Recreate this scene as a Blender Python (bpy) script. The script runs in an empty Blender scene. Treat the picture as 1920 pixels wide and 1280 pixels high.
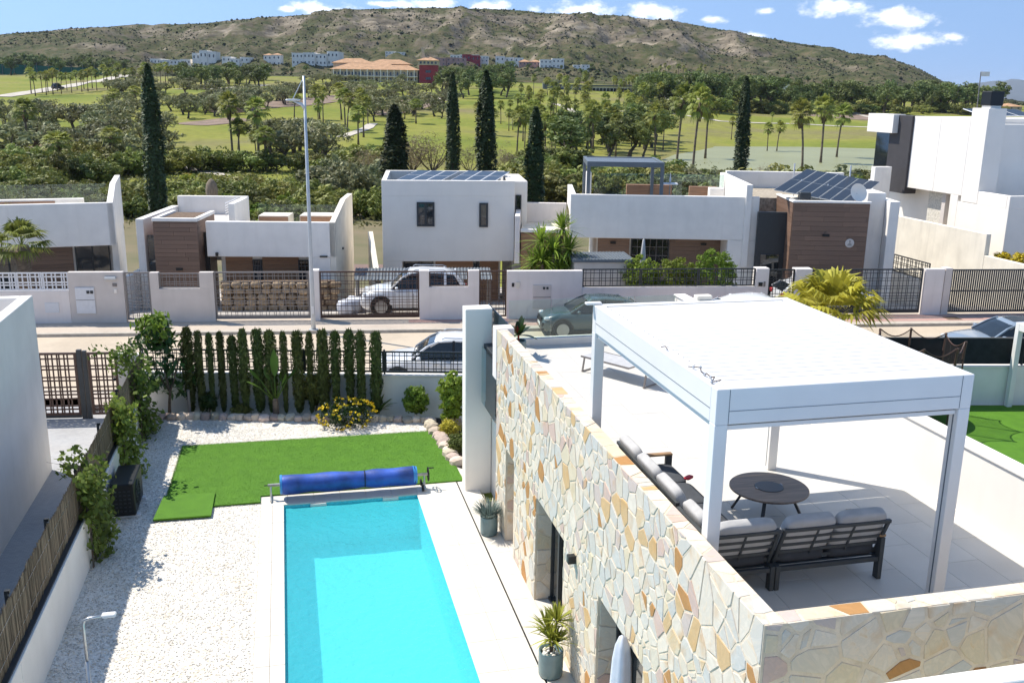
import bpy, bmesh, math, random
import numpy as np
from mathutils import Vector, Matrix
PI = math.pi
rnd = random.Random(7)
nrg = np.random.default_rng(11)
scene = bpy.context.scene
COL = scene.collection

# ------------------------------------------------------------------ camera
CAMF, YAW, PITCH, ROLL, CH = 1791.35, 0.23386, 0.25408, 0.014567, 9.0
_cy, _sy, _cp, _sp = math.cos(YAW), math.sin(YAW), math.cos(PITCH), math.sin(PITCH)
FW = Vector((_sy*_cp, _cy*_cp, -_sp)); _r = Vector((_cy, -_sy, 0)); _u = _r.cross(FW)
CR = math.cos(ROLL)*_r + math.sin(ROLL)*_u
CU = -math.sin(ROLL)*_r + math.cos(ROLL)*_u
cam_data = bpy.data.cameras.new('camera'); cam = bpy.data.objects.new('camera', cam_data); COL.objects.link(cam)
cam_data.sensor_width = 36.0; cam_data.sensor_fit = 'HORIZONTAL'; cam_data.lens = CAMF/1920*36
cam_data.clip_start = 0.1; cam_data.clip_end = 40000
cam.matrix_world = Matrix(((CR.x, CU.x, -FW.x, 0), (CR.y, CU.y, -FW.y, 0), (CR.z, CU.z, -FW.z, CH), (0, 0, 0, 1)))
scene.camera = cam

# ------------------------------------------------------------------ light
SUN_EL, SUN_AZ = math.radians(54.3), math.radians(49.7)      # azimuth measured from +y towards -x
sun_dir = Vector((-math.sin(SUN_AZ)*math.cos(SUN_EL), math.cos(SUN_AZ)*math.cos(SUN_EL), math.sin(SUN_EL)))
sd = bpy.data.lights.new('sun', 'SUN'); sd.energy = 3.7; sd.angle = math.radians(0.53); sd.color = (1.0, 0.94, 0.84)
sun = bpy.data.objects.new('sun', sd); COL.objects.link(sun)
sun.rotation_euler = sun_dir.to_track_quat('Z', 'Y').to_euler(); sun.location = (-30, 30, 60)
scene.view_settings.view_transform = 'Standard'; scene.view_settings.look = 'None'
scene.view_settings.exposure = 0.82; scene.view_settings.gamma = 1.0
scene.view_settings.use_curve_mapping = False
scene.cycles.max_bounces = 8; scene.cycles.transparent_max_bounces = 16
scene.cycles.caustics_reflective = False; scene.cycles.caustics_refractive = False

def ray(px, py): return FW + (px-960)/CAMF*CR - (py-640)/CAMF*CU
def at(px, py, z=0.0):
    d = ray(px, py); t = (z-CH)/d.z; return Vector((t*d.x, t*d.y, z))
def atd(px, py, Y):
    d = ray(px, py); t = Y/d.y; return Vector((t*d.x, Y, CH+t*d.z))
def atx(px, py, X):
    d = ray(px, py); t = X/d.x; return Vector((X, t*d.y, CH+t*d.z))

world = bpy.data.worlds.new('World'); scene.world = world; world.use_nodes = True
def build_world():
    nt = world.node_tree; nt.nodes.clear(); N = nt.nodes.new; L = nt.links.new
    out = N('ShaderNodeOutputWorld'); bg = N('ShaderNodeBackground')
    sky = N('ShaderNodeTexSky'); sky.sky_type = 'NISHITA'; sky.sun_disc = False
    sky.sun_elevation = SUN_EL; sky.sun_rotation = -SUN_AZ
    sky.altitude = 600; sky.air_density = 1.0; sky.dust_density = 0.0; sky.ozone_density = 2.5
    tc0 = N('ShaderNodeTexCoord'); sp0 = N('ShaderNodeSeparateXYZ'); L(tc0.outputs['Generated'], sp0.inputs[0])
    zz = N('ShaderNodeMath'); zz.operation = 'MULTIPLY_ADD'; zz.inputs[1].default_value = .6; zz.inputs[2].default_value = .42; L(sp0.outputs['Z'], zz.inputs[0])
    cb0 = N('ShaderNodeCombineXYZ'); L(sp0.outputs['X'], cb0.inputs[0]); L(sp0.outputs['Y'], cb0.inputs[1]); L(zz.outputs[0], cb0.inputs[2])
    nm0 = N('ShaderNodeVectorMath'); nm0.operation = 'NORMALIZE'; L(cb0.outputs[0], nm0.inputs[0]); L(nm0.outputs['Vector'], sky.inputs['Vector'])    # clear dry air: little whitening towards the horizon
    # fair-weather cumulus: billowing noise in sky directions, kept to a low belt of sky
    tc = N('ShaderNodeTexCoord'); sep = N('ShaderNodeSeparateXYZ'); L(tc.outputs['Generated'], sep.inputs[0])
    mp = N('ShaderNodeMapping'); mp.inputs['Scale'].default_value = (1, 1, 3.2); L(tc.outputs['Generated'], mp.inputs[0])
    n1 = N('ShaderNodeTexNoise'); n1.inputs['Scale'].default_value = 7.0; n1.inputs['Detail'].default_value = 9; n1.inputs['Roughness'].default_value = 0.58
    L(mp.outputs[0], n1.inputs['Vector'])
    dens = None
    for (px, py, w, h) in CLOUDS:
        v = ray(px, py).normalized()
        tr = Vector((v.y, -v.x, 0)).normalized(); tu = tr.cross(v)
        dx = N('ShaderNodeVectorMath'); dx.operation = 'DOT_PRODUCT'; dx.inputs[1].default_value = tr/(w/CAMF); L(tc.outputs['Generated'], dx.inputs[0])
        dy = N('ShaderNodeVectorMath'); dy.operation = 'DOT_PRODUCT'; dy.inputs[1].default_value = tu/(h/CAMF); L(tc.outputs['Generated'], dy.inputs[0])
        fz = N('ShaderNodeVectorMath'); fz.operation = 'DOT_PRODUCT'; fz.inputs[1].default_value = v; L(tc.outputs['Generated'], fz.inputs[0])
        c = N('ShaderNodeCombineXYZ'); L(dx.outputs['Value'], c.inputs[0]); L(dy.outputs['Value'], c.inputs[1])
        ln = N('ShaderNodeVectorMath'); ln.operation = 'LENGTH'; L(c.outputs[0], ln.inputs[0])
        s = N('ShaderNodeMapRange'); s.inputs[1].default_value = 0.0; s.inputs[2].default_value = 1.25; s.inputs[3].default_value = 1.0; s.inputs[4].default_value = 0.0
        L(ln.outputs['Value'], s.inputs[0])
        gt = N('ShaderNodeMath'); gt.operation = 'GREATER_THAN'; gt.inputs[1].default_value = 0.5; L(fz.outputs['Value'], gt.inputs[0])
        ml = N('ShaderNodeMath'); ml.operation = 'MULTIPLY'; L(s.outputs[0], ml.inputs[0]); L(gt.outputs[0], ml.inputs[1])
        if dens is None: dens = ml.outputs[0]
        else:
            mx = N('ShaderNodeMath'); mx.operation = 'MAXIMUM'; L(dens, mx.inputs[0]); L(ml.outputs[0], mx.inputs[1]); dens = mx.outputs[0]
    mp2 = N('ShaderNodeMapping'); mp2.inputs['Scale'].default_value = (1, 1, 1.8); L(tc.outputs['Generated'], mp2.inputs[0])
    n2 = N('ShaderNodeTexNoise'); n2.inputs['Scale'].default_value = 38.0; n2.inputs['Detail'].default_value = 8; n2.inputs['Roughness'].default_value = 0.62
    L(mp2.outputs[0], n2.inputs['Vector'])
    ad = N('ShaderNodeMath'); ad.operation = 'MULTIPLY_ADD'; ad.inputs[1].default_value = 2.3; ad.inputs[2].default_value = -1.15; L(n2.outputs['Fac'], ad.inputs[0])
    sm = N('ShaderNodeMath'); sm.operation = 'ADD'; L(dens, sm.inputs[0]); L(ad.outputs[0], sm.inputs[1])
    cov = N('ShaderNodeMapRange'); cov.interpolation_type = 'SMOOTHSTEP'; cov.inputs[1].default_value = 0.2; cov.inputs[2].default_value = 0.9; cov.inputs[4].default_value = 0.92
    L(sm.outputs[0], cov.inputs[0])
    gd = N('ShaderNodeMath'); gd.operation = 'GREATER_THAN'; gd.inputs[1].default_value = 0.01; L(dens, gd.inputs[0])
    cv = N('ShaderNodeMath'); cv.operation = 'MULTIPLY'; L(cov.outputs[0], cv.inputs[0]); L(gd.outputs[0], cv.inputs[1])
    mix = N('ShaderNodeMix'); mix.data_type = 'RGBA'; hsv = N('ShaderNodeHueSaturation'); hsv.inputs['Saturation'].default_value = 0.9; hsv.inputs['Value'].default_value = 1.0
    tin = N('ShaderNodeMix'); tin.data_type = 'RGBA'; tin.blend_type = 'MULTIPLY'; tin.inputs[0].default_value = 1; tin.inputs[7].default_value = (.90, 1.0, 1.0, 1); L(sky.outputs[0], tin.inputs[6]); L(tin.outputs[2], hsv.inputs['Color'])
    L(cv.outputs[0], mix.inputs[0]); L(hsv.outputs[0], mix.inputs[6])
    mix.inputs[7].default_value = (6.4, 6.5, 6.8, 1)
    L(mix.outputs[2], bg.inputs[0]); bg.inputs[1].default_value = 0.135; L(bg.outputs[0], out.inputs[0])
CLOUDS = [(1565, 14, 62, 20), (1680, 38, 66, 22), (1722, 76, 72, 17), (1785, 71, 28, 9), (612, 18, 66, 14), (800, 8, 66, 13), (925, 12, 44, 12),
          (1070, 17, 98, 17), (1215, 26, 64, 17), (1440, 22, 26, 9), (1335, 38, 30, 8), (1415, 67, 34, 8), (540, 18, 16, 7), (730, 8, 40, 6)]
build_world()

# ------------------------------------------------------------------ objects
def thing(name, label, cat, loc=(0, 0, 0), rz=0.0, group=None):
    o = bpy.data.objects.new(name, None); COL.objects.link(o); o.empty_display_size = 0.2
    o.location = loc; o.rotation_euler = (0, 0, rz)
    return tag(o, label, cat, group)
def tag(o, label=None, cat=None, group=None, kind=None):
    if label: o['label'] = label
    if cat: o['category'] = cat
    if group: o['group'] = group
    if kind: o['kind'] = kind
    return o
def link(name, me, parent=None, loc=None, rz=None, scale=None):
    o = bpy.data.objects.new(name, me); COL.objects.link(o)
    if parent is not None: o.parent = parent
    if loc is not None: o.location = loc
    if rz is not None: o.rotation_euler = (0, 0, rz) if not hasattr(rz, '__len__') else rz
    if scale is not None: o.scale = scale if hasattr(scale, '__len__') else (scale,)*3
    return o
def copy_tree(o, parent=None):
    c = o.copy(); COL.objects.link(c); c.parent = parent
    for ch in o.children: copy_tree(ch, c)
    return c

class MB:
    def __init__(self): self.v = []; self.f = []; self.m = []; self.mi = 0
    def add(self, vs, fs, M=None):
        b = len(self.v)
        if M is not None: vs = [M @ Vector(p) for p in vs]
        self.v.extend([tuple(p) for p in vs]); self.f.extend([tuple(i+b for i in q) for q in fs]); self.m.extend([self.mi]*len(fs))
        return self
    def box(self, x0, x1, y0, y1, z0, z1, b=0.0, M=None):
        if x0 > x1: x0, x1 = x1, x0
        if y0 > y1: y0, y1 = y1, y0
        if z0 > z1: z0, z1 = z1, z0
        if b <= 0:
            return self.add([(x0,y0,z0),(x1,y0,z0),(x1,y1,z0),(x0,y1,z0),(x0,y0,z1),(x1,y0,z1),(x1,y1,z1),(x0,y1,z1)],
                            [(0,3,2,1),(4,5,6,7),(0,1,5,4),(1,2,6,5),(2,3,7,6),(3,0,4,7)], M)
        b = min(b, (x1-x0)*.45, (y1-y0)*.45, (z1-z0)*.45)
        vs = []; idx = {}
        X = ((x0, x0+b), (x1, x1-b)); Y = ((y0, y0+b), (y1, y1-b)); Z = ((z0, z0+b), (z1, z1-b))
        for i in (0, 1):
            for j in (0, 1):
                for k in (0, 1):
                    idx[i,j,k,'x'] = len(vs); vs.append((X[i][0], Y[j][1], Z[k][1]))
                    idx[i,j,k,'y'] = len(vs); vs.append((X[i][1], Y[j][0], Z[k][1]))
                    idx[i,j,k,'z'] = len(vs); vs.append((X[i][1], Y[j][1], Z[k][0]))
        fs = []
        def q(*a): fs.append(tuple(idx[t] for t in a))
        for s in (0, 1):
            o = (lambda l: l if s else l[::-1])
            q(*o([(s,0,0,'x'),(s,1,0,'x'),(s,1,1,'x'),(s,0,1,'x')]))
            q(*o([(0,s,0,'y'),(0,s,1,'y'),(1,s,1,'y'),(1,s,0,'y')]))
            q(*o([(0,0,s,'z'),(1,0,s,'z'),(1,1,s,'z'),(0,1,s,'z')]))
        for a in (0, 1):
            for c in (0, 1):
                o = (lambda l: l if (a == c) else l[::-1])
                q(*o([(a,c,0,'y'),(a,c,0,'x'),(a,c,1,'x'),(a,c,1,'y')][::-1]))
                q(*o([(a,0,c,'x'),(a,0,c,'z'),(a,1,c,'z'),(a,1,c,'x')][::-1]))
                q(*o([(0,a,c,'z'),(0,a,c,'y'),(1,a,c,'y'),(1,a,c,'z')][::-1]))
        for i in (0, 1):
            for j in (0, 1):
                for k in (0, 1):
                    t = [(i,j,k,'x'),(i,j,k,'y'),(i,j,k,'z')]
                    q(*(t if (i+j+k) % 2 else t[::-1]))
        return self.add(vs, fs, M)
    def obox(self, c, dims, rz=0.0, b=0.0):
        M = Matrix.Translation(Vector(c)) @ Matrix.Rotation(rz, 4, 'Z')
        x, y, z = [d/2 for d in dims]; return self.box(-x, x, -y, y, -z, z, b, M)
    def bar(self, p0, p1, w, h, b=0.0):
        p0, p1 = Vector(p0), Vector(p1); d = p1-p0; L = d.length; d.normalize()
        up = Vector((0,0,1)) if abs(d.z) < .99 else Vector((0,1,0))
        s = d.cross(up).normalized(); u = s.cross(d)
        M = Matrix(((d.x,s.x,u.x,p0.x),(d.y,s.y,u.y,p0.y),(d.z,s.z,u.z,p0.z),(0,0,0,1)))
        return self.box(0, L, -w/2, w/2, -h/2, h/2, b, M)
    def tube(self, pts, radii, n=8, cap=True):
        pts = [Vector(p) for p in pts]
        if not hasattr(radii, '__len__'): radii = [radii]*len(pts)
        vs = []; fs = []; prev = None
        for i, p in enumerate(pts):
            d = (pts[min(i+1, len(pts)-1)] - pts[max(i-1, 0)]).normalized()
            if prev is None:
                a = Vector((0,0,1)) if abs(d.z) < .9 else Vector((1,0,0)); s = d.cross(a).normalized()
            else: s = (prev - d*prev.dot(d)).normalized()
            prev = s; t = d.cross(s)
            for k in range(n):
                a = 2*PI*k/n; vs.append(p + radii[i]*(math.cos(a)*s + math.sin(a)*t))
        for i in range(len(pts)-1):
            for k in range(n):
                fs.append((i*n+k, i*n+(k+1) % n, (i+1)*n+(k+1) % n, (i+1)*n+k))
        if cap: fs.append(tuple(range(n))[::-1]); fs.append(tuple((len(pts)-1)*n+k for k in range(n)))
        return self.add(vs, fs)
    def lathe(self, prof, n=24, c=(0,0,0), cap=True):
        vs = []; fs = []
        for r, z in prof:
            for k in range(n):
                a = 2*PI*k/n; vs.append((c[0]+r*math.cos(a), c[1]+r*math.sin(a), c[2]+z))
        for i in range(len(prof)-1):
            for k in range(n):
                fs.append((i*n+k, i*n+(k+1) % n, (i+1)*n+(k+1) % n, (i+1)*n+k))
        if cap: fs.append(tuple(range(n))[::-1]); fs.append(tuple((len(prof)-1)*n+k for k in range(n)))
        return self.add(vs, fs)
    def prism(self, poly, z0, z1):
        n = len(poly); vs = [(x, y, z0) for x, y in poly] + [(x, y, z1) for x, y in poly]
        fs = [tuple(range(n))[::-1], tuple(range(n, 2*n))] + [(i, (i+1) % n, n+(i+1) % n, n+i) for i in range(n)]
        return self.add(vs, fs)
    def ell(self, c, r, n=12, m=8, M=None):
        vs = [(c[0], c[1], c[2]-r[2])]; fs = []
        for i in range(1, m):
            a = -PI/2 + PI*i/m
            for k in range(n):
                b = 2*PI*k/n; vs.append((c[0]+r[0]*math.cos(a)*math.cos(b), c[1]+r[1]*math.cos(a)*math.sin(b), c[2]+r[2]*math.sin(a)))
        vs.append((c[0], c[1], c[2]+r[2])); T = len(vs)-1
        for k in range(n): fs.append((0, 1+(k+1) % n, 1+k)); fs.append((T, 1+(m-2)*n+k, 1+(m-2)*n+(k+1) % n))
        for i in range(m-2):
            for k in range(n): fs.append((1+i*n+k, 1+i*n+(k+1) % n, 1+(i+1)*n+(k+1) % n, 1+(i+1)*n+k))
        return self.add(vs, fs, M)
    def pillow(self, c, dims, e=5.0, n=20, m=12, M=None):
        vs = []; fs = []
        def sg(v, p): return math.copysign(abs(v)**p, v)
        p = 2.0/e
        for i in range(m+1):
            a = -PI/2 + PI*i/m
            for k in range(n):
                b = 2*PI*(k+.5)/n
                vs.append((c[0]+dims[0]/2*sg(math.cos(a), p)*sg(math.cos(b), p), c[1]+dims[1]/2*sg(math.cos(a), p)*sg(math.sin(b), p), c[2]+dims[2]/2*sg(math.sin(a), p)))
        for i in range(m):
            for k in range(n): fs.append((i*n+k, i*n+(k+1) % n, (i+1)*n+(k+1) % n, (i+1)*n+k))
        return self.add(vs, fs, M)
    def mesh(self, name, mats, smooth=False):
        me = bpy.data.meshes.new(name); me.from_pydata(self.v, [], self.f)
        for m in (mats if isinstance(mats, (list, tuple)) else [mats]): me.materials.append(m)
        if any(self.m): me.polygons.foreach_set('material_index', self.m)
        if smooth: me.polygons.foreach_set('use_smooth', [True]*len(self.f))
        me.update(); return me
    def build(self, name, mats, parent=None, loc=None, rz=None, smooth=False):
        return link(name, self.mesh(name, mats, smooth), parent, loc, rz)

def np_mesh(name, V, quads=None, tris=None, mats=(), midx=None, smooth=False):
    V = np.asarray(V, dtype=np.float32).reshape(-1, 3); me = bpy.data.meshes.new(name)
    idx = []; tot = []
    if quads is not None and len(quads): q = np.asarray(quads, dtype=np.int32).reshape(-1, 4); idx.append(q.ravel()); tot.append(np.full(len(q), 4, np.int32))
    if tris is not None and len(tris): t = np.asarray(tris, dtype=np.int32).reshape(-1, 3); idx.append(t.ravel()); tot.append(np.full(len(t), 3, np.int32))
    idx = np.concatenate(idx); tot = np.concatenate(tot); st = np.concatenate([[0], np.cumsum(tot)[:-1]]).astype(np.int32)
    me.vertices.add(len(V)); me.vertices.foreach_set('co', V.ravel())
    me.loops.add(len(idx)); me.loops.foreach_set('vertex_index', idx)
    me.polygons.add(len(tot)); me.polygons.foreach_set('loop_start', st); me.polygons.foreach_set('loop_total', tot)
    if midx is not None: me.polygons.foreach_set('material_index', np.asarray(midx, dtype=np.int32))
    if smooth: me.polygons.foreach_set('use_smooth', np.ones(len(tot), dtype=bool))
    for m in (mats if isinstance(mats, (list, tuple)) else [mats]): me.materials.append(m)
    me.update(calc_edges=True); me.validate(); return me

_cube = {}
def cube(name, mat, parent, c, dims, rz=None):
    """a bar or small block: shared unit mesh, sized by the object"""
    if mat.name not in _cube: _cube[mat.name] = MB().box(-.5, .5, -.5, .5, -.5, .5).mesh('block_'+mat.name, mat)
    return link(name, _cube[mat.name], parent, c, rz, dims)

# ------------------------------------------------------------------ materials
def pm(name, col, rough=.7, var=.12, scale=4.0, detail=4, bump=0.0, bscale=60, metal=0.0, spec=.4, objvar=0.0, isl=0.0, coat=0.0, translucent=0.0,
       col2=None, stretch=None, hue=0.0, stain=0.0, alpha=None):
    m = bpy.data.materials.new(name); m.use_nodes = True; nt = m.node_tree; N = nt.nodes.new; L = nt.links.new
    bs = nt.nodes['Principled BSDF']; out = nt.nodes['Material Output']
    bs.inputs['Roughness'].default_value = rough; bs.inputs['Metallic'].default_value = metal
    bs.inputs['Specular IOR Level'].default_value = spec; bs.inputs['Coat Weight'].default_value = coat
    tc = N('ShaderNodeTexCoord'); vec = tc.outputs['Object']
    if stretch:
        mp = N('ShaderNodeMapping'); mp.inputs['Scale'].default_value = stretch; L(vec, mp.inputs[0]); vec = mp.outputs[0]
    nz = N('ShaderNodeTexNoise'); nz.inputs['Scale'].default_value = scale; nz.inputs['Detail'].default_value = detail; L(vec, nz.inputs['Vector'])
    c2 = col2 if col2 else tuple(c*(1-2*var) for c in col)
    c1 = col if col2 else tuple(min(1, c*(1+var)) for c in col)
    rmp = N('ShaderNodeMapRange'); rmp.inputs[1].default_value = .32; rmp.inputs[2].default_value = .68; L(nz.outputs['Fac'], rmp.inputs[0])
    mix = N('ShaderNodeMix'); mix.data_type = 'RGBA'; mix.inputs[6].default_value = (*c1, 1); mix.inputs[7].default_value = (*c2, 1); L(rmp.outputs[0], mix.inputs[0])
    c = mix.outputs[2]
    if objvar or isl or hue:
        hs = N('ShaderNodeHueSaturation'); L(c, hs.inputs['Color'])
        src = None
        if objvar:
            oi = N('ShaderNodeObjectInfo'); mr = N('ShaderNodeMapRange'); mr.inputs[3].default_value = 1-objvar; mr.inputs[4].default_value = 1+objvar; L(oi.outputs['Random'], mr.inputs[0]); src = mr.outputs[0]
            if hue:
                w = N('ShaderNodeMath'); w.operation = 'MULTIPLY'; w.inputs[1].default_value = 7.31; L(oi.outputs['Random'], w.inputs[0])
                fr = N('ShaderNodeMath'); fr.operation = 'FRACT'; L(w.outputs[0], fr.inputs[0])
                mh = N('ShaderNodeMapRange'); mh.inputs[3].default_value = .5-hue; mh.inputs[4].default_value = .5+hue; L(fr.outputs[0], mh.inputs[0]); L(mh.outputs[0], hs.inputs['Hue'])
        if isl:
            ge = N('ShaderNodeNewGeometry'); mi = N('ShaderNodeMapRange'); mi.inputs[3].default_value = 1-isl; mi.inputs[4].default_value = 1+isl; L(ge.outputs['Random Per Island'], mi.inputs[0])
            if src is None: src = mi.outputs[0]
            else:
                mu = N('ShaderNodeMath'); mu.operation = 'MULTIPLY'; L(src, mu.inputs[0]); L(mi.outputs[0], mu.inputs[1]); src = mu.outputs[0]
        if src is not None: L(src, hs.inputs['Value'])
        c = hs.outputs[0]
    if stain:
        mp2 = N('ShaderNodeMapping'); mp2.inputs['Scale'].default_value = (2.2, 2.2, .25); L(tc.outputs['Object'], mp2.inputs[0])
        n2 = N('ShaderNodeTexNoise'); n2.inputs['Scale'].default_value = 1.7; n2.inputs['Detail'].default_value = 6; L(mp2.outputs[0], n2.inputs['Vector'])
        r2 = N('ShaderNodeMapRange'); r2.inputs[1].default_value = .52; r2.inputs[2].default_value = .8; r2.inputs[4].default_value = stain; L(n2.outputs['Fac'], r2.inputs[0])
        m2 = N('ShaderNodeMix'); m2.data_type = 'RGBA'; m2.inputs[7].default_value = (.34, .30, .24, 1); L(r2.outputs[0], m2.inputs[0]); L(c, m2.inputs[6]); c = m2.outputs[2]
    L(c, bs.inputs['Base Color'])
    if bump:
        nb = N('ShaderNodeTexNoise'); nb.inputs['Scale'].default_value = bscale; nb.inputs['Detail'].default_value = 5; L(vec, nb.inputs['Vector'])
        b = N('ShaderNodeBump'); b.inputs['Strength'].default_value = bump; b.inputs['Distance'].default_value = .02; L(nb.outputs['Fac'], b.inputs['Height']); L(b.outputs[0], bs.inputs['Normal'])
    if translucent:
        tr = N('ShaderNodeBsdfTranslucent'); L(c, tr.inputs[0]); ms = N('ShaderNodeMixShader'); ms.inputs[0].default_value = translucent
        L(bs.outputs[0], ms.inputs[1]); L(tr.outputs[0], ms.inputs[2]); L(ms.outputs[0], out.inputs[0])
    if alpha is not None:
        tp = N('ShaderNodeBsdfTransparent'); ms = N('ShaderNodeMixShader'); ms.inputs[0].default_value = alpha
        L(tp.outputs[0], ms.inputs[1]); L(bs.outputs[0], ms.inputs[2]); L(ms.outputs[0], out.inputs[0])
    return m

def glassy(name, tint, dark=0.0, rough=0.02, blend=.35):
    """thin pane: tinted see-through plus a mirror layer that grows at grazing angles"""
    m = bpy.data.materials.new(name); m.use_nodes = True; nt = m.node_tree; nt.nodes.clear(); N = nt.nodes.new; L = nt.links.new
    out = N('ShaderNodeOutputMaterial'); tp = N('ShaderNodeBsdfTransparent'); tp.inputs[0].default_value = (*tint, 1)
    gl = N('ShaderNodeBsdfGlossy'); gl.inputs['Roughness'].default_value = rough; gl.inputs[0].default_value = (.9, .95, 1, 1)
    fr = N('ShaderNodeFresnel'); fr.inputs[0].default_value = 1.45; ms = N('ShaderNodeMixShader')
    L(fr.outputs[0], ms.inputs[0]); L(tp.outputs[0], ms.inputs[1]); L(gl.outputs[0], ms.inputs[2])
    if dark:
        df = N('ShaderNodeBsdfDiffuse'); df.inputs[0].default_value = (.02, .025, .03, 1); m2 = N('ShaderNodeMixShader'); m2.inputs[0].default_value = dark
        L(tp.outputs[0], m2.inputs[1]); L(df.outputs[0], m2.inputs[2]); L(m2.outputs[0], ms.inputs[1])
    L(ms.outputs[0], out.inputs[0]); return m

def nodemat(name):
    m = bpy.data.materials.new(name); m.use_nodes = True; nt = m.node_tree
    return m, nt, nt.nodes['Principled BSDF'], nt.nodes.new, nt.links.new
def ramp(N, stops, interp='LINEAR'):
    r = N('ShaderNodeValToRGB'); e = r.color_ramp; e.interpolation = interp
    while len(e.elements) < len(stops): e.elements.new(.5)
    for el, (p, c) in zip(e.elements, stops): el.position = p; el.color = (*c, 1)
    return r

M = {}
M['plaster'] = pm('white_plaster', (.82, .785, .735), .85, .03, 1.5, bump=.12, bscale=90, stain=.10)
M['plaster_clean'] = pm('clean_plaster', (.84, .79, .72), .8, .02, 1.0, bump=.06, bscale=90, stain=.05)
M['plaster_cream'] = pm('cream_plaster', (.77, .71, .60), .85, .05, 1.2, bump=.1, bscale=90, stain=.25)
M['plaster_mauve'] = pm('mauve_plaster', (.63, .575, .53), .85, .04, 1.5, bump=.1, bscale=80, stain=.12)
M['plaster_pink'] = pm('warm_white_plaster', (.79, .73, .69), .85, .03, 1.5, bump=.1, bscale=80, stain=.12)
M['alu_white'] = pm('white_powder_coat', (.76, .74, .71), .35, .015, 2, spec=.5)
M['alu_dark'] = pm('anthracite_metal', (.035, .04, .045), .45, .05, 8)
M['bronze'] = pm('brown_metal', (.085, .045, .032), .5, .1, 8)
M['gate_grey'] = pm('taupe_metal', (.22, .20, .19), .5, .05, 8)
M['gate_white'] = pm('white_metal', (.7, .71, .73), .4, .03, 8)
M['black'] = pm('black_plastic', (.012, .013, .014), .45, .1, 20)
M['rubber'] = pm('tyre_rubber', (.018, .018, .018), .85, .1, 30)
M['steel'] = pm('galvanised_steel', (.52, .53, .54), .38, .06, 10, metal=.8)
M['lampgrey'] = pm('painted_lamp_steel', (.55, .57, .58), .4, .03, 6, metal=.2)
M['glass'] = glassy('clear_glass', (.86, .93, .91))
M['glass_green'] = glassy('greenish_glass', (.80, .87, .84))
M['window'] = pm('window_glass', (.02, .025, .03), .04, .1, 2, spec=.9)
M['carglass'] = pm('car_glass', (.012, .016, .018), .03, .1, 2, spec=.8)
M['wood_warm'] = None
def wood(name, a, b, sc=1.0, axis='z'):
    m, nt, bs, N, L = nodemat(name); tc = N('ShaderNodeTexCoord'); mp = N('ShaderNodeMapping')
    mp.inputs['Scale'].default_value = (1.2*sc, 1.2*sc, 26*sc); L(tc.outputs['Object'], mp.inputs[0])
    n = N('ShaderNodeTexNoise'); n.inputs['Scale'].default_value = 1.0; n.inputs['Detail'].default_value = 7; n.inputs['Roughness'].default_value = .65; L(mp.outputs[0], n.inputs['Vector'])
    r = ramp(N, [(.3, b), (.5, tuple((x+y)/2 for x, y in zip(a, b))), (.72, a)]); L(n.outputs['Fac'], r.inputs[0])
    hs = N('ShaderNodeHueSaturation'); oi = N('ShaderNodeObjectInfo'); mr = N('ShaderNodeMapRange'); mr.inputs[3].default_value = .85; mr.inputs[4].default_value = 1.15
    L(oi.outputs['Random'], mr.inputs[0]); L(mr.outputs[0], hs.inputs['Value']); L(r.outputs[0], hs.inputs['Color'])
    L(hs.outputs[0], bs.inputs['Base Color']); bs.inputs['Roughness'].default_value = .55; return m
M['wood_warm'] = wood('warm_wood_cladding', (.40, .22, .12), (.21, .11, .06))
M['wood_dark'] = wood('dark_wood_cladding', (.26, .16, .11), (.125, .075, .052))
M['wood_grey'] = wood('grey_brown_cladding', (.30, .19, .135), (.155, .10, .07))
M['teak'] = pm('oiled_teak', (.40, .24, .12), .5, .2, 3, stretch=(1, 1, 1))

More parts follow.
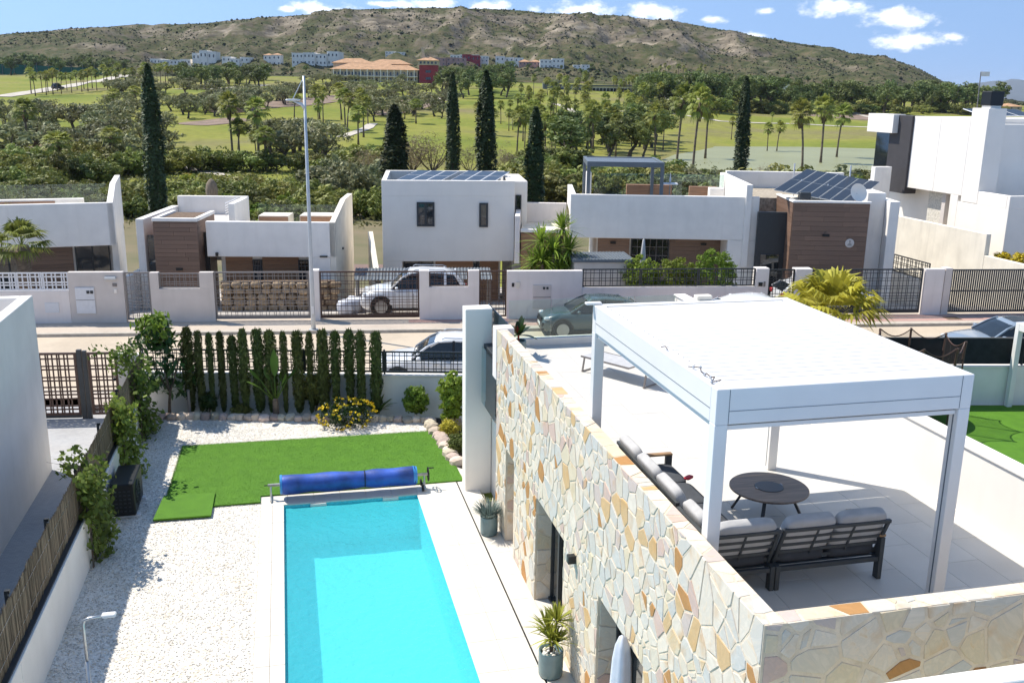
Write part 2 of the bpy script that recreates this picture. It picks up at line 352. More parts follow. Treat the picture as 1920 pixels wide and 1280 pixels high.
# natural stone: streaked slabs, one tone for each piece
def stone_mat(island=False):
    m, nt, bs, N, L = nodemat('quartzite_slab'); tc = N('ShaderNodeTexCoord'); oi = N('ShaderNodeObjectInfo')
    if island:
        ge = N('ShaderNodeNewGeometry'); RO = ge.outputs['Random Per Island']
    else: RO = oi.outputs['Random']
    w = N('ShaderNodeVectorMath'); w.operation = 'SCALE'; w.inputs['Scale'].default_value = 40; cx = N('ShaderNodeCombineXYZ')
    for i in range(3): L(RO, cx.inputs[i])
    L(cx.outputs[0], w.inputs[0]); ad = N('ShaderNodeVectorMath'); ad.operation = 'ADD'; L(tc.outputs['Object'], ad.inputs[0]); L(w.outputs[0], ad.inputs[1])
    rot = N('ShaderNodeVectorRotate'); rot.rotation_type = 'AXIS_ANGLE'; rot.inputs['Axis'].default_value = (.4, .3, .85)
    an = N('ShaderNodeMath'); an.operation = 'MULTIPLY'; an.inputs[1].default_value = 17.0; L(RO, an.inputs[0]); L(an.outputs[0], rot.inputs['Angle']); L(ad.outputs[0], rot.inputs['Vector'])
    mp = N('ShaderNodeMapping'); mp.inputs['Scale'].default_value = (2.0, 9.0, 9.0); L(rot.outputs[0], mp.inputs[0])
    n = N('ShaderNodeTexNoise'); n.inputs['Scale'].default_value = 1.3; n.inputs['Detail'].default_value = 6; n.inputs['Distortion'].default_value = .8; L(mp.outputs[0], n.inputs['Vector'])
    base = ramp(N, [(0, (.62, .58, .51)), (.12, (.70, .62, .51)), (.24, (.57, .555, .51)), (.35, (.72, .64, .53)), (.46, (.66, .585, .47)), (.55, (.58, .485, .43)), (.62, (.73, .65, .54)), (.70, (.60, .565, .50)), (.78, (.68, .58, .42)), (.875, (.62, .43, .23)), (.915, (.47, .25, .10)), (.95, (.60, .45, .38))], 'CONSTANT')
    L(RO, base.inputs[0])
    st = ramp(N, [(.36, (1, 1, 1)), (.5, (.90, .91, .91)), (.62, (1.0, .98, .95)), (.76, (.92, .82, .66))]); L(n.outputs['Fac'], st.inputs[0])
    mu = N('ShaderNodeMix'); mu.data_type = 'RGBA'; mu.blend_type = 'MULTIPLY'; mu.inputs[0].default_value = 1; L(base.outputs[0], mu.inputs[6]); L(st.outputs[0], mu.inputs[7])
    # ochre veins
    n2 = N('ShaderNodeTexNoise'); n2.inputs['Scale'].default_value = 2.6; n2.inputs['Detail'].default_value = 5; L(ad.outputs[0], n2.inputs['Vector'])
    r2 = N('ShaderNodeMapRange'); r2.inputs[1].default_value = .57; r2.inputs[2].default_value = .76; r2.inputs[4].default_value = .65; L(n2.outputs['Fac'], r2.inputs[0])
    m2 = N('ShaderNodeMix'); m2.data_type = 'RGBA'; m2.inputs[7].default_value = (.55, .32, .12, 1); L(r2.outputs[0], m2.inputs[0]); L(mu.outputs[2], m2.inputs[6])
    L(m2.outputs[2], bs.inputs['Base Color']); bs.inputs['Roughness'].default_value = .75; bs.inputs['Specular IOR Level'].default_value = .12
    b = N('ShaderNodeBump'); b.inputs['Strength'].default_value = .35; b.inputs['Distance'].default_value = .012; L(n.outputs['Fac'], b.inputs['Height']); L(b.outputs[0], bs.inputs['Normal'])
    return m
M['stone'] = stone_mat(); M['stone_i'] = stone_mat(True)
M['mortar'] = pm('cream_mortar', (.70, .595, .455), .95, .08, 6, bump=.5, bscale=40)
M['rock'] = pm('rough_border_rock', (.55, .44, .34), .9, .25, 6, bump=.6, bscale=18, objvar=.35, hue=.03, col2=(.62, .52, .42))
M['tile'] = pm('pale_porcelain_tile', (.68, .635, .56), .55, .035, 1.5, detail=6, bump=.05, bscale=40, objvar=.03, spec=.3)
M['tile_terrace'] = pm('terrace_porcelain', (.60, .57, .52), .55, .04, 1.3, detail=6, bump=.05, bscale=40, objvar=.035, spec=.3)
M['grout'] = pm('tile_grout', (.50, .47, .42), .95, .08, 6)
def gravel_mat():
    m, nt, bs, N, L = nodemat('white_marble_gravel'); tc = N('ShaderNodeTexCoord')
    v = N('ShaderNodeTexVoronoi'); v.inputs['Scale'].default_value = 29; L(tc.outputs['Object'], v.inputs['Vector'])
    se = N('ShaderNodeSeparateColor'); L(v.outputs['Color'], se.inputs[0])
    r = ramp(N, [(0, (.34, .31, .26)), (.12, (.54, .51, .46)), (.42, (.66, .63, .58)), (.85, (.78, .76, .71)), (1, (.58, .48, .34))]); L(se.outputs[0], r.inputs[0])
    d = N('ShaderNodeMapRange'); d.inputs[1].default_value = .0; d.inputs[2].default_value = .032; d.inputs[3].default_value = 1; d.inputs[4].default_value = .0; L(v.outputs['Distance'], d.inputs[0])
    n = N('ShaderNodeTexNoise'); n.inputs['Scale'].default_value = 1.1; n.inputs['Detail'].default_value = 6; L(tc.outputs['Object'], n.inputs['Vector'])
    rr = ramp(N, [(.35, (1, 1, 1)), (.62, (.96, .94, .9)), (.8, (.84, .78, .68))]); L(n.outputs['Fac'], rr.inputs[0])
    mu = N('ShaderNodeMix'); mu.data_type = 'RGBA'; mu.blend_type = 'MULTIPLY'; mu.inputs[0].default_value = 1; L(r.outputs[0], mu.inputs[6]); L(rr.outputs[0], mu.inputs[7])
    L(mu.outputs[2], bs.inputs['Base Color']); bs.inputs['Roughness'].default_value = .85
    b = N('ShaderNodeBump'); b.inputs['Strength'].default_value = .9; b.inputs['Distance'].default_value = .03; L(d.outputs[0], b.inputs['Height']); L(b.outputs[0], bs.inputs['Normal'])
    return m
M['gravel'] = gravel_mat()
M['pebble'] = pm('white_marble_pebble', (.66, .63, .58), .8, .1, 9, isl=.22)
M['turf'] = pm('artificial_turf', (.095, .24, .010), .8, .1, 3.0, detail=8, bump=.8, bscale=160, col2=(.075, .20, .008))
M['turf_blade'] = pm('turf_blade', (.10, .245, .012), .7, .1, 4, isl=.35, translucent=.2)
M['mulch'] = pm('dark_bark_mulch', (.028, .022, .018), .95, .3, 25, bump=1.0, bscale=50)
M['soil'] = pm('brown_soil', (.17, .115, .075), .95, .2, 9, bump=.8, bscale=40)
M['reed'] = pm('dry_reed', (.21, .165, .115), .9, .15, 3, isl=.5, stretch=(4, 4, .6))
M['paver'] = None
def paver(name, a, b, sc, mort=.75):
    m, nt, bs, N, L = nodemat(name); tc = N('ShaderNodeTexCoord'); br = N('ShaderNodeTexBrick'); br.inputs['Scale'].default_value = sc
    br.inputs['Color1'].default_value = (*a, 1); br.inputs['Color2'].default_value = (*b, 1); br.inputs['Mortar'].default_value = (*[c*mort for c in b], 1); br.inputs['Mortar Size'].default_value = .012
    L(tc.outputs['Object'], br.inputs['Vector'])
    n = N('ShaderNodeTexNoise'); n.inputs['Scale'].default_value = .35; n.inputs['Detail'].default_value = 8; L(tc.outputs['Object'], n.inputs['Vector'])
    r = ramp(N, [(.3, (.82, .81, .8)), (.5, (1, 1, 1)), (.7, (1.0, .97, .93))]); L(n.outputs['Fac'], r.inputs[0])
    mu = N('ShaderNodeMix'); mu.data_type = 'RGBA'; mu.blend_type = 'MULTIPLY'; mu.inputs[0].default_value = 1; L(br.outputs['Color'], mu.inputs[6]); L(r.outputs[0], mu.inputs[7])
    L(mu.outputs[2], bs.inputs['Base Color']); bs.inputs['Roughness'].default_value = .9; return m
M['paver'] = paver('grey_paver', (.42, .42, .42), (.36, .36, .37), 5)
M['road'] = paver('beige_road_paver', (.56, .465, .35), (.51, .425, .325), 4)
M['walk'] = paver('cream_pavement', (.53, .45, .37), (.48, .41, .34), 5)
M['walk_red'] = paver('red_pavement', (.50, .31, .26), (.45, .28, .24), 5)
M['kerb'] = pm('concrete_kerb', (.47, .43, .37), .9, .1, 5, bump=.3)
M['yard'] = paver('yard_paver', (.50, .46, .41), (.44, .40, .36), 4)
M['cushion'] = pm('grey_cushion_fabric', (.47, .465, .465), .85, .05, 6, bump=.25, bscale=220)
M['cushion_dark'] = pm('dark_seat_fabric', (.06, .065, .075), .9, .08, 6, bump=.25, bscale=220)
M['tabletop'] = pm('ceramic_wood_top', (.25, .185, .14), .5, .18, 2.0, detail=8, stretch=(1, 14, 1))
M['blue_cover'] = pm('blue_bubble_cover', (.025, .085, .40), .5, .3, 2.2, detail=7, spec=.6, bump=.2, bscale=90)
M['blue_edge'] = pm('pale_blue_hem', (.05, .27, .62), .5, .1, 5)
M['teal_pot'] = pm('glazed_teal_pot', (.13, .20, .21), .25, .1, 3, spec=.6)
M['canvas'] = pm('white_canvas_cover', (.60, .62, .68), .8, .05, 4, bump=.2, bscale=30)
M['pool'] = pm('turquoise_mosaic', (.125, .73, .81), .5, .07, 24, detail=6, isl=0)
def water_mat():
    m = bpy.data.materials.new('pool_water'); m.use_nodes = True; nt = m.node_tree; nt.nodes.clear(); N = nt.nodes.new; L = nt.links.new
    out = N('ShaderNodeOutputMaterial'); tp = N('ShaderNodeBsdfTransparent'); tp.inputs[0].default_value = (.88, 1.0, 1.0, 1)
    gl = N('ShaderNodeBsdfGlossy'); gl.inputs['Roughness'].default_value = .03; fr = N('ShaderNodeFresnel'); fr.inputs[0].default_value = 1.33; ms = N('ShaderNodeMixShader')
    tc = N('ShaderNodeTexCoord'); n = N('ShaderNodeTexNoise'); n.inputs['Scale'].default_value = 6; n.inputs['Detail'].default_value = 5; L(tc.outputs['Object'], n.inputs['Vector'])
    b = N('ShaderNodeBump'); b.inputs['Strength'].default_value = .9; b.inputs['Distance'].default_value = .04; L(n.outputs['Fac'], b.inputs['Height']); L(b.outputs[0], gl.inputs['Normal']); L(b.outputs[0], fr.inputs['Normal'])
    df = N('ShaderNodeBsdfDiffuse'); df.inputs[0].default_value = (.10, .71, .80, 1); L(b.outputs[0], df.inputs['Normal']); body = N('ShaderNodeMixShader'); body.inputs[0].default_value = .42; L(tp.outputs[0], body.inputs[1]); L(df.outputs[0], body.inputs[2])    # light scattered back by the water itself
    L(fr.outputs[0], ms.inputs[0]); L(body.outputs[0], ms.inputs[1]); L(gl.outputs[0], ms.inputs[2]); L(ms.outputs[0], out.inputs[0])
    return m
M['water'] = water_mat()
M['bark'] = pm('tree_bark', (.12, .095, .075), .95, .25, 8, bump=.8, bscale=20)
M['palmtrunk'] = pm('palm_trunk', (.19, .145, .11), .95, .25, 6, bump=.9, bscale=14, stretch=(1, 1, 4))
M['skirt'] = pm('dry_palm_skirt', (.20, .145, .085), .95, .2, 6, isl=.3)
def leaf(name, col, isl=.35, objvar=.28, hue=.02, tr=.25, rough=.6): return pm(name, col, rough, .15, .8, isl=isl, objvar=objvar, hue=hue, translucent=tr, spec=.3)
M['lf_olive'] = leaf('olive_foliage', (.235, .24, .11))
M['lf_pine'] = leaf('pine_foliage', (.165, .205, .06))
M['lf_cyp'] = leaf('cypress_foliage', (.06, .085, .032), tr=.15)
M['lf_palm'] = leaf('palm_frond', (.25, .275, .06), tr=.35)
M['lf_palmy'] = leaf('yellow_palm_frond', (.52, .43, .06), tr=.35)
M['lf_bush'] = leaf('bush_foliage', (.22, .235, .055), hue=.03, objvar=.45)
M['lf_bright'] = leaf('bright_shrub_foliage', (.26, .34, .045), tr=.4)
M['lf_dry'] = leaf('dry_thicket', (.26, .21, .12), tr=.25)
M['lf_vine'] = leaf('vine_foliage', (.16, .22, .04), tr=.4)
M['lf_thuja'] = leaf('thuja_foliage', (.085, .11, .03), tr=.15)
M['lf_dark'] = leaf('dark_glossy_leaf', (.035, .075, .018), tr=.2, rough=.35)
M['lf_grey'] = leaf('blue_grey_grass', (.20, .26, .24), tr=.2)
M['lf_strel'] = leaf('broad_leaf', (.16, .235, .04), tr=.35, rough=.4)
M['flower'] = pm('yellow_flower', (.80, .58, .02), .6, .1, 3, isl=.2)
M['flower_y'] = pm('broom_flower', (.55, .42, .01), .6, .1, 3, isl=.25)
M['red_stem'] = pm('red_leaf', (.35, .06, .04), .5, .1, 3)

# ------------------------------------------------------------------ terrain
FX, FY = _sy, _cy            # ground forward axis of the valley
def vnoise(x, y, seed=0):
    x = np.asarray(x, float); y = np.asarray(y, float)
    xi = np.floor(x).astype(np.int64); yi = np.floor(y).astype(np.int64); xf = x-xi; yf = y-yi
    def h(a, b):
        n = (a*374761393 + b*668265263 + seed*1442695041) & 0x7fffffff
        n = ((n ^ (n >> 13))*1274126177) & 0x7fffffff
        return ((n ^ (n >> 16)) & 0xffff)/65535.0
    u = xf*xf*(3-2*xf); v = yf*yf*(3-2*yf)
    return (h(xi, yi)*(1-u)+h(xi+1, yi)*u)*(1-v) + (h(xi, yi+1)*(1-u)+h(xi+1, yi+1)*u)*v
def fbm(x, y, o=5, seed=0):
    s = 0; a = .5
    for i in range(o): s = s + a*(vnoise(x, y, seed+i)*2-1); x = x*2.03; y = y*2.03; a *= .5
    return s
TD = np.array([0, 27, 30, 33, 36, 50, 75, 160, 200, 262, 330, 450, 560, 700])
TA = np.array([-.62, -.3, 0, .25, .55])
TZ = np.array([[-2.2]*5, [-2.2]*5, [-.35]*5, [-.4]*5, [-2.2]*5, [-3]*5, [-4, -4, -3.9, -3.6, -3.6], [-4, -4, -4, -4.6, -4.6], [-3, -3, -3.5, -4.9, -4.9], [-.5, -.5, -2, -4.6, -4.6],
               [2, 2.5, 1, -1.5, -1.5], [6.5, 7, 6.5, 1.5, 1], [10, 11.5, 12.5, 6, 2], [16, 17, 17, 13, 4]], float)
SIL = [(-160, 80), (0, 68), (60, 58), (160, 50), (260, 43), (400, 40), (480, 33), (560, 28), (640, 19), (740, 15), (850, 15), (950, 18), (1050, 25), (1150, 31), (1250, 38), (1300, 48), (1400, 65), (1500, 80),
       (1560, 93), (1620, 96), (1680, 116), (1740, 146), (1780, 158), (1820, 168), (1920, 183), (2100, 190)]
RD = 1350.0
SA = np.array([(p-960)/CAMF for p, q in SIL]); SZ = np.array([2.5 + (163+.0146*(p-523)-q)*RD/CAMF for p, q in SIL])
PT = np.array([0, .2, .4, .55, .68, .78, .86, .93, 1.0, 1.3]); PH = np.array([0, .10, .24, .38, .52, .70, .86, .96, 1.0, .97])
def terr(x, y):
    x = np.asarray(x, float); y = np.asarray(y, float)
    d = FX*x+FY*y; l = FY*x-FX*y; a = l/np.maximum(d, 30)
    ai = np.clip(np.searchsorted(TA, a)-1, 0, 3); t = np.clip((a-TA[ai])/(TA[ai+1]-TA[ai]), 0, 1)
    cols = np.stack([np.interp(d, TD, TZ[:, i]) for i in range(5)])
    z0 = np.take_along_axis(cols, ai[None], 0)[0] if cols.ndim > 1 else cols[ai]
    z1 = np.take_along_axis(cols, ai[None]+1, 0)[0] if cols.ndim > 1 else cols[ai+1]
    z = z0*(1-t)+z1*t
    amp = np.clip((d-60)/200, 0, 1)*np.clip((1500-d)/800, 0, 1)
    lake = np.clip((a-.10)/.06, 0, 1)*np.clip((300-d)/40, 0, 1)
    z = z + amp*(1-lake)*(2.2*fbm(x/90, y/90, 3, 3)+.5*fbm(x/25, y/25, 2, 8))
    if d.max() <= 700: return z
    # the hill: foot at 700 m, cliffs below the rim
    foot = z; rz = np.interp(a, SA, SZ)
    w = fbm(a*9, d/400, 4, 21)
    tt = np.clip((d-700)/(RD-700) + .10*w*np.clip((RD-d)/150, 0, 1), 0, 1.3)
    hz = np.interp(tt, PT, PH)
    gul = np.abs(fbm(l/120, d/260, 5, 40)); mid = np.clip((d-720)/150, 0, 1)*np.clip((RD-d)/60, 0, 1)
    hz2 = foot + (rz-foot)*hz - mid*(rz-foot)*.26*np.clip(gul*1.7, 0, 1) + mid*(rz-foot)*.075*fbm(l/20, d/20, 5, 60) + mid*(rz-foot)*.05
    hz2 = hz2 + np.clip((d-RD+80)/80, 0, 1)*1.6*fbm(l/14, d/30, 4, 77)
    return np.where(d > 700, hz2, z)
def terr1(x, y): return float(terr(np.array([x]), np.array([y]))[0])
_tab = 20*np.exp(np.linspace(math.log(2.0), math.log(70), 150))     # distances probed when resting a thing on the slope
def G(px, py):
    d = ray(px, py); h = math.hypot(d.x, d.y); t = _tab/h
    z = CH + t*d.z; g = terr(t*d.x, t*d.y); w = np.nonzero(z < g)[0]
    i = w[0] if len(w) else len(t)-1
    if i > 0:
        e0 = z[i-1]-g[i-1]; e1 = z[i]-g[i]; k = e0/(e0-e1) if e0 != e1 else 0; tt = t[i-1]+(t[i]-t[i-1])*k
    else: tt = t[0]
    return Vector((tt*d.x, tt*d.y, g[i-1]+(g[i]-g[i-1])*k if i > 0 else g[0]))
def GD(px, dist):
    """ground point in the viewing column px at a ground distance along the valley"""
    d = ray(px, 300); t = dist/(FX*d.x+FY*d.y); return Vector((t*d.x, t*d.y, terr1(t*d.x, t*d.y)))

def golf_mat():
    m, nt, bs, N, L = nodemat('golf_grass'); tc = N('ShaderNodeTexCoord')
    n = N('ShaderNodeTexNoise'); n.inputs['Scale'].default_value = .016; n.inputs['Detail'].default_value = 7; n.inputs['Roughness'].default_value = .55; L(tc.outputs['Object'], n.inputs['Vector'])
    r = ramp(N, [(.30, (.12, .155, .028)), (.42, (.185, .21, .036)), (.52, (.235, .235, .05)), (.60, (.205, .19, .07)), (.72, (.23, .18, .10))]); L(n.outputs['Fac'], r.inputs[0])
    n2 = N('ShaderNodeTexNoise'); n2.inputs['Scale'].default_value = .5; n2.inputs['Detail'].default_value = 6; L(tc.outputs['Object'], n2.inputs['Vector'])
    r2 = ramp(N, [(.3, (.8, .8, .8)), (.7, (1.1, 1.1, 1.1))]); L(n2.outputs['Fac'], r2.inputs[0])
    mu = N('ShaderNodeMix'); mu.data_type = 'RGBA'; mu.blend_type = 'MULTIPLY'; mu.inputs[0].default_value = 1; L(r.outputs[0], mu.inputs[6]); L(r2.outputs[0], mu.inputs[7])
    L(mu.outputs[2], bs.inputs['Base Color']); bs.inputs['Roughness'].default_value = .95; bs.inputs['Specular IOR Level'].default_value = .1; return m
def hill_mat():
    m, nt, bs, N, L = nodemat('scrub_hillside'); tc = N('ShaderNodeTexCoord'); ge = N('ShaderNodeNewGeometry')
    n = N('ShaderNodeTexNoise'); n.inputs['Scale'].default_value = .012; n.inputs['Detail'].default_value = 10; n.inputs['Roughness'].default_value = .62; L(tc.outputs['Object'], n.inputs['Vector'])
    n2 = N('ShaderNodeTexNoise'); n2.inputs['Scale'].default_value = .07; n2.inputs['Detail'].default_value = 8; n2.inputs['Roughness'].default_value = .7; L(tc.outputs['Object'], n2.inputs['Vector'])
    veg = ramp(N, [(.36, (.036, .045, .018)), (.46, (.07, .076, .03)), (.56, (.105, .092, .05)), (.66, (.15, .12, .075))]); L(n2.outputs['Fac'], veg.inputs[0])
    mp = N('ShaderNodeMapping'); mp.inputs['Scale'].default_value = (1, 1, 4.0); L(tc.outputs['Object'], mp.inputs[0])
    n3 = N('ShaderNodeTexNoise'); n3.inputs['Scale'].default_value = .035; n3.inputs['Detail'].default_value = 9; n3.inputs['Roughness'].default_value = .7; L(mp.outputs[0], n3.inputs['Vector'])
    rock = ramp(N, [(.32, (.10, .082, .06)), (.45, (.15, .125, .09)), (.56, (.24, .20, .145)), (.68, (.36, .305, .23))]); L(n3.outputs['Fac'], rock.inputs[0])
    sp = N('ShaderNodeSeparateXYZ'); L(ge.outputs['Normal'], sp.inputs[0])
    ma = N('ShaderNodeMath'); ma.operation = 'MULTIPLY_ADD'; ma.inputs[1].default_value = -1.5; L(sp.outputs['Z'], ma.inputs[0])
    mb = N('ShaderNodeMath'); mb.operation = 'MULTIPLY_ADD'; mb.inputs[1].default_value = 2.0; mb.inputs[2].default_value = .26; L(n.outputs['Fac'], mb.inputs[0]); L(mb.outputs[0], ma.inputs[2])
    pz = N('ShaderNodeSeparateXYZ'); L(ge.outputs['Position'], pz.inputs[0]); zr = N('ShaderNodeMapRange'); zr.inputs[1].default_value = 40; zr.inputs[2].default_value = 92; zr.inputs[3].default_value = -.08; zr.inputs[4].default_value = .25; L(pz.outputs['Z'], zr.inputs[0])
    zt_ = N('ShaderNodeMapRange'); zt_.inputs[1].default_value = 104; zt_.inputs[2].default_value = 118; zt_.inputs[3].default_value = 0; zt_.inputs[4].default_value = -.4; L(pz.outputs['Z'], zt_.inputs[0])
    m1 = N('ShaderNodeMath'); L(ma.outputs[0], m1.inputs[0]); L(zr.outputs[0], m1.inputs[1]); m2_ = N('ShaderNodeMath'); L(m1.outputs[0], m2_.inputs[0]); L(zt_.outputs[0], m2_.inputs[1])    # bare rock shows in the cliff belt below the plateau
    mr = N('ShaderNodeMapRange'); mr.inputs[1].default_value = -.02; mr.inputs[2].default_value = .22; L(m2_.outputs[0], mr.inputs[0])
    mx = N('ShaderNodeMix'); mx.data_type = 'RGBA'; L(mr.outputs[0], mx.inputs[0]); L(veg.outputs[0], mx.inputs[6]); L(rock.outputs[0], mx.inputs[7])
    L(mx.outputs[2], bs.inputs['Base Color']); bs.inputs['Roughness'].default_value = .95; bs.inputs['Specular IOR Level'].default_value = .1
    b = N('ShaderNodeBump'); b.inputs['Strength'].default_value = .7; b.inputs['Distance'].default_value = 4; L(n2.outputs['Fac'], b.inputs['Height']); L(b.outputs[0], bs.inputs['Normal'])
    return m
M['golf'] = golf_mat(); M['hill'] = hill_mat()
M['path'] = pm('pale_cart_path', (.50, .45, .38), .95, .1, .3)
M['groveground'] = pm('grove_soil', (.24, .17, .125), .95, .2, .25, detail=7)
M['sand'] = pm('bunker_sand', (.62, .55, .44), .95, .06, .4)
M['lake'] = pm('green_lake_water', (.27, .275, .15), .45, .05, .05, spec=.12)
M['farsea'] = pm('far_range', (.10, .12, .14), .95, .2, .0006)

def build_terrain():
    na = 240; A = np.linspace(-.66, .70, na)
    D = np.concatenate([np.linspace(2, 70, 18), np.linspace(75, 300, 90), np.linspace(305, 700, 80)])
    dd, aa = np.meshgrid(D, A, indexing='ij'); ll = aa*np.maximum(dd, 30); x = FX*dd+FY*ll; y = FY*dd-FX*ll
    def sheet(name, x, y, mat, label=None):
        z = terr(x, y); r, c = x.shape
        i = np.arange(r*c).reshape(r, c); q = np.stack([i[:-1, :-1], i[:-1, 1:], i[1:, 1:], i[1:, :-1]], -1).reshape(-1, 4)
        o = link(name, np_mesh(name, np.stack([x, y, z], -1), q, mats=mat, smooth=True)); o['kind'] = 'structure'; return o
    sheet('ground', x, y, M['golf'])
    A = np.linspace(-.70, .74, 560); D = np.concatenate([np.linspace(699, RD+40, 190), np.linspace(RD+60, RD*1.35, 10)])
    dd, aa = np.meshgrid(D, A, indexing='ij'); ll = aa*dd
    sheet('hill', FX*dd+FY*ll, FY*dd-FX*ll, M['hill'])
    # plain beyond the hill, out to the horizon, and the far range
    o = MB().add([(-14000, 1000, -8), (16000, 1000, -8), (16000, 26000, -8), (-14000, 26000, -8)], [(0, 1, 2, 3)]).build('far_plain', M['golf']); o['kind'] = 'structure'
    xs = np.linspace(.25, .85, 90); V = []; q = []
    for k, (dist, f) in enumerate(((8200, 0), (8800, .55), (9500, 1.0), (10500, .5), (11500, 0))):
        for a in xs:
            h = np.clip((a-.36)/.14, 0, 1)*(250+150*fbm(np.array([a*7.0]), np.array([1.7]), 4, 91)[0])*f*(1+.25*fbm(np.array([a*30]), np.array([k*1.3]), 3, 5)[0])
            l = a*dist; V.append((FX*dist+FY*l, FY*dist-FX*l, -10+h))
    n = len(xs)
    for r in range(4):
        for c in range(n-1): q.append((r*n+c, r*n+c+1, (r+1)*n+c+1, (r+1)*n+c))
    o = link('mountain_range', np_mesh('mountain_range', V, q, mats=M['farsea'], smooth=True)); o['kind'] = 'structure'
build_terrain()

def drape(name, poly, mat, lift=.12, step=None, kind='structure'):
    """flat patch of ground cover following the slope; poly are ground points"""
    P = np.array([(p.x, p.y) for p in poly]); c = P.mean(0); bm = bmesh.new()
    rings = 6; n = len(P); vs = []
    for r in range(1, rings+1):
        for p in P:
            q = c+(p-c)*r/rings; vs.append(bm.verts.new((q[0], q[1], 0)))
    zz = terr(np.array([v.co.x for v in vs]), np.array([v.co.y for v in vs]))
    for v, z in zip(vs, zz): v.co.z = z+lift
    cv = bm.verts.new((c[0], c[1], terr1(c[0], c[1])+lift))
    for k in range(n): bm.faces.new((cv, vs[k], vs[(k+1) % n]))
    for r in range(rings-1):
        for k in range(n): bm.faces.new((vs[r*n+k], vs[(r+1)*n+k], vs[(r+1)*n+(k+1) % n], vs[r*n+(k+1) % n]))
    bmesh.ops.recalc_face_normals(bm, faces=bm.faces)
    me = bpy.data.meshes.new(name); bm.to_mesh(me); bm.free(); me.materials.append(mat)
    if me.polygons and me.polygons[0].normal.z < 0: me.flip_normals()
    o = link(name, me); o['kind'] = kind; return o
def blob(name, pts, mat, lift=.12):
    """smoothed outline through pixel landmarks of the ground"""
    g = [G(*p) for p in pts]; out = []; n = len(g)
    for i in range(n):
        p0, p1, p2, p3 = g[i-1], g[i], g[(i+1) % n], g[(i+2) % n]
        for k in range(4):
            t = k/4; out.append(.5*((2*p1)+(p2-p0)*t+(2*p0-5*p1+4*p2-p3)*t*t+(3*p1-p0-3*p2+p3)*t**3))
    return drape(name, out, mat, lift)
def ribbon(name, pts, w, mat, lift=.15):
    g = [G(*p) for p in pts]; P = []
    for i in range(len(g)-1):
        n = max(2, int((g[i+1]-g[i]).length/6))
        for k in range(n): P.append(g[i].lerp(g[i+1], k/n))
    P.append(g[-1]); bm = bmesh.new(); prev = None
    for i, p in enumerate(P):
        d = (P[min(i+1, len(P)-1)]-P[max(i-1, 0)]); s = Vector((d.y, -d.x, 0)).normalized()*w/2
        a = p-s; b = p+s
        cur = [bm.verts.new((q.x, q.y, 0)) for q in (a, b)]
        if prev: bm.faces.new((prev[0], prev[1], cur[1], cur[0]))
        prev = cur
    vv = list(bm.verts); zz = terr(np.array([v.co.x for v in vv]), np.array([v.co.y for v in vv]))
    for v, z in zip(vv, zz): v.co.z = z+lift
    bmesh.ops.recalc_face_normals(bm, faces=bm.faces); me = bpy.data.meshes.new(name); bm.to_mesh(me); bm.free(); me.materials.append(mat)
    if me.polygons and me.polygons[0].normal.z < 0: me.flip_normals()
    o = link(name, me); o['kind'] = 'structure'; return o
# lake at the right, behind the houses
lp = [GD(1235, 200), GD(1300, 262), GD(1500, 268), GD(1700, 262), GD(1900, 262), GD(2150, 262), GD(2150, 140), GD(1700, 135), GD(1400, 150), GD(1260, 165)]
mb = MB(); mb.add([(p.x, p.y, -4.15) for p in lp], [tuple(range(len(lp)))]); o = mb.build('lake', M['lake']); o['kind'] = 'structure'
if o.data.polygons[0].normal.z < 0: o.data.flip_normals()
M['brush_ground'] = pm('brush_ground', (.12, .115, .05), .95, .3, .2, detail=8, col2=(.19, .15, .085))
for a, b, d0, d1 in ((-120, 735, 52, 128), (955, 1262, 52, 120), (1262, 1720, 52, 130)):
    drape('brush_ground', [GD(a+(b-a)*i/8, d0) for i in range(9)]+[GD(b, d0+(d1-d0)*i/4) for i in range(1, 4)]+[GD(b-(b-a)*i/8, d1*(1+.06*math.sin(i*2.1))) for i in range(9)]+[GD(a, d1-(d1-d0)*i/4) for i in range(1, 4)], M['brush_ground'], .10)
# cart paths, road and bare ground under the groves
ribbon('path', [(1240, 185), (1330, 190), (1450, 196), (1560, 205), (1690, 226)], 3.5, M['path'])
ribbon('path', [(1075, 215), (1130, 205), (1160, 209), (1250, 213), (1350, 228), (1500, 233), (1660, 240)], 3.5, M['path'])
ribbon('path', [(1040, 195), (1085, 213), (1115, 238), (1090, 243), (1060, 236)], 3.5, M['path'])
ribbon('path', [(640, 258), (690, 240), (700, 232)], 3.0, M['path'])
ribbon('path', [(0, 336), (90, 330), (150, 322), (200, 318), (330, 312), (420, 330)], 2.6, M['path'])
ribbon('path', [(40, 278), (95, 283), (140, 296), (190, 312)], 2.6, M['path'])
ribbon('path', [(520, 310), (545, 308), (575, 312)], 3.0, M['path'])
ribbon('road', [(0, 182), (70, 172), (130, 162), (200, 150), (240, 140)], 9, M['path'], .2)
ribbon('road', [(330, 168), (420, 166), (500, 160)], 7, M['path'], .2)
for pts in ([(390, 200), (470, 193), (560, 185), (640, 178), (690, 182), (600, 196), (500, 205), (410, 213)], [(700, 215), (745, 190), (800, 182), (850, 178), (830, 192), (770, 210)],
            [(330, 232), (420, 222), (470, 226), (390, 236)], [(20, 285), (100, 270), (180, 285), (120, 330), (20, 330)], [(1480, 212), (1530, 208), (1620, 212), (1660, 225), (1560, 222)]):
    blob('grove_ground', pts, M['groveground'])
for pts in ([(642, 174), (665, 172), (680, 174), (660, 176)], [(798, 184), (815, 182), (835, 184), (815, 187)], [(1240, 188), (1300, 186), (1350, 190), (1290, 193)]):
    blob('bunker', pts, M['sand'], .2)

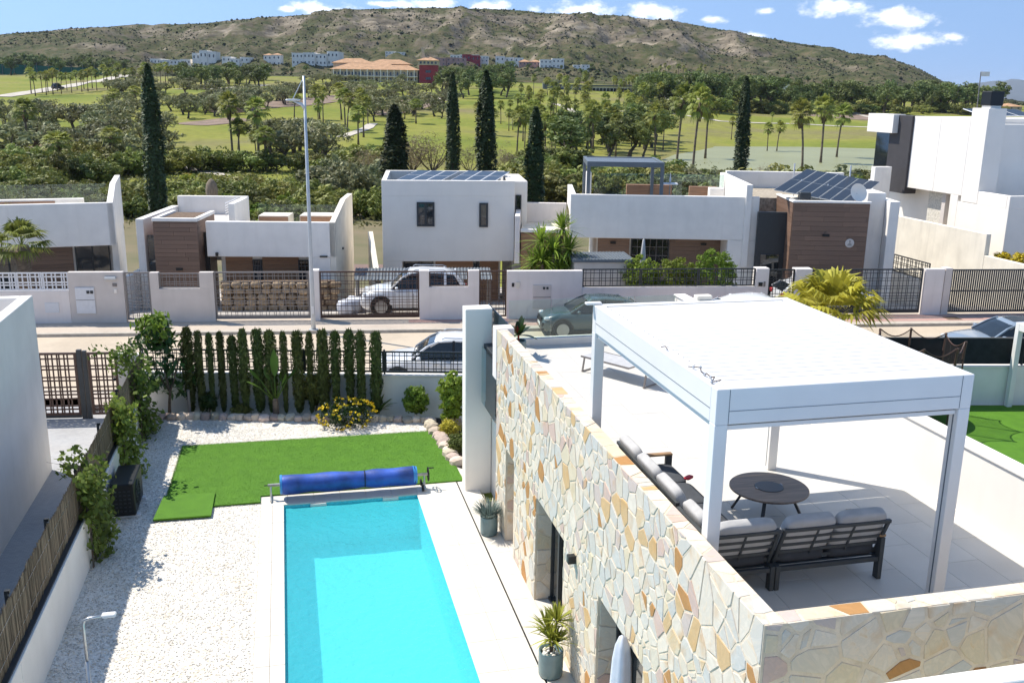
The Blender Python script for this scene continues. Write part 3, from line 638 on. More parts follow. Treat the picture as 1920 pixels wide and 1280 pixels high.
# ------------------------------------------------------------------ plants: meshes
def leaf_quads(C, size, rng, aspect=.55, Nrm=None, jit=1.0, sizevar=.35):
    C = np.asarray(C, float); n = len(C)
    N_ = rng.normal(size=(n, 3)) if Nrm is None else np.asarray(Nrm)+jit*rng.normal(size=(n, 3))
    N_ /= np.linalg.norm(N_, axis=1)[:, None]+1e-9
    T = rng.normal(size=(n, 3)); T -= N_*(T*N_).sum(1)[:, None]; T /= np.linalg.norm(T, axis=1)[:, None]+1e-9
    B = np.cross(N_, T); s = (size*(1+sizevar*rng.uniform(-1, 1, n)))[:, None]
    a = T*s; b = B*s*aspect
    V = np.stack([C-a, C-b*.9+a*.05, C+a, C+b*.9-a*.05], 1).reshape(-1, 3)
    return V, np.arange(4*n).reshape(-1, 4)
def clump_crown(rng, shape, nclump, nleaf, crad, size, aspect=.55, shell=.5):
    """leaf positions gathered in clumps inside an ellipsoid list shape=[(cx,cy,cz,rx,ry,rz),...]"""
    P = []; Nn = []
    for i in range(nclump):
        e = shape[rng.integers(len(shape))]; v = rng.normal(size=3); v /= np.linalg.norm(v); r = rng.uniform(shell, 1.0)
        c = np.array(e[:3])+np.array(e[3:])*v*r
        k = max(3, int(nleaf*rng.uniform(.6, 1.4))); q = rng.normal(size=(k, 3)); q /= np.linalg.norm(q, axis=1)[:, None]
        q *= rng.uniform(.35, 1, (k, 1))**.5*crad*rng.uniform(.7, 1.35); q[:, 2] *= .75
        P.append(c+q); Nn.append(q/crad+v*.5)
    P = np.concatenate(P); Nn = np.concatenate(Nn)
    return leaf_quads(P, size, rng, aspect, Nn, .6)
def trunk_mb(segs, n=7):
    mb = MB()
    for pts, rad in segs: mb.tube(pts, rad, n)
    return mb
def limbs(rng, base, h, spread, k, r0, fork=.35):
    segs = []; f = Vector((rng.normal()*.05*h, rng.normal()*.05*h, h*fork)); b = Vector(base)
    segs.append(([b, b.lerp(f, .5)+Vector((rng.normal()*.02*h, rng.normal()*.02*h, 0)), f], [r0*1.25, r0, r0*.85]))
    for i in range(k):
        a = 2*PI*(i+rng.uniform(0, .6))/k; e = f+Vector((math.cos(a)*spread*rng.uniform(.5, 1), math.sin(a)*spread*rng.uniform(.5, 1), h*rng.uniform(.3, .55)))
        m = f.lerp(e, .5)+Vector((0, 0, -.04*h)); segs.append(([f, m, e], [r0*.7, r0*.45, r0*.15]))
    return segs
PROTO = {}
def proto(kind, k, trunk, crown, extra=None): PROTO.setdefault(kind, []).append((trunk, crown, extra, k))
def joined(name, parts):
    """trunk and crown as one mesh for trees far off"""
    V = []; Q = []; T = []; mi_q = []; mi_t = []; mats = []; off = 0
    for me, mat in parts:
        mats.append(mat); n = len(me.vertices); co = np.empty(n*3, np.float32); me.vertices.foreach_get('co', co); V.append(co.reshape(-1, 3))
        for p in me.polygons:
            v = [i+off for i in p.vertices]
            if len(v) == 4: Q.append(v); mi_q.append(len(mats)-1)
            else:
                for j in range(1, len(v)-1): T.append((v[0], v[j], v[j+1])); mi_t.append(len(mats)-1)
        off += n
    return np_mesh(name, np.concatenate(V), Q, T, mats, mi_q+mi_t)
def make_protos():
    for k in range(4):   # olive: height 1
        r = np.random.default_rng(100+k); sg = limbs(r, (0, 0, 0), 1.0, .38, 4, .045, .28)
        sh = [(r.normal()*.16, r.normal()*.16, .62+r.normal()*.08, .30, .30, .24) for _ in range(4)]+[(0, 0, .6, .46, .46, .30)]
        V, q = clump_crown(r, sh, 34, 26, .11, .050, .45)
        proto('olive', k, trunk_mb(sg, 6).mesh('olive_trunk', M['bark']), np_mesh('olive_crown', V, q, mats=M['lf_olive']))
    for k in range(4):   # pine / broad evergreen
        r = np.random.default_rng(200+k); sg = limbs(r, (0, 0, 0), 1.0, .22, 4, .03, .35)
        sh = [(r.normal()*.12, r.normal()*.12, .55+i*.11, .24-.02*i, .24-.02*i, .15) for i in range(4)]+[(0, 0, .62, .27, .27, .33)]
        V, q = clump_crown(r, sh, 44, 28, .085, .042, .4)
        proto('pine', k, trunk_mb(sg, 6).mesh('pine_trunk', M['bark']), np_mesh('pine_crown', V, q, mats=M['lf_pine']))
    for k in range(4):   # bush
        r = np.random.default_rng(300+k); sg = limbs(r, (0, 0, 0), .8, .3, 5, .03, .1)
        sh = [(r.normal()*.25, r.normal()*.25, .45+r.normal()*.1, .32, .32, .32) for _ in range(5)]+[(0, 0, .4, .55, .55, .42)]
        V, q = clump_crown(r, sh, 60, 34, .13, .052, .5, .35)
        proto('bush', k, trunk_mb(sg, 5).mesh('bush_stems', M['bark']), np_mesh('bush_crown', V, q, mats=M['lf_bush']))
        me2 = PROTO['bush'][-1][1].copy(); me2.materials.clear(); me2.materials.append(M['lf_bright']); proto('brightbush', k, PROTO['bush'][-1][0], me2)
        V, q = clump_crown(r, sh, 46, 34, .16, .040, .12, .2)
        proto('thicket', k, trunk_mb(limbs(r, (0, 0, 0), 1, .45, 9, .02, .08), 5).mesh('thicket_stems', M['bark']), np_mesh('thicket_crown', V, q, mats=M['lf_dry']))
        me3 = PROTO['bush'][-1][1].copy(); me3.materials.clear(); me3.materials.append(M['lf_olive']); proto('greybush', k, PROTO['bush'][-1][0], me3)
    for k in range(3):   # cypress spindle
        r = np.random.default_rng(400+k); n = 5200; t = r.uniform(0, 1, n)**.85; a = r.uniform(0, 2*PI, n)
        prof = np.interp(t, [0, .04, .15, .5, .8, .93, 1], [.25, .7, .92, 1, .72, .38, .04])*.053
        rad = prof*(1+.16*np.sin(a*3+t*9+k)+.1*np.sin(a*7-t*23))*r.uniform(.72, 1.04, n)
        C = np.stack([rad*np.cos(a), rad*np.sin(a), t*.985+.012], 1); Nn = np.stack([np.cos(a), np.sin(a), np.full(n, .9)], 1)
        V, q = leaf_quads(C, .016, r, .35, Nn, .5)
        mbt = MB().tube([(0, 0, 0), (0, 0, .9)], [.016, .004], 6)
        proto('cypress', k, mbt.mesh('cypress_trunk', M['bark']), np_mesh('cypress_crown', V, q, mats=M['lf_cyp']))
    for k in range(5):   # fan palm, trunk height ~1 to crown
        r = np.random.default_rng(500+k); lean = r.normal(size=2)*.05
        pts = [Vector((lean[0]*t*t, lean[1]*t*t, t*.84)) for t in (0, .2, .5, .8, 1)]; top = pts[-1]
        mbt = MB().tube(pts, [.030, .021, .018, .018, .021], 8)
        V = []; T = []; nf = 34
        for i in range(nf):
            az = i*2.399+r.uniform(-.2, .2); el = math.radians(np.interp(i/nf, [0, .35, .75, 1], [78, 40, -8, -48])+r.uniform(-8, 8))
            d = Vector((math.cos(az)*math.cos(el), math.sin(az)*math.cos(el), math.sin(el))); L_ = .125*r.uniform(.85, 1.15)
            b = top+d*L_; s = d.cross(Vector((0, 0, 1))).normalized() if abs(d.z) < .98 else Vector((1, 0, 0)); u = s.cross(d)
            V += [top-s*.003, top+s*.003, b]; T.append((len(V)-3, len(V)-2, len(V)-1))
            for j in range(11):
                f = (j-5)/5*1.25; dd = (d*math.cos(f)+s*math.sin(f)).normalized(); ln = .15*(1-.25*abs(j-5)/5)*r.uniform(.85, 1.1)
                m_ = b+dd*ln*.6+u*.006; e = b+dd*ln-Vector((0, 0, ln*.32)); w = (u*.25+s*math.cos(f)-d*math.sin(f)).normalized()*.0125
                n0 = len(V); V += [b, m_-w, m_+w, e]; T += [(n0, n0+1, n0+2), (n0+1, n0+3, n0+2)]
        crown = np_mesh('palm_crown', np.array([tuple(v) for v in V]), None, T, M['lf_palm'])
        Vs = []; Ts = []
        for i in range(90):
            az = r.uniform(0, 2*PI); h = r.uniform(.0, 1); z = .84-.02-h*.13; rr = .028+.05*(1-h)*r.uniform(.5, 1)
            p = Vector((top.x+math.cos(az)*.02, top.y+math.sin(az)*.02, z+.02)); e = Vector((top.x+math.cos(az)*rr, top.y+math.sin(az)*rr, z-.06))
            w = Vector((-math.sin(az), math.cos(az), 0))*.012; n0 = len(Vs); Vs += [p-w*.5, p+w*.5, e+w, e-w]; Ts += [(n0, n0+1, n0+2), (n0, n0+2, n0+3)]
        skirt = np_mesh('palm_skirt', np.array([tuple(v) for v in Vs]), None, Ts, M['skirt'])
        proto('palm', k, mbt.mesh('palm_trunk', M['palmtrunk'], True), crown, skirt)
    for k in list(PROTO):
        PROTO[k+'_far'] = [joined(k+'_far', [(p[0], p[0].materials[0]), (p[1], p[1].materials[0])]+([(p[2], p[2].materials[0])] if p[2] else [])) for p in PROTO[k]]
make_protos()
PNAME = {'olive': ('olive_tree', 'tree'), 'pine': ('evergreen_tree', 'tree'), 'bush': ('shrub', 'shrub'), 'brightbush': ('bright_shrub', 'shrub'), 'thicket': ('dry_thicket', 'shrub'),
         'greybush': ('grey_shrub', 'shrub'), 'cypress': ('cypress_tree', 'cypress'), 'palm': ('fan_palm', 'palm tree')}
def plant(kind, p, h, label, group=None, rz=None, wide=1.0, far=None, k=None):
    k = rnd.randrange(len(PROTO[kind])) if k is None else k; rz = rnd.uniform(0, 6.28) if rz is None else rz
    dist = math.hypot(p[0], p[1]); px = h*CAMF/dist; nm, cat = PNAME[kind]
    if far is None: far = px < 42
    if far:
        o = link(nm, PROTO[kind+'_far'][k], None, p, rz, (h*wide, h*wide, h)); return tag(o, label, cat, group)
    tr, cr, ex, _ = PROTO[kind][k]; o = thing(nm, label, cat, p, rz, group); o.scale = (h*wide, h*wide, h)
    link('trunk' if kind not in ('bush', 'brightbush', 'thicket', 'greybush') else 'stems', tr, o); link('crown' if kind != 'palm' else 'fronds', cr, o)
    if ex: link('dry_skirt', ex, o)
    return o
def scatter(kind, x0, x1, y0, y1, n, h0, h1, label, group, wide=1.0, wv=.28, mind=0.0, tilt=0.0):
    pts = []; tries = 0
    while len(pts) < n and tries < n*14:
        tries += 1; px = rnd.uniform(x0, x1); py = rnd.uniform(y0, y1)+tilt*(px-x0); p = G(px, py); h = rnd.uniform(h0, h1)
        if p.z < -4.35: continue
        if mind and any((p-q).length < mind for q in pts): continue
        pts.append(p); plant(kind, p-Vector((0, 0, .1)), h, label, group, wide=wide*rnd.uniform(1-wv, 1+wv))

# the six tall cypresses behind the houses
for px, top, dist, wd, lab in ((290, 120, 96, 1.22, 'tall dark cypress rising behind the low white house at the left'), (741, 196, 104, 1.75, 'broad shorter cypress at the left of the four behind the two storey house'),
                               (849, 135, 108, .95, 'slim tall cypress behind the middle of the two storey house'), (911, 132, 106, 1.35, 'thick tall cypress behind the right end of the two storey house'),
                               (1003, 200, 104, 1.25, 'cypress standing alone between the two storey house and the grey roof pergola'), (1389, 143, 128, 1.15, 'cypress beside the lake, between the two groups of tall palms')):
    g = GD(px, dist); e = CH-1.0; d = ray(px, top); t = dist/(FX*d.x+FY*d.y); h = CH+t*d.z-g.z
    plant('cypress', g, h, lab, wide=wd*15/h, k=rnd.randrange(3))
# palms one can tell apart
for i, (px, base, top, lab) in enumerate(((1268, 322, 172, 'leftmost of the three tall shaggy palms beside the lake'), (1298, 332, 176, 'middle of the three tall shaggy palms beside the lake'), (1322, 300, 190, 'leaning right hand palm of the three tall shaggy ones by the lake'),
                        (1503, 326, 203, 'left palm of the trio in front of the lake near the solar roof'), (1538, 312, 196, 'middle palm of the trio in front of the lake near the solar roof'), (1568, 300, 208, 'right palm of the trio in front of the lake near the solar roof'),
                        (437, 305, 188, 'tall palm with a bare trunk on the golf course right of the big cypress'), (486, 305, 196, 'bushy palm on the golf course left of the white street lamp'), (205, 322, 250, 'palm in front of the pale fairway left of the big cypress'),
                        (214, 213, 174, 'small palm alone on the far left fairway'), (258, 205, 168, 'small palm on the far fairway close to the big cypress'), (552, 222, 182, 'small palm behind the head of the street lamp'),
                        (672, 272, 205, 'short palm on the fairway between street lamp and two storey house'), (672, 322, 275, 'young palm beside the golfers'), (1240, 252, 210, 'short palm beside the pond edge left of the three shaggy palms'),
                        (118, 346, 262, 'palm among the shrubs at the far left'), (55, 300, 205, 'palm among the olive trees at the far left'), (780, 232, 190, 'thin palm between the first two cypresses'))):
    g = G(px, base); dist = math.hypot(g.x, g.y); h = (base-top)*dist/CAMF
    o = plant('palm', g, h, lab, wide=min(1.35, 10.5/h)*rnd.uniform(.95, 1.1), k=i % 5, far=False)
for px, base, h in ((1371, 262, 8), (1438, 287, 9), (1456, 287, 9.5), (1212, 255, 9), (1398, 205, 8), (1447, 232, 5)):
    plant('palm', G(px, base), h*.8, 'thin young palm standing in the shallow edge of the lake', 'young palms along the lake', far=False, wide=.9)
scatter('palm', 965, 1245, 196, 300, 62, 7, 11.5, 'slender fan palm in the dense palm grove of the golf course', 'palm grove right of the tall cypresses', .85, mind=3)
scatter('palm', 590, 700, 222, 262, 9, 8, 11, 'fan palm in the loose row on the middle fairway', 'palms on the middle fairway', .9, mind=4)
scatter('palm', 1000, 1200, 166, 182, 26, 7, 10, 'fan palm in front of the long low far building', 'palms in front of the long building', .9, mind=4)
for i in range(34):
    px = 60+8.3*i+rnd.uniform(-3, 3); plant('palm', G(px, 176-.088*(px-60)+(5 if i % 2 else 0)), rnd.uniform(8, 11), 'fan palm in the avenue along the far road', 'palms along the far road', wide=.95)
scatter('palm', 440, 520, 286, 330, 5, 5, 8, 'fan palm among the shrubs behind the lamp pole', 'palms among the shrubs behind the houses', 1.1, mind=3)
scatter('palm', 890, 1010, 215, 262, 12, 5, 8, 'low palm behind the thick cypress', 'low palms behind the cypresses', 1.2, mind=3)
scatter('palm', 1230, 1330, 140, 150, 14, 7, 10, 'tiny palm on the terrace below the quarry hill', 'palms below the quarry hill', 1, mind=4)
# olive groves and other trees on the course
scatter('olive', 0, 320, 226, 318, 54, 4.5, 7.5, 'grey green olive tree in the grove at the left', 'olive grove at the left', 1.25, mind=3.5)
scatter('olive', 200, 330, 190, 215, 12, 4, 6, 'olive tree beside the far left fairway', 'olives along the far left fairway', 1.2, mind=5)
scatter('olive', 330, 480, 207, 226, 22, 5, 7, 'olive tree in the row behind the tall cypress', 'olive row in the middle of the course', 1.3, mind=4, tilt=-.08)
scatter('olive', 400, 700, 188, 208, 46, 5, 7, 'olive tree in the long grove below the clubhouse', 'long olive grove below the clubhouse', 1.25, mind=4, tilt=-.06)
scatter('olive', 500, 620, 275, 305, 12, 5, 8, 'olive tree beside the golf path behind the lamp pole', 'olives beside the golf path', 1.25, mind=4)
scatter('olive', 690, 850, 175, 232, 34, 5, 7.5, 'olive tree on the slope between clubhouse and cypresses', 'olives on the clubhouse slope', 1.2, mind=4, tilt=-.05)
scatter('olive', 205, 420, 158, 180, 30, 5, 7, 'olive tree along the far road', 'olives along the far road', 1.25, mind=5)
scatter('olive', 560, 760, 148, 164, 20, 4, 7, 'small tree in front of the clubhouse', 'small trees in front of the clubhouse', 1.2, mind=5)
scatter('pine', 345, 500, 150, 168, 34, 8, 12, 'dark evergreen in the clump left of the clubhouse', 'dark clump left of the clubhouse', 1.35, mind=3)
scatter('pine', 830, 960, 148, 185, 30, 8, 13, 'evergreen on the rise right of the red tower', 'evergreens right of the red tower', 1.3, mind=4)
scatter('pine', 1195, 1880, 196, 210, 120, 10, 16, 'tall evergreen in the tree line beyond the lake', 'tree line beyond the lake', 1.15, mind=3.5, tilt=.006)
scatter('pine', 1060, 1240, 262, 318, 26, 7, 10.5, 'bushy dark pine behind the grey roof pergola', 'bushy pines behind the pergola', 1.5, mind=3)
scatter('pine', 0, 240, 128, 142, 40, 8, 14, 'dark tree at the foot of the hill on the far left', 'trees at the foot of the hill', 1.4, mind=5)
scatter('pine', 500, 1200, 126, 142, 34, 3.5, 6, 'tree among the far white villas', 'trees among the far villas', 1.3, mind=6)
scatter('pine', 1200, 1500, 168, 186, 40, 8, 12, 'tree in front of the far white houses on the right', 'trees in front of the far right houses', 1.3, mind=5)
# shrub belt right behind the houses
scatter('bush', 0, 720, 318, 352, 70, 3.0, 5.5, 'dense green shrub in the belt behind the houses', 'shrub belt behind the houses on the left', 1.25, mind=2.2)
scatter('bush', 0, 720, 352, 420, 74, 2.2, 4.2, 'low dense shrub close behind the garden walls', 'low shrubs behind the left houses', 1.3, mind=1.8)
scatter('brightbush', 40, 680, 325, 410, 26, 1.6, 2.6, 'yellowish green young shrub in the belt behind the houses', 'yellowish shrubs behind the left houses', 1.2, mind=3)
scatter('bush', 985, 1250, 316, 385, 62, 3.2, 5.4, 'green shrub between the two storey house and the lake', 'shrubs left of the lake', 1.3, mind=2)
scatter('greybush', 1225, 1700, 330, 372, 36, 2.5, 4.2, 'silvery shrub on the near shore of the lake', 'silvery shrubs on the near shore', 1.2, mind=2)
scatter('bush', 1240, 1660, 345, 420, 44, 2.6, 4.0, 'green shrub behind the solar roof house', 'shrubs behind the solar roof house', 1.3, mind=2)
scatter('greybush', 600, 720, 345, 392, 7, 4.0, 5.5, 'silvery tree beside the dark roof at the left of the two storey house', 'silvery trees left of the two storey house', 1.1, mind=2.5)
for i in range(46):
    plant(rnd.choice(('greybush', 'bush', 'bush')), GD(rnd.uniform(1225, 1715), rnd.uniform(104, 134)), rnd.uniform(3.2, 5.6), 'bushy shrub in the thicket along the near shore of the lake', 'thicket along the near shore', wide=rnd.uniform(1.0, 1.5), far=False)
for px, py, h, lab in ((775, 330, 8, 'bare brown willow thicket left of the slim cypress'), (815, 332, 9, 'large bare brown willow thicket behind the two storey house'), (700, 340, 6.5, 'brown thicket at the left edge of the two storey house'), (882, 330, 6, 'brown thicket between the slim and the thick cypress'),
                       (950, 335, 6.5, 'dry thicket right of the thick cypress'), (1035, 318, 6, 'pale dry reeds right of the lone cypress'), (1615, 345, 3.6, 'reddish brown thicket on the near shore right of the palms'), (1440, 345, 3.4, 'brown reeds on the near shore below the cypress')):
    plant('thicket', G(px, py), h, lab, wide=1.15)
for px, py, h, lab in ((370, 372, 1.6, 'yellow flowering broom in the shrub belt'), (352, 340, 1.3, 'small yellow flowering broom higher in the shrub belt')):
    o = plant('brightbush', G(px, py), h, lab, far=False, wide=1.5)
    V, q = clump_crown(np.random.default_rng(5), [(0, 0, .55, .5, .5, .4)], 30, 20, .12, .03, .7, .8); link('flowers', np_mesh('broom_flowers', V, q, mats=M['flower_y']), o)
scatter('bush', 1195, 1880, 203, 213, 80, 4.5, 8, 'leafy undergrowth shrub at the foot of the tree line beyond the lake', 'shrubs under the tree line', 1.5, mind=3, tilt=.006)
# loose pines along the rim and scrub over the hillside
def hillscrub():
    r = np.random.default_rng(77); n = 34000; a = r.uniform(-.62, .56, n); d = 705+(RD+12-705)*r.uniform(0, 1, n)**.8
    l = a*d; x = FX*d+FY*l; y = FY*d-FX*l; z = terr(x, y); keep = fbm(x/60, y/60, 3, 19)+.25*r.normal(size=n) > -.02
    rim = (d > RD-60) & (r.uniform(0, 1, n) < .5); keep |= rim
    x, y, z, d = x[keep], y[keep], z[keep], d[keep]; n = len(x); s = r.uniform(.35, 1.25, n)*(1+1.1*(r.uniform(0, 1, n) > .96))
    base = np.array([(1, 0, .3), (.3, .95, .35), (-.8, .6, .3), (-.8, -.6, .3), (.3, -.95, .35), (.1, .1, 1.1), (0, 0, -.3)]); tri = [(0, 1, 5), (1, 2, 5), (2, 3, 5), (3, 4, 5), (4, 0, 5), (1, 0, 6), (2, 1, 6), (3, 2, 6), (4, 3, 6), (0, 4, 6)]
    V = base[None]*s[:, None, None]*r.uniform(.7, 1.3, (n, 7, 3))+np.stack([x, y, z], 1)[:, None]
    T = (np.array(tri)[None]+7*np.arange(n)[:, None, None]).reshape(-1, 3)
    o = link('scrub', np_mesh('scrub', V.reshape(-1, 3), None, T, pm('hill_scrub', (.058, .064, .032), .95, .2, .01, isl=.45, spec=.1))); tag(o, 'dark scrub dotted over the rocky hillside', 'scrub', kind='stuff')
hillscrub()
# rough grass and low herbs between the shrubs
def rough():
    r = np.random.default_rng(31); P = []
    for px0, px1, py0, py1, n in ((0, 720, 300, 420, 9000), (980, 1700, 312, 420, 8000)):
        for i in range(260):
            g = G(r.uniform(px0, px1), r.uniform(py0, py1))
            k = n//260; q = np.stack([g.x+r.normal(size=k)*3.0, g.y+r.normal(size=k)*3.0, np.zeros(k)], 1); q[:, 2] = terr(q[:, 0], q[:, 1])+r.uniform(.1, .55, k); P.append(q)
    V, q = leaf_quads(np.concatenate(P), .28, r, .4)
    o = link('undergrowth', np_mesh('undergrowth', V, q, mats=leaf('undergrowth_leaf', (.16, .155, .06), .5))); tag(o, 'rough undergrowth covering the ground behind the houses', 'undergrowth', kind='stuff')
rough()

# ------------------------------------------------------------------ street
SP0 = Vector((-9.7, 39.74, 0)); SANG = math.radians(-7.34); SU = Vector((math.cos(SANG), math.sin(SANG), 0)); SN = Vector((-SU.y, SU.x, 0))
def sx(px):
    """distance along the far garden walls of the column px"""
    py = 606-.0097*(px-70); d = ray(px, py); o = Vector((0, 0, CH))
    t = (SP0-o).dot(SN)/Vector((d.x, d.y, 0)).dot(SN); p = o+d*t; return (p-SP0).dot(SU)
def sp(t, off=0.0, z=0.0): p = SP0+SU*t+SN*off; return Vector((p.x, p.y, z))
NF0 = Vector((-4.25, 28.05, 0)); NF1 = Vector((10.0, 24.85, 0)); NFU = (NF1-NF0).normalized(); NFN = Vector((-NFU.y, NFU.x, 0)); NFA = math.atan2(NFU.y, NFU.x)
def strip(name, mat, a, b, z, y0=None):
    """long ground strip between two lines given as (offset at left, offset at right) from the far walls"""
    pts = [sp(-34, a[0]), sp(70, a[1]), sp(70, b[1]), sp(-34, b[0])]
    o = MB().add([(p.x, p.y, z) for p in pts], [(0, 1, 2, 3)]).build(name, mat); o['kind'] = 'structure'; return o
strip('road', M['road'], (-11.5, -7), (-1.95, -1.35), -.11)
def slab(name, mat, poly, z0, z1, kind='structure'):
    a = sum(poly[i][0]*poly[(i+1) % len(poly)][1]-poly[(i+1) % len(poly)][0]*poly[i][1] for i in range(len(poly)))
    if a < 0: poly = poly[::-1]
    o = MB().prism(poly, z0, z1).build(name, mat); o['kind'] = kind; return o
slab('pavement', M['walk'], [tuple(sp(t, o)[:2]) for t, o in ((-34, -1.83), (70, -1.23), (70, .4), (-34, .4))], -.2, 0)
slab('kerb', M['kerb'], [tuple(sp(t, o)[:2]) for t, o in ((-34, -2.0), (70, -1.4), (70, -1.23), (-34, -1.83))], -.2, .004)
slab('red_paving_band', M['walk_red'], [tuple(sp(t, o)[:2]) for t, o in ((17.5, -1.2), (70, -.95), (70, -.55), (17.5, -.62))], 0, .006)
slab('red_paving_band', M['walk_red'], [tuple(sp(t, o)[:2]) for t, o in ((14.5, -.5), (70, -.38), (70, -.05), (14.5, -.05))], 0, .006)
slab('pavement', M['walk'], [tuple((NF0-NFU*25+NFN*.18)[:2]), tuple((NF0+NFU*60+NFN*.18)[:2]), tuple((NF0+NFU*60+NFN*1.5)[:2]), tuple((NF0-NFU*25+NFN*1.5)[:2])], -.2, 0)
slab('kerb', M['kerb'], [tuple((NF0-NFU*25+NFN*1.5)[:2]), tuple((NF0+NFU*60+NFN*1.5)[:2]), tuple((NF0+NFU*60+NFN*1.66)[:2]), tuple((NF0-NFU*25+NFN*1.66)[:2])], -.2, .004)
# paved yards of the houses across the street, falling away from it
def yard():
    offs = [(.15, -.004), (3, -.35), (8, -1.1), (19, -2.5)]; V = []; q = []
    for t in (-34, 70):
        for o, z in offs: p = sp(t, o, z); V.append(p)
    for i in range(3): q.append((i, 4+i, 5+i, 1+i))
    o = MB().add(V, q).build('front_yard', M['yard']); o['kind'] = 'structure'
yard()
mb = MB().obox((0, 0, 0), (.62, .5, .02)); o = mb.build('drain_cover', M['soil'], None, sp(sx(1768), -.75, .005), SANG); tag(o, 'square iron drain cover in the pavement across the street', 'drain cover')

# lattice panels: uneven woven bars in a frame
def lattice(parent, mat, x0, x1, z0, z1, y=0.0, ft=.05, bt=.018, seed=0, nh=None, dv=.17, frame=True):
    r = random.Random(seed)
    if frame:
        cube('frame', mat, parent, ((x0+x1)/2, y, z1-ft/2), (x1-x0, ft, ft)); cube('frame', mat, parent, ((x0+x1)/2, y, z0+ft/2), (x1-x0, ft, ft))
        cube('frame', mat, parent, (x0+ft/2, y, (z0+z1)/2), (ft, ft*.96, z1-z0-2*ft)); cube('frame', mat, parent, (x1-ft/2, y, (z0+z1)/2), (ft, ft*.96, z1-z0-2*ft))
    x = x0+ft; seq = [dv, dv*.45, dv, dv*.7, dv*1.15, dv*.45, dv*.85]; k = r.randrange(7)
    while True:
        x += seq[k % 7]; k += 1
        if x > x1-ft-.03: break
        cube('bar', mat, parent, (x, y-.004, (z0+z1)/2), (bt, bt, z1-z0-ft))
    zs = []; z = z1-ft; k = 0; hs = [.16, .28, .13, .30, .13, .25, .16, .13]
    while True:
        z -= hs[k % 8]*(1 if nh is None else nh); k += 1
        if z < z0+ft+.05: break
        cube('bar', mat, parent, ((x0+x1)/2, y+.004+bt*.5, z), (x1-x0-ft, bt*.9, bt*1.1))
def wallbox(name, mats, parts, label, cat, p, rz, group=None):
    t = thing(name, label, cat, p, rz, group)
    for nm, mt, b in parts: MB().box(*b, .008).build(nm, M[mt], t)
    return t
SEGS = [  # kind, px from, px to, label
 ('lowwhite', -60, 135, 'low white garden wall topped with white lattice at the far left'), ('pier_mauve', 135, 238, 'mauve grey gate wall with a white meter box'), ('gate_grey', 239, 287, 'narrow grey lattice garden gate left of the mauve wall panel'),
 ('pier_insert_mauve', 287, 405, 'mauve grey wall with a small lattice opening'), ('slide_grey', 405, 583, 'wide taupe lattice sliding gate beside the lamp pole'), ('pier_white', 583, 601, 'slim white gate pillar behind the lamp pole'),
 ('slide_brown', 601, 787, 'wide brown lattice sliding gate in front of the white estate car'), ('pier_insert_white', 787, 898, 'white wall with a lattice opening in front of the white car'), ('gate_brown', 898, 950, 'narrow brown lattice gate right of the white car'),
 ('pier_meter', 950, 1090, 'white gate wall with grey meter cabinet behind the teal car'), ('lowdark', 1090, 1412, 'low white wall with black lattice railing in front of the hedge'), ('pier_white2', 1412, 1436, 'white gate pillar with doorbell right of the hedge'),
 ('gate_dark', 1436, 1485, 'narrow black lattice gate left of the brown entrance block'), ('pier_white3', 1485, 1516, 'white pillar left of the black sliding gate'), ('slide_dark', 1516, 1724, 'wide black lattice sliding gate behind the yellow palm'),
 ('pier_white4', 1726, 1762, 'stout white gate pillar right of the black lattice gate'), ('pier_grey', 1763, 1776, 'grey end of the wall beside the slatted gate'), ('slatgate', 1776, 2060, 'black gate of close upright slats at the far right')]
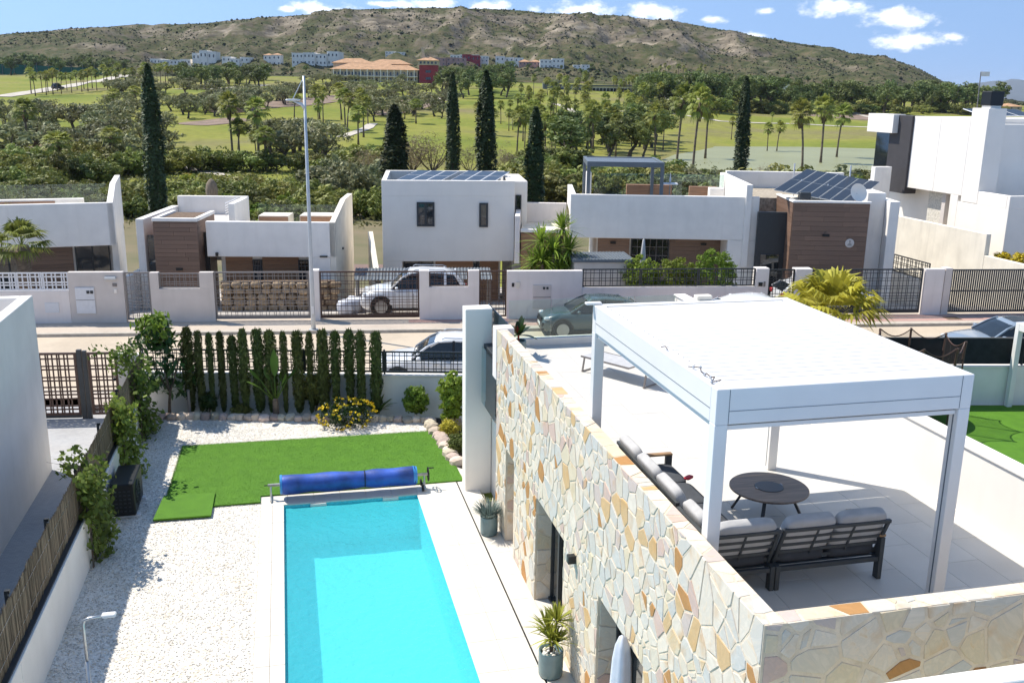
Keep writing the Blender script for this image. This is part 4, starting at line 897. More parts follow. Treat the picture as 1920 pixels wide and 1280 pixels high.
def far_walls():
    for i, (kind, a, b, lab) in enumerate(SEGS):
        ta, tb = sx(a), sx(b); w = tb-ta; p = sp(ta)
        if kind in ('lowwhite', 'lowdark'):
            h0, h1 = (1.28, 2.0) if kind == 'lowwhite' else (1.28, 2.05); mt = 'plaster_pink'
            t = thing('garden_wall', lab, 'garden wall', p, SANG); MB().box(.002, w-.002, 0, .22, -1.2, h0, .01).build('wall', M[mt], t)
            fm = M['gate_white'] if kind == 'lowwhite' else M['alu_dark']; n = 3 if kind == 'lowdark' else 4
            for k in range(n):
                if kind == 'lowwhite' and sx(a)+w*(k+1)/n < sx(-20): continue
                lattice(t, fm, w*k/n+.01, w*(k+1)/n-.01, h0+.02, h1, .11, .05, .022 if kind == 'lowdark' else .04, i*10+k, .8, .2)
            if kind == 'lowwhite':
                for q0, q1, z0, z1 in ((88, 114, .42, .82), (127, 148, .3, .8)):
                    cube('hatch', M['gate_white'], t, ((sx(q0)+sx(q1))/2-ta, -.008, (z0+z1)/2), (sx(q1)-sx(q0), .03, z1-z0)) if q1 < 140 else None
        elif kind.startswith('pier'):
            mt = 'plaster_mauve' if 'mauve' in kind else ('plaster_mauve' if kind == 'pier_grey' else 'plaster_pink'); d = .24 if w > .8 else .45
            t = thing('gate_wall' if w > 1 else 'gate_pillar', lab, 'garden wall' if w > 1 else 'gate pillar', p, SANG); mw = M[mt]; h = 1.99+.03*(i % 3)
            if 'insert' in kind:
                q0, q1 = ((303, 379) if 'mauve' in kind else (805, 878)); u0, u1 = sx(q0)-ta, sx(q1)-ta; z0, z1 = 1.34, h-.04
                MB().box(0, w, 0, d, -1, z0, .006).box(0, u0, .0, d, z0, h).box(u1, w, 0, d, z0, h).build('wall', mw, t)
                lattice(t, M['gate_grey' if 'mauve' in kind else 'bronze'], u0+.01, u1-.01, z0+.02, z1, d*.5, .045, .018, i, .7, .16)
            else: MB().box(.002, w-.002, 0, d, -1, h, .012).build('wall', mw, t)
            if kind == 'pier_mauve':
                u = sx(165)-ta; MB().box(u-.36, u+.36, -.05, .0, .38, 1.42, .01).build('meter_box', M['gate_white'], t)
                cube('vent', M['alu_dark'], t, (u+.13, -.055, 1.24), (.11, .02, .12)); cube('vent', M['alu_dark'], t, (u+.27, -.055, 1.24), (.11, .02, .12)); cube('seam', M['gate_grey'], t, (u, -.053, .93), (.7, .012, .018))
                u = sx(215)-ta; MB().box(u-.22, u+.22, -.09, 0, 1.72, 1.84, .02).build('wall_lamp', M['lampgrey'], t)
                MB().box(u+.05, u+.22, -.03, 0, 1.45, 1.58, .01).build('doorbell', M['gate_grey'], t); MB().box(u+.09, u+.2, -.03, 0, 1.18, 1.36, .01).build('post_slot', M['plaster_clean'], t)
            if kind == 'pier_meter':
                u = sx(1015)-ta; MB().box(u-.38, u+.38, -.03, .0, .42, 1.42, .01).build('meter_cabinet', M['plaster_mauve'], t)
                cube('seam', M['alu_dark'], t, (u, -.031, .9), (.74, .012, .018)); cube('vent', M['alu_dark'], t, (u+.08, -.035, 1.28), (.09, .02, .1)); cube('vent', M['alu_dark'], t, (u+.22, -.035, 1.28), (.09, .02, .1))
                u = sx(961)-ta; MB().box(u-.05, u+.05, -.03, 0, 1.34, 1.5, .01).build('doorbell', M['black'], t); MB().box(u+.12, u+.28, -.04, 0, 1.3, 1.54, .01).build('letter_box', M['plaster_cream'], t)
            if kind == 'pier_white2':
                MB().box(.12, .3, -.03, 0, 1.3, 1.46, .01).build('doorbell', M['black'], t); MB().box(.34, .42, -.03, 0, 1.28, 1.5, .01).build('letter_slot', M['gate_grey'], t)
        elif kind == 'slatgate':
            t = thing('driveway_gate', lab, 'gate', p, SANG)
            cube('frame', M['alu_dark'], t, (w/2, .1, 1.93), (w, .06, .06)); cube('frame', M['alu_dark'], t, (w/2, .1, .12), (w, .06, .08)); cube('frame', M['alu_dark'], t, (w/2, .1, 1.02), (w, .05, .05))
            cube('frame', M['alu_dark'], t, (.04, .1, 1.02), (.08, .06, 1.8))
            x = .16
            while x < w: cube('slat', M['alu_dark'], t, (x, .1, 1.02), (.062, .03, 1.78)); x += .10
        else:
            mt = M['gate_grey'] if 'grey' in kind else (M['bronze'] if 'brown' in kind else M['alu_dark'])
            t = thing('garden_gate' if w < 1.8 else 'driveway_gate', lab, 'gate', p, SANG)
            lattice(t, mt, .01, w-.01, .08, 2.0, .1, .06, .02, i*3, .8, .17)
            if w > 1.8: cube('bottom_rail', mt, t, (w/2, .1, .15), (w-.1, .05, .14))
far_walls()

# tall street lamp
def street_lamp():
    p = at(588, 618, 0); t = thing('street_lamp', 'tall pale street lamp standing on the pavement across the street', 'street lamp', p, SANG)
    MB().tube([(0, 0, 0), (0, 0, .5), (0, 0, 4.5), (0, 0, 9.5)], [.095, .085, .068, .045], 12).build('pole', M['lampgrey'], t, smooth=True)
    MB().box(-.16, .16, -.16, .16, 0, .03, .005).build('base_plate', M['lampgrey'], t)
    h = MB().tube([(0, 0, 8.35), (-.12, 0, 8.50), (-.42, 0, 8.62)], [.075, .06, .03], 8); h.build('bracket', M['lampgrey'], t, smooth=True)
    MB().pillow((-.42, 0, 8.64), (.55, .22, .08), 3.5).build('lamp_head', M['lampgrey'], t, smooth=True)
    MB().tube([(-.42, 0, 8.68), (-.06, 0, 9.35)], [.018, .018], 6).build('stay', M['lampgrey'], t)
    cube('access_door', M['gate_white'], t, (0, -.11, .8), (.1, .02, .3))
street_lamp()

# ------------------------------------------------------------------ houses across the street
def house(name, label, p, ang): return thing(name, label, 'house', p, math.radians(ang))
def hbox(t, nm, mt, *b, bev=.015): return MB().box(*b, bev).build(nm, M[mt], t)
def planks(t, mt, x0, x1, y, z0, z1, ph=.19, face=-1, nm='cladding_board', w=1.9):
    """horizontal boards on a facade, one piece each"""
    z = z0; r = random.Random(int(x0*100+z0*10)); k = 0
    while z < z1-.02:
        zz = min(z+ph, z1); x = x0-(r.random()*w if x1-x0 > w else 0)
        while x < x1-.01:
            xa, xb = max(x, x0), min(x+w, x1)
            if xb-xa > .02: cube(nm, M[mt], t, ((xa+xb)/2, y+face*.012, (z+zz)/2), (xb-xa-.006, .03, zz-z-.008))
            x += w
        z = zz
def planks_y(t, mt, y0, y1, x, z0, z1, ph=.19, face=-1, nm='cladding_board'):
    z = z0
    while z < z1-.02:
        zz = min(z+ph, z1); cube(nm, M[mt], t, (x+face*.012, (y0+y1)/2, (z+zz)/2), (.03, y1-y0-.006, zz-z-.008)); z = zz
def window(t, x, z, w, h, y, nm='window', grid=(2, 1), fm='alu_dark', ft=.06, face=-1, bars=0):
    f = MB(); d = .05
    f.box(x-w/2, x+w/2, y-d, y+d, z+h/2-ft, z+h/2, .004).box(x-w/2, x+w/2, y-d, y+d, z-h/2, z-h/2+ft, .004).box(x-w/2, x-w/2+ft, y-d, y+d, z-h/2+ft, z+h/2-ft).box(x+w/2-ft, x+w/2, y-d, y+d, z-h/2+ft, z+h/2-ft)
    for i in range(1, grid[0]): xx = x-w/2+w*i/grid[0]; f.box(xx-ft*.6, xx+ft*.6, y-d*.9, y+d*.9, z-h/2+ft, z+h/2-ft)
    for i in range(1, grid[1]): zz = z-h/2+h*i/grid[1]; f.box(x-w/2+ft, x+w/2-ft, y-d*.8, y+d*.8, zz-ft*.4, zz+ft*.4)
    o = f.build(nm, M[fm], t)
    for i in range(grid[0]): cube('pane', M['window'], o, (x-w/2+w*(i+.5)/grid[0], y+.005, z), (w/grid[0]-.02, .02, h-.05))
    if bars:
        for i in range(1, bars+1): cube('security_bar', M['gate_grey'], o, (x, y-.07, z-h/2+h*i/(bars+1)), (w-.1, .02, .025))
        for i in range(1, 6): cube('security_bar', M['gate_grey'], o, (x-w/2+w*i/6, y-.06, z), (.02, .02, h-.1))
    return o
def balustrade(t, pts, z, h=.9, n=1.3):
    for a, b in zip(pts[:-1], pts[1:]):
        a, b = Vector(a), Vector(b); L_ = (b-a).length; k = max(1, round(L_/n)); an = math.atan2((b-a).y, (b-a).x)
        for i in range(k): c = a.lerp(b, (i+.5)/k); cube('glass_panel', M['glass_green'], t, (c.x, c.y, z+h/2), (L_/k-.03, .014, h), an)
    return
def roof_parapet(t, x0, x1, y0, y1, z0, z1, th=.22, mt='plaster', skip=()):
    if 'f' not in skip: hbox(t, 'parapet', mt, x0, x1, y0, y0+th, z0, z1)
    if 'b' not in skip: hbox(t, 'parapet', mt, x0, x1, y1-th, y1, z0, z1)
    if 'l' not in skip: hbox(t, 'parapet', mt, x0+.001, x0+th, y0+th, y1-th, z0, z1-.004)
    if 'r' not in skip: hbox(t, 'parapet', mt, x1-th, x1-.001, y0+th, y1-th, z0, z1-.004)

def house_A():
    p = atd(218, 456, 45.5); p.z = 0; t = house('white_villa', 'white house at the far left with an overhanging roof terrace over dark glass doors', (p.x, p.y, 0), 6)
    z0, z1 = 2.15, 4.05; W = 12
    MB().box(-W, 0, 0, .25, z0, z1, .02).build('front_parapet', M['plaster'], t)
    # right flank rises to the back
    MB().add([(0, 0, z0), (0, 8, z0), (0, 8, 4.6), (0, 3.4, 4.6), (0, 0, z1), (-.25, 0, z0), (-.25, 8, z0), (-.25, 8, 4.6), (-.25, 3.4, 4.6), (-.25, 0, z1)],
             [(0, 1, 2, 3, 4), (9, 8, 7, 6, 5), (4, 3, 8, 9), (3, 2, 7, 8), (1, 0, 5, 6), (2, 1, 6, 7), (0, 4, 9, 5)]).build('flank_wall', M['plaster'], t)
    hbox(t, 'roof_slab', 'plaster', -W, -.26, .26, 8, z0, 2.95)
    hbox(t, 'flank_wall', 'plaster', -.3, -.02, 1.6, 7.8, -1.5, z0-.003)
    hbox(t, 'back_wall', 'plaster', -W, -.31, 2.4, 7.8, -1.5, z0-.004)
    planks(t, 'wood_grey', -3.9, -2.05, 2.38, -.9, 2.1); planks(t, 'wood_grey', -7.6, -6.2, 2.38, -.9, 2.1)
    window(t, -5.1, .65, 2.1, 2.8, 2.34, 'sliding_door', (3, 1)); window(t, -1.2, .65, 1.5, 2.8, 2.34, 'glass_door', (2, 1))
    hbox(t, 'bench_wall', 'plaster_clean', -9.5, -1.4, 2.6, 3.0, 2.95, 3.98); hbox(t, 'bench_wall', 'wood_warm', -9.4, -2.6, 2.54, 2.59, 3.0, 3.9)
    balustrade(t, [(-W, 6.5, 0), (-.6, 6.5, 0)], 3.2, 1.1)
def house_B():
    p = atd(389, 481, 45.0); t = house('white_villa', 'low white house with brown entrance block behind the lamp pole', (p.x, p.y, 0), -11)
    zb, zt = atd(389, 481, 45).z, atd(389, 415, 45).z; q = atd(630, 418, 45); W = (Vector((q.x, q.y))-Vector((p.x, p.y))).length
    MB().box(0, W, 0, .25, zb, zt, .02).build('front_parapet', M['plaster'], t)
    MB().add([(W, 0, -2), (W, 6.5, -2), (W, 6.5, zt+.65), (W, 3.8, zt+.65), (W, 0, zt), (W-.25, 0, -2), (W-.25, 6.5, -2), (W-.25, 6.5, zt+.65), (W-.25, 3.8, zt+.65), (W-.25, 0, zt)],
             [(0, 1, 2, 3, 4), (9, 8, 7, 6, 5), (4, 3, 8, 9), (3, 2, 7, 8), (1, 0, 5, 6), (2, 1, 6, 7), (0, 4, 9, 5)]).build('flank_wall', M['plaster_cream'], t)
    hbox(t, 'roof_slab', 'plaster', 0, W-.26, .26, 8, zb, 2.1); hbox(t, 'pillar_wall', 'plaster', W-1.15, W-.255, .006, .5, -2, zb-.003)
    hbox(t, 'ground_floor_wall', 'plaster', .3, W-.26, 1.2, 7.8, -2, zb-.004)
    planks(t, 'wood_warm', .5, 1.75, 1.18, -1.6, zb-.02); planks(t, 'wood_warm', 2.2, 3.9, 1.18, -1.6, zb-.02)
    window(t, 1.97, .35, .42, 1.9, 1.15, 'window', (1, 1), bars=6); window(t, 4.35, .35, .95, 1.9, 1.15, 'window', (2, 1), bars=6)
    cube('wall_lamp', M['black'], t, (.45, -.08, zb+.12), (.1, .14, .16)); cube('wall_lamp', M['black'], t, (W-.55, -.05, zb+.05), (.34, .08, .06)); cube('wall_lamp', M['black'], t, (W+.04, 2.2, 1.7), (.06, .2, .08))
    for x0, x1, y in ((1.4, 2.9, 4.4), (3.4, 5.6, 4.6)):
        hbox(t, 'planter_wall', 'plaster_cream', x0, x1, y, y+1.3, 2.11, 2.95); planks(t, 'wood_warm', x0+.03, x1-.03, y-.02, 2.2, 2.9)
    balustrade(t, [(1.0, 6.2, 0), (W-.4, 6.2, 0)], 2.3, 1.0)
    # brown entrance block and the stair court at its left
    e = atd(280, 410, 44.0); lx = (Vector((e.x, e.y, 0))-Vector((p.x, p.y, 0))).dot(Vector((math.cos(math.radians(-11)), math.sin(math.radians(-11)), 0)))-.22
    MB().box(lx, lx+1.95, -.35, 2.6, -2, zt+.02, .015).build('entrance_block', M['wood_dark'], t); planks(t, 'wood_dark', lx, lx+1.95, -.36, -1.2, zt-.02)
    hbox(t, 'roof_rim', 'plaster', lx-.03, lx+1.98, -.42, -.2, zt+.03, zt+.18); hbox(t, 'roof_rim', 'plaster', lx-.03, lx+.17, -.2, 2.6, zt+.03, zt+.176); hbox(t, 'roof_rim', 'plaster', lx+1.78, lx+1.98, -.2, 2.6, zt+.03, zt+.176); hbox(t, 'roof_gravel', 'soil', lx+.18, lx+1.77, -.19, 2.58, zt+.02, zt+.09)
    cube('wall_lamp', M['black'], t, (lx+1.05, -.42, 1.1), (.28, .1, .09))
    hbox(t, 'dark_glass_door', 'window', lx-.55, lx-.02, .4, .5, -2, zt-.7); hbox(t, 'dark_glass_wall', 'window', lx+1.97, -.05, .5, .6, -2, zt-.55)
    hbox(t, 'court_wall', 'plaster', lx-.95, lx-.6, .2, 5.6, -2, zt+.05); hbox(t, 'court_wall', 'plaster', lx-.59, lx+2.9, 5.4, 5.7, 1.0, zt+.55); hbox(t, 'court_wall', 'plaster', lx+2.6, lx+2.9, 2.7, 5.39, 1.0, zt+.5); hbox(t, 'court_roof', 'plaster_mauve', lx-.58, lx+2.58, 2.61, 5.38, 1.0, zt-.35)
    for k in range(6): cube('stair_rail', M['gate_white'], t, (lx+2.45, 3.9, zt-.1+k*.12), (.03, 2.4, .03))
    hbox(t, 'low_wall', 'plaster', lx-1.2, lx-.97, -4.5, 5.5, -2, .9)
def solar(t, c, w, d, tilt, nx, ny, frame='gate_white', rz=0, nm='solar_panel', name2='solar_cell_field'):
    R_ = Matrix.Translation(Vector(c)) @ Matrix.Rotation(rz, 4, 'Z') @ Matrix.Rotation(tilt, 4, 'X')
    for i in range(nx):
        for j in range(ny):
            x0, x1, y0, y1 = -w/2+w*i/nx+.015, -w/2+w*(i+1)/nx-.015, -d/2+d*j/ny+.015, -d/2+d*(j+1)/ny-.015
            o = MB().box(x0, x1, y0, y1, 0, .035, .004, R_).build(nm, M[frame], t); MB().box(x0+.03, x1-.03, y0+.03, y1-.03, .036, .040, 0, R_).build(name2, M['solar'], o)
def solar_mat():
    m, nt, bs, N, L = nodemat('solar_cells'); tc = N('ShaderNodeTexCoord'); br = N('ShaderNodeTexBrick'); br.offset = 0; br.inputs['Scale'].default_value = 6.2
    br.inputs['Color1'].default_value = (.014, .019, .028, 1); br.inputs['Color2'].default_value = (.018, .023, .033, 1); br.inputs['Mortar'].default_value = (.10, .12, .16, 1); br.inputs['Mortar Size'].default_value = .008; br.inputs['Brick Width'].default_value = .5; br.inputs['Row Height'].default_value = .5
    L(tc.outputs['Object'], br.inputs['Vector']); L(br.outputs['Color'], bs.inputs['Base Color']); bs.inputs['Roughness'].default_value = .3; bs.inputs['Specular IOR Level'].default_value = .25; return m
M['solar'] = solar_mat()
def house_C():
    D = 47.0; p = atd(718, 484, D); zt = atd(718, 338, D).z; zb = atd(958, 484, D).z; q = atd(960, 338, D)
    t = house('white_villa', 'two storey white cube house with two small windows and solar panels on its roof', (p.x, p.y, 0), -8); W = (Vector((q.x, q.y))-Vector((p.x, p.y))).length; dp = 6.2
    hbox(t, 'upper_wall', 'plaster_clean', 0, W, 0, dp, zb, zt-.75); roof_parapet(t, 0, W, 0, dp, zt-.75, zt, .24, 'plaster_clean', ('r',)); hbox(t, 'parapet', 'plaster_clean', W-.24, W-.001, .24, dp-.24, zt-.75, zt-.08)
    hbox(t, 'roof', 'alu_dark', .25, W-.25, .25, dp-.25, zt-.76, zt-.72)
    hbox(t, 'side_wing', 'plaster_clean', W+.002, W+.75, 1.2, dp-.5, zb+.5, zt-.12); hbox(t, 'side_wing', 'plaster_clean', W+.002, W+.6, 1.0, dp, -2, zb+.49)
    hbox(t, 'ground_floor_wall', 'plaster_clean', 0, W-.6, .9, dp, -2.5, zb-.004); hbox(t, 'corner_wall', 'plaster_clean', .002, .95, .004, .9, -2.5, zb-.003)
    planks(t, 'wood_warm', 2.6, 4.5, .88, -1.9, zb-.02); planks(t, 'wood_warm', 4.85, W-.7, .88, -1.9, zb-.02); window(t, 1.75, .1, 1.5, 1.3, .86, 'window', (2, 1)); hbox(t, 'door', 'window', 4.52, 4.83, .82, .88, -1.9, zb-.02)
    k = W/(960-718)
    window(t, (797-718)*k, zt-(399-338)*k, 32*k, 44*k, -.03, 'window', (2, 1), ft=.09); window(t, (903-718)*k, zt-(400-338)*k, 16*k, 44*k, -.03, 'window', (1, 1), ft=.09)
    window(t, W+.3, zt-2.4, .3, 3.2, 1.18, 'window', (1, 1))
    solar(t, (2.3, 2.8, zt-.02), 2.3, 3.6, .06, 3, 2, rz=-.3); solar(t, (5.0, 2.8, zt-.02), 2.3, 3.6, .06, 3, 2, rz=-.3)
    for x in (1.2, 3.2, 3.9, 5.9):
        cube('panel_stand', M['gate_white'], t, (x, 4.1, zt-.33), (.05, .05, .8)); cube('panel_stand', M['gate_white'], t, (x, 3.0, zt-.45), (.04, 2.4, .05))
def pergola_kit(t, x0, x1, y0, y1, z0, z1, mt, post=.12, beam=.24, louv=.2):
    for x in (x0, x1-post):
        for y in (y0, y1-post): MB().box(x, x+post, y, y+post, z0, z1-beam-.001, .008).build('post', M[mt], t)
    MB().box(x0, x1, y0, y0+post, z1-beam, z1, .008).build('beam', M[mt], t); MB().box(x0, x1, y1-post, y1, z1-beam, z1, .008).build('beam', M[mt], t)
    MB().box(x0+.001, x0+post, y0+post, y1-post, z1-beam, z1-.002, .006).build('beam', M[mt], t); MB().box(x1-post, x1-.001, y0+post, y1-post, z1-beam, z1-.002, .006).build('beam', M[mt], t)
    n = int((y1-y0-2*post)/louv); s = (y1-y0-2*post)/n
    for i in range(n): cube('louvre', M[mt], t, ((x0+x1)/2, y0+post+s*(i+.5), z1-.06), (x1-x0-2*post-.01, s-.006, .03))
def house_D():
    D = 43.0; p = atd(1068, 440, D); zt = atd(1068, 364, D).z; q = atd(1425, 372, D-2.2); ang = math.degrees(math.atan2(q.y-p.y, q.x-p.x)); zb = atd(1130, 440, D).z-.1
    t = house('white_villa', 'long white house with a roof terrace and grey pergola behind the hedge', (p.x, p.y, 0), ang); W = (Vector((q.x, q.y))-Vector((p.x, p.y))).length
    MB().box(0, W, 0, .25, zb, zt, .02).build('front_parapet', M['plaster'], t); hbox(t, 'roof_slab', 'plaster', .26, W-.01, .26, 8, zb, zt-1.05); hbox(t, 'corner_wall', 'plaster', W-1.35, W-.002, .004, 4, -1, zb-.003)
    hbox(t, 'ground_floor_wall', 'plaster', 1.4, W-1.36, 1.7, 7.8, -1.5, zb-.004)
    planks(t, 'wood_grey', 1.45, 3.0, 1.68, -.8, zb-.02); planks(t, 'wood_grey', 4.95, 7.8, 1.68, -.8, zb-.02)
    window(t, 4.0, 1.0, 1.85, 2.5, 1.65, 'glass_door', (3, 1), bars=5); window(t, 8.15, 1.2, .6, 1.9, 1.65, 'window', (1, 1), bars=5)
    for x in (2.2, 6.6): cube('wall_lamp', M['black'], t, (x, 1.6, 2.0), (.26, .1, .09))
    hbox(t, 'side_parapet', 'plaster', .02, .26, .27, 5.0, zt-1.0, zt-.004); hbox(t, 'side_parapet', 'plaster', .9, 1.15, 3.4, 4.4, zt-1.0, zt+.75)
    hbox(t, 'bench_wall', 'wood_warm', 3.0, 5.3, 4.3, 4.6, zt-1.0, zt+.1); hbox(t, 'bench_wall', 'wood_warm', 6.2, 7.6, 4.3, 4.6, zt-1.0, zt+.05)
    hbox(t, 'sink_block', 'plaster_clean', 7.0, 7.7, 3.0, 3.6, zt-1.0, zt+.1)
    balustrade(t, [(1.4, 5.6, 0), (W-.6, 5.6, 0)], zt-.7, 1.25, 1.4)
    g = thing('roof_pergola', 'dark grey flat roofed pergola on the roof terrace across the street', 'pergola', (p.x, p.y, 0), math.radians(ang)); 
    pergola_kit(g, .75, 4.35, .5, 4.4, zt-1.03, zt+1.48, 'pergola_grey', .16, .24)
    u = thing('parasol_table', 'small pale table with closed parasol on the roof terrace across the street', 'table', (p.x, p.y, 0), math.radians(ang)); MB().tube([(4.75, 1.2, zt-1.05), (4.75, 1.2, zt+.5)], .03, 8).build('stem', M['gate_grey'], u); MB().box(4.4, 5.1, .95, 1.45, zt+.42, zt+.48, .01).build('top', M['gate_white'], u); MB().lathe([(.02, zt+.48), (.05, zt+.6), (.01, zt+.95)], 8, (4.75, 1.2, 0)).build('closed_parasol', M['canvas'], u)
    # pinkish stair wing between this house and the cube house
    hbox(t, 'stair_wing', 'wood_warm', -2.3, -.02, 1.2, 4.0, -1.5, 2.5); planks(t, 'wood_warm', -2.3, -.05, 1.18, -.8, 2.45); hbox(t, 'stair_wing_rim', 'plaster', -2.33, -.02, 1.05, 1.25, 2.51, 2.66); hbox(t, 'terrace_wall', 'plaster_pink', -2.4, -.02, 4.6, 4.85, 1.0, 3.55); hbox(t, 'terrace_wall', 'plaster_pink', -2.6, -2.36, 1.0, 4.84, 1.0, 3.3); hbox(t, 'low_roof', 'plaster_cream', -2.3, -.02, 1.26, 4.59, 2.4, 2.55)
    hbox(t, 'passage_wall', 'plaster_mauve', -3.3, -2.62, 4.4, 4.8, -2, 1.6)
M['pergola_grey'] = pm('grey_pergola_coat', (.13, .15, .17), .45, .03, 4)
def house_E():
    D = 39.2; p = atd(1478, 500, D); q = atd(1632, 380, D-.9); ang = math.degrees(math.atan2(q.y-p.y, q.x-p.x)); zt = atd(1485, 380, D).z; W = (Vector((q.x, q.y))-Vector((p.x, p.y))).length
    t = house('wood_clad_house', 'brown wood clad entrance block with a tilted solar array on its roof', (p.x, p.y, 0), ang)
    MB().box(0, W, .02, 3.2, -1.2, zt, .01).build('entrance_block', M['wood_dark'], t); planks(t, 'wood_dark', 0, W, 0, -.6, zt-.02, .22); planks_y(t, 'wood_dark', 0, 3.2, 0, .2, zt-.02, .22)
    hbox(t, 'roof_rim', 'plaster', -.06, W+.06, -.06, .16, zt+.003, zt+.10); hbox(t, 'roof_rim', 'plaster', -.06, .14, .161, 3.2, zt+.003, zt+.097); hbox(t, 'roof', 'plaster_cream', .15, W, .17, 3.2, zt-.02, zt+.04)
    MB().box(.35, .85, .4, .8, zt+.04, zt+.42, .03).build('cooling_unit', M['alu_dark'], t)
    hbox(t, 'dark_porch', 'alu_dark', -1.35, -.02, .9, 1.1, -1.2, zt-.55); hbox(t, 'door', 'window', -1.1, -.25, .84, .9, -1.0, 1.9)
    hbox(t, 'flat_roof', 'gravelroof', -1.6, W+.4, 3.21, 8.5, 2.6, zt-.12); hbox(t, 'parapet', 'plaster', -1.9, -1.62, 1.2, 8.4, 1.2, zt+.65); hbox(t, 'parapet', 'plaster', -1.6, W+1.2, 8.2, 8.5, 2.6, zt+.75)
    hbox(t, 'side_tower', 'plaster', W+.12, W+.95, .8, 4.4, -1.5, zt+.42); hbox(t, 'side_wall', 'plaster', W+.96, W+1.4, .2, 5.4, -1.5, zt+.10)
    cube('house_lamp', M['black'], t, (1.55, -.06, zt-1.45), (.3, .1, .1))
    MB().lathe([(.20, 0), (.20, .025), (.17, .03), (.02, .03)], 24).build('house_number_plaque', M['plaster_mauve'], t, (W-.75, -.03, zt-1.78), (PI/2, 0, 0))
    cube('digit', M['black'], t, (W-.75, -.068, zt-1.73), (.02, .008, .10)); cube('digit', M['black'], t, (W-.75, -.068, zt-1.82), (.14, .008, .02)); cube('digit', M['black'], t, (W-.75, -.068, zt-1.68), (.07, .008, .02)); cube('digit', M['black'], t, (W-.75, -.068, zt-1.87), (.2, .008, .014))
    A0, B0_, C0 = atd(1450, 357, 40.2), atd(1598, 384, 38.7), atd(1512, 318, 43.2); iv = t.matrix_basis.inverted(); A0, B0_, C0 = iv @ A0, iv @ B0_, iv @ C0; ux, uy = (B0_-A0), (C0-A0); nn = ux.cross(uy).normalized(); lx_, ly_ = ux.length, uy.length; ux.normalize(); uy.normalize(); T4 = Matrix(((ux.x, uy.x, nn.x, A0.x), (ux.y, uy.y, nn.y, A0.y), (ux.z, uy.z, nn.z, A0.z), (0, 0, 0, 1)))
    for i in range(7):
        for j in range(2):
            o = MB().box(lx_*i/7+.015, lx_*(i+1)/7-.015, ly_*j/2+.015, ly_*(j+1)/2-.015, 0, .035, .004, T4).build('solar_panel', M['lampgrey'], t); MB().box(lx_*i/7+.03, lx_*(i+1)/7-.03, ly_*j/2+.03, ly_*(j+1)/2-.03, .036, .040, 0, T4).build('solar_cell_field', M['solar'], o)
    for a in (.15, .5, .85): cube('support_rail', M['gate_white'], t, T4 @ Vector((lx_*a, ly_*.5, -.05)), (.05, .05, .3))
    for x, y, h in ((.6, 2.6, .5), (W-.1, 1.8, .5), (1.2, 5.2, 1.5), (W+.3, 4.3, 1.5)): cube('panel_stand', M['gate_white'], t, (x, y, zt+h/2-.1), (.06, .06, h))
    # satellite dish
    d = MB().lathe([(.02, 0), (.2, .03), (.34, .09), (.42, .16)], 24, cap=False); d.build('satellite_dish', M['plaster_clean'], t, (2.9, .45, zt+.42), (math.radians(70), 0, .3), True); cube('dish_stand', M['gate_grey'], t, (2.9, .55, zt+.2), (.05, .05, .4))
M['gravelroof'] = pm('roof_gravel', (.42, .36, .28), .95, .2, 8, bump=.8, bscale=30)
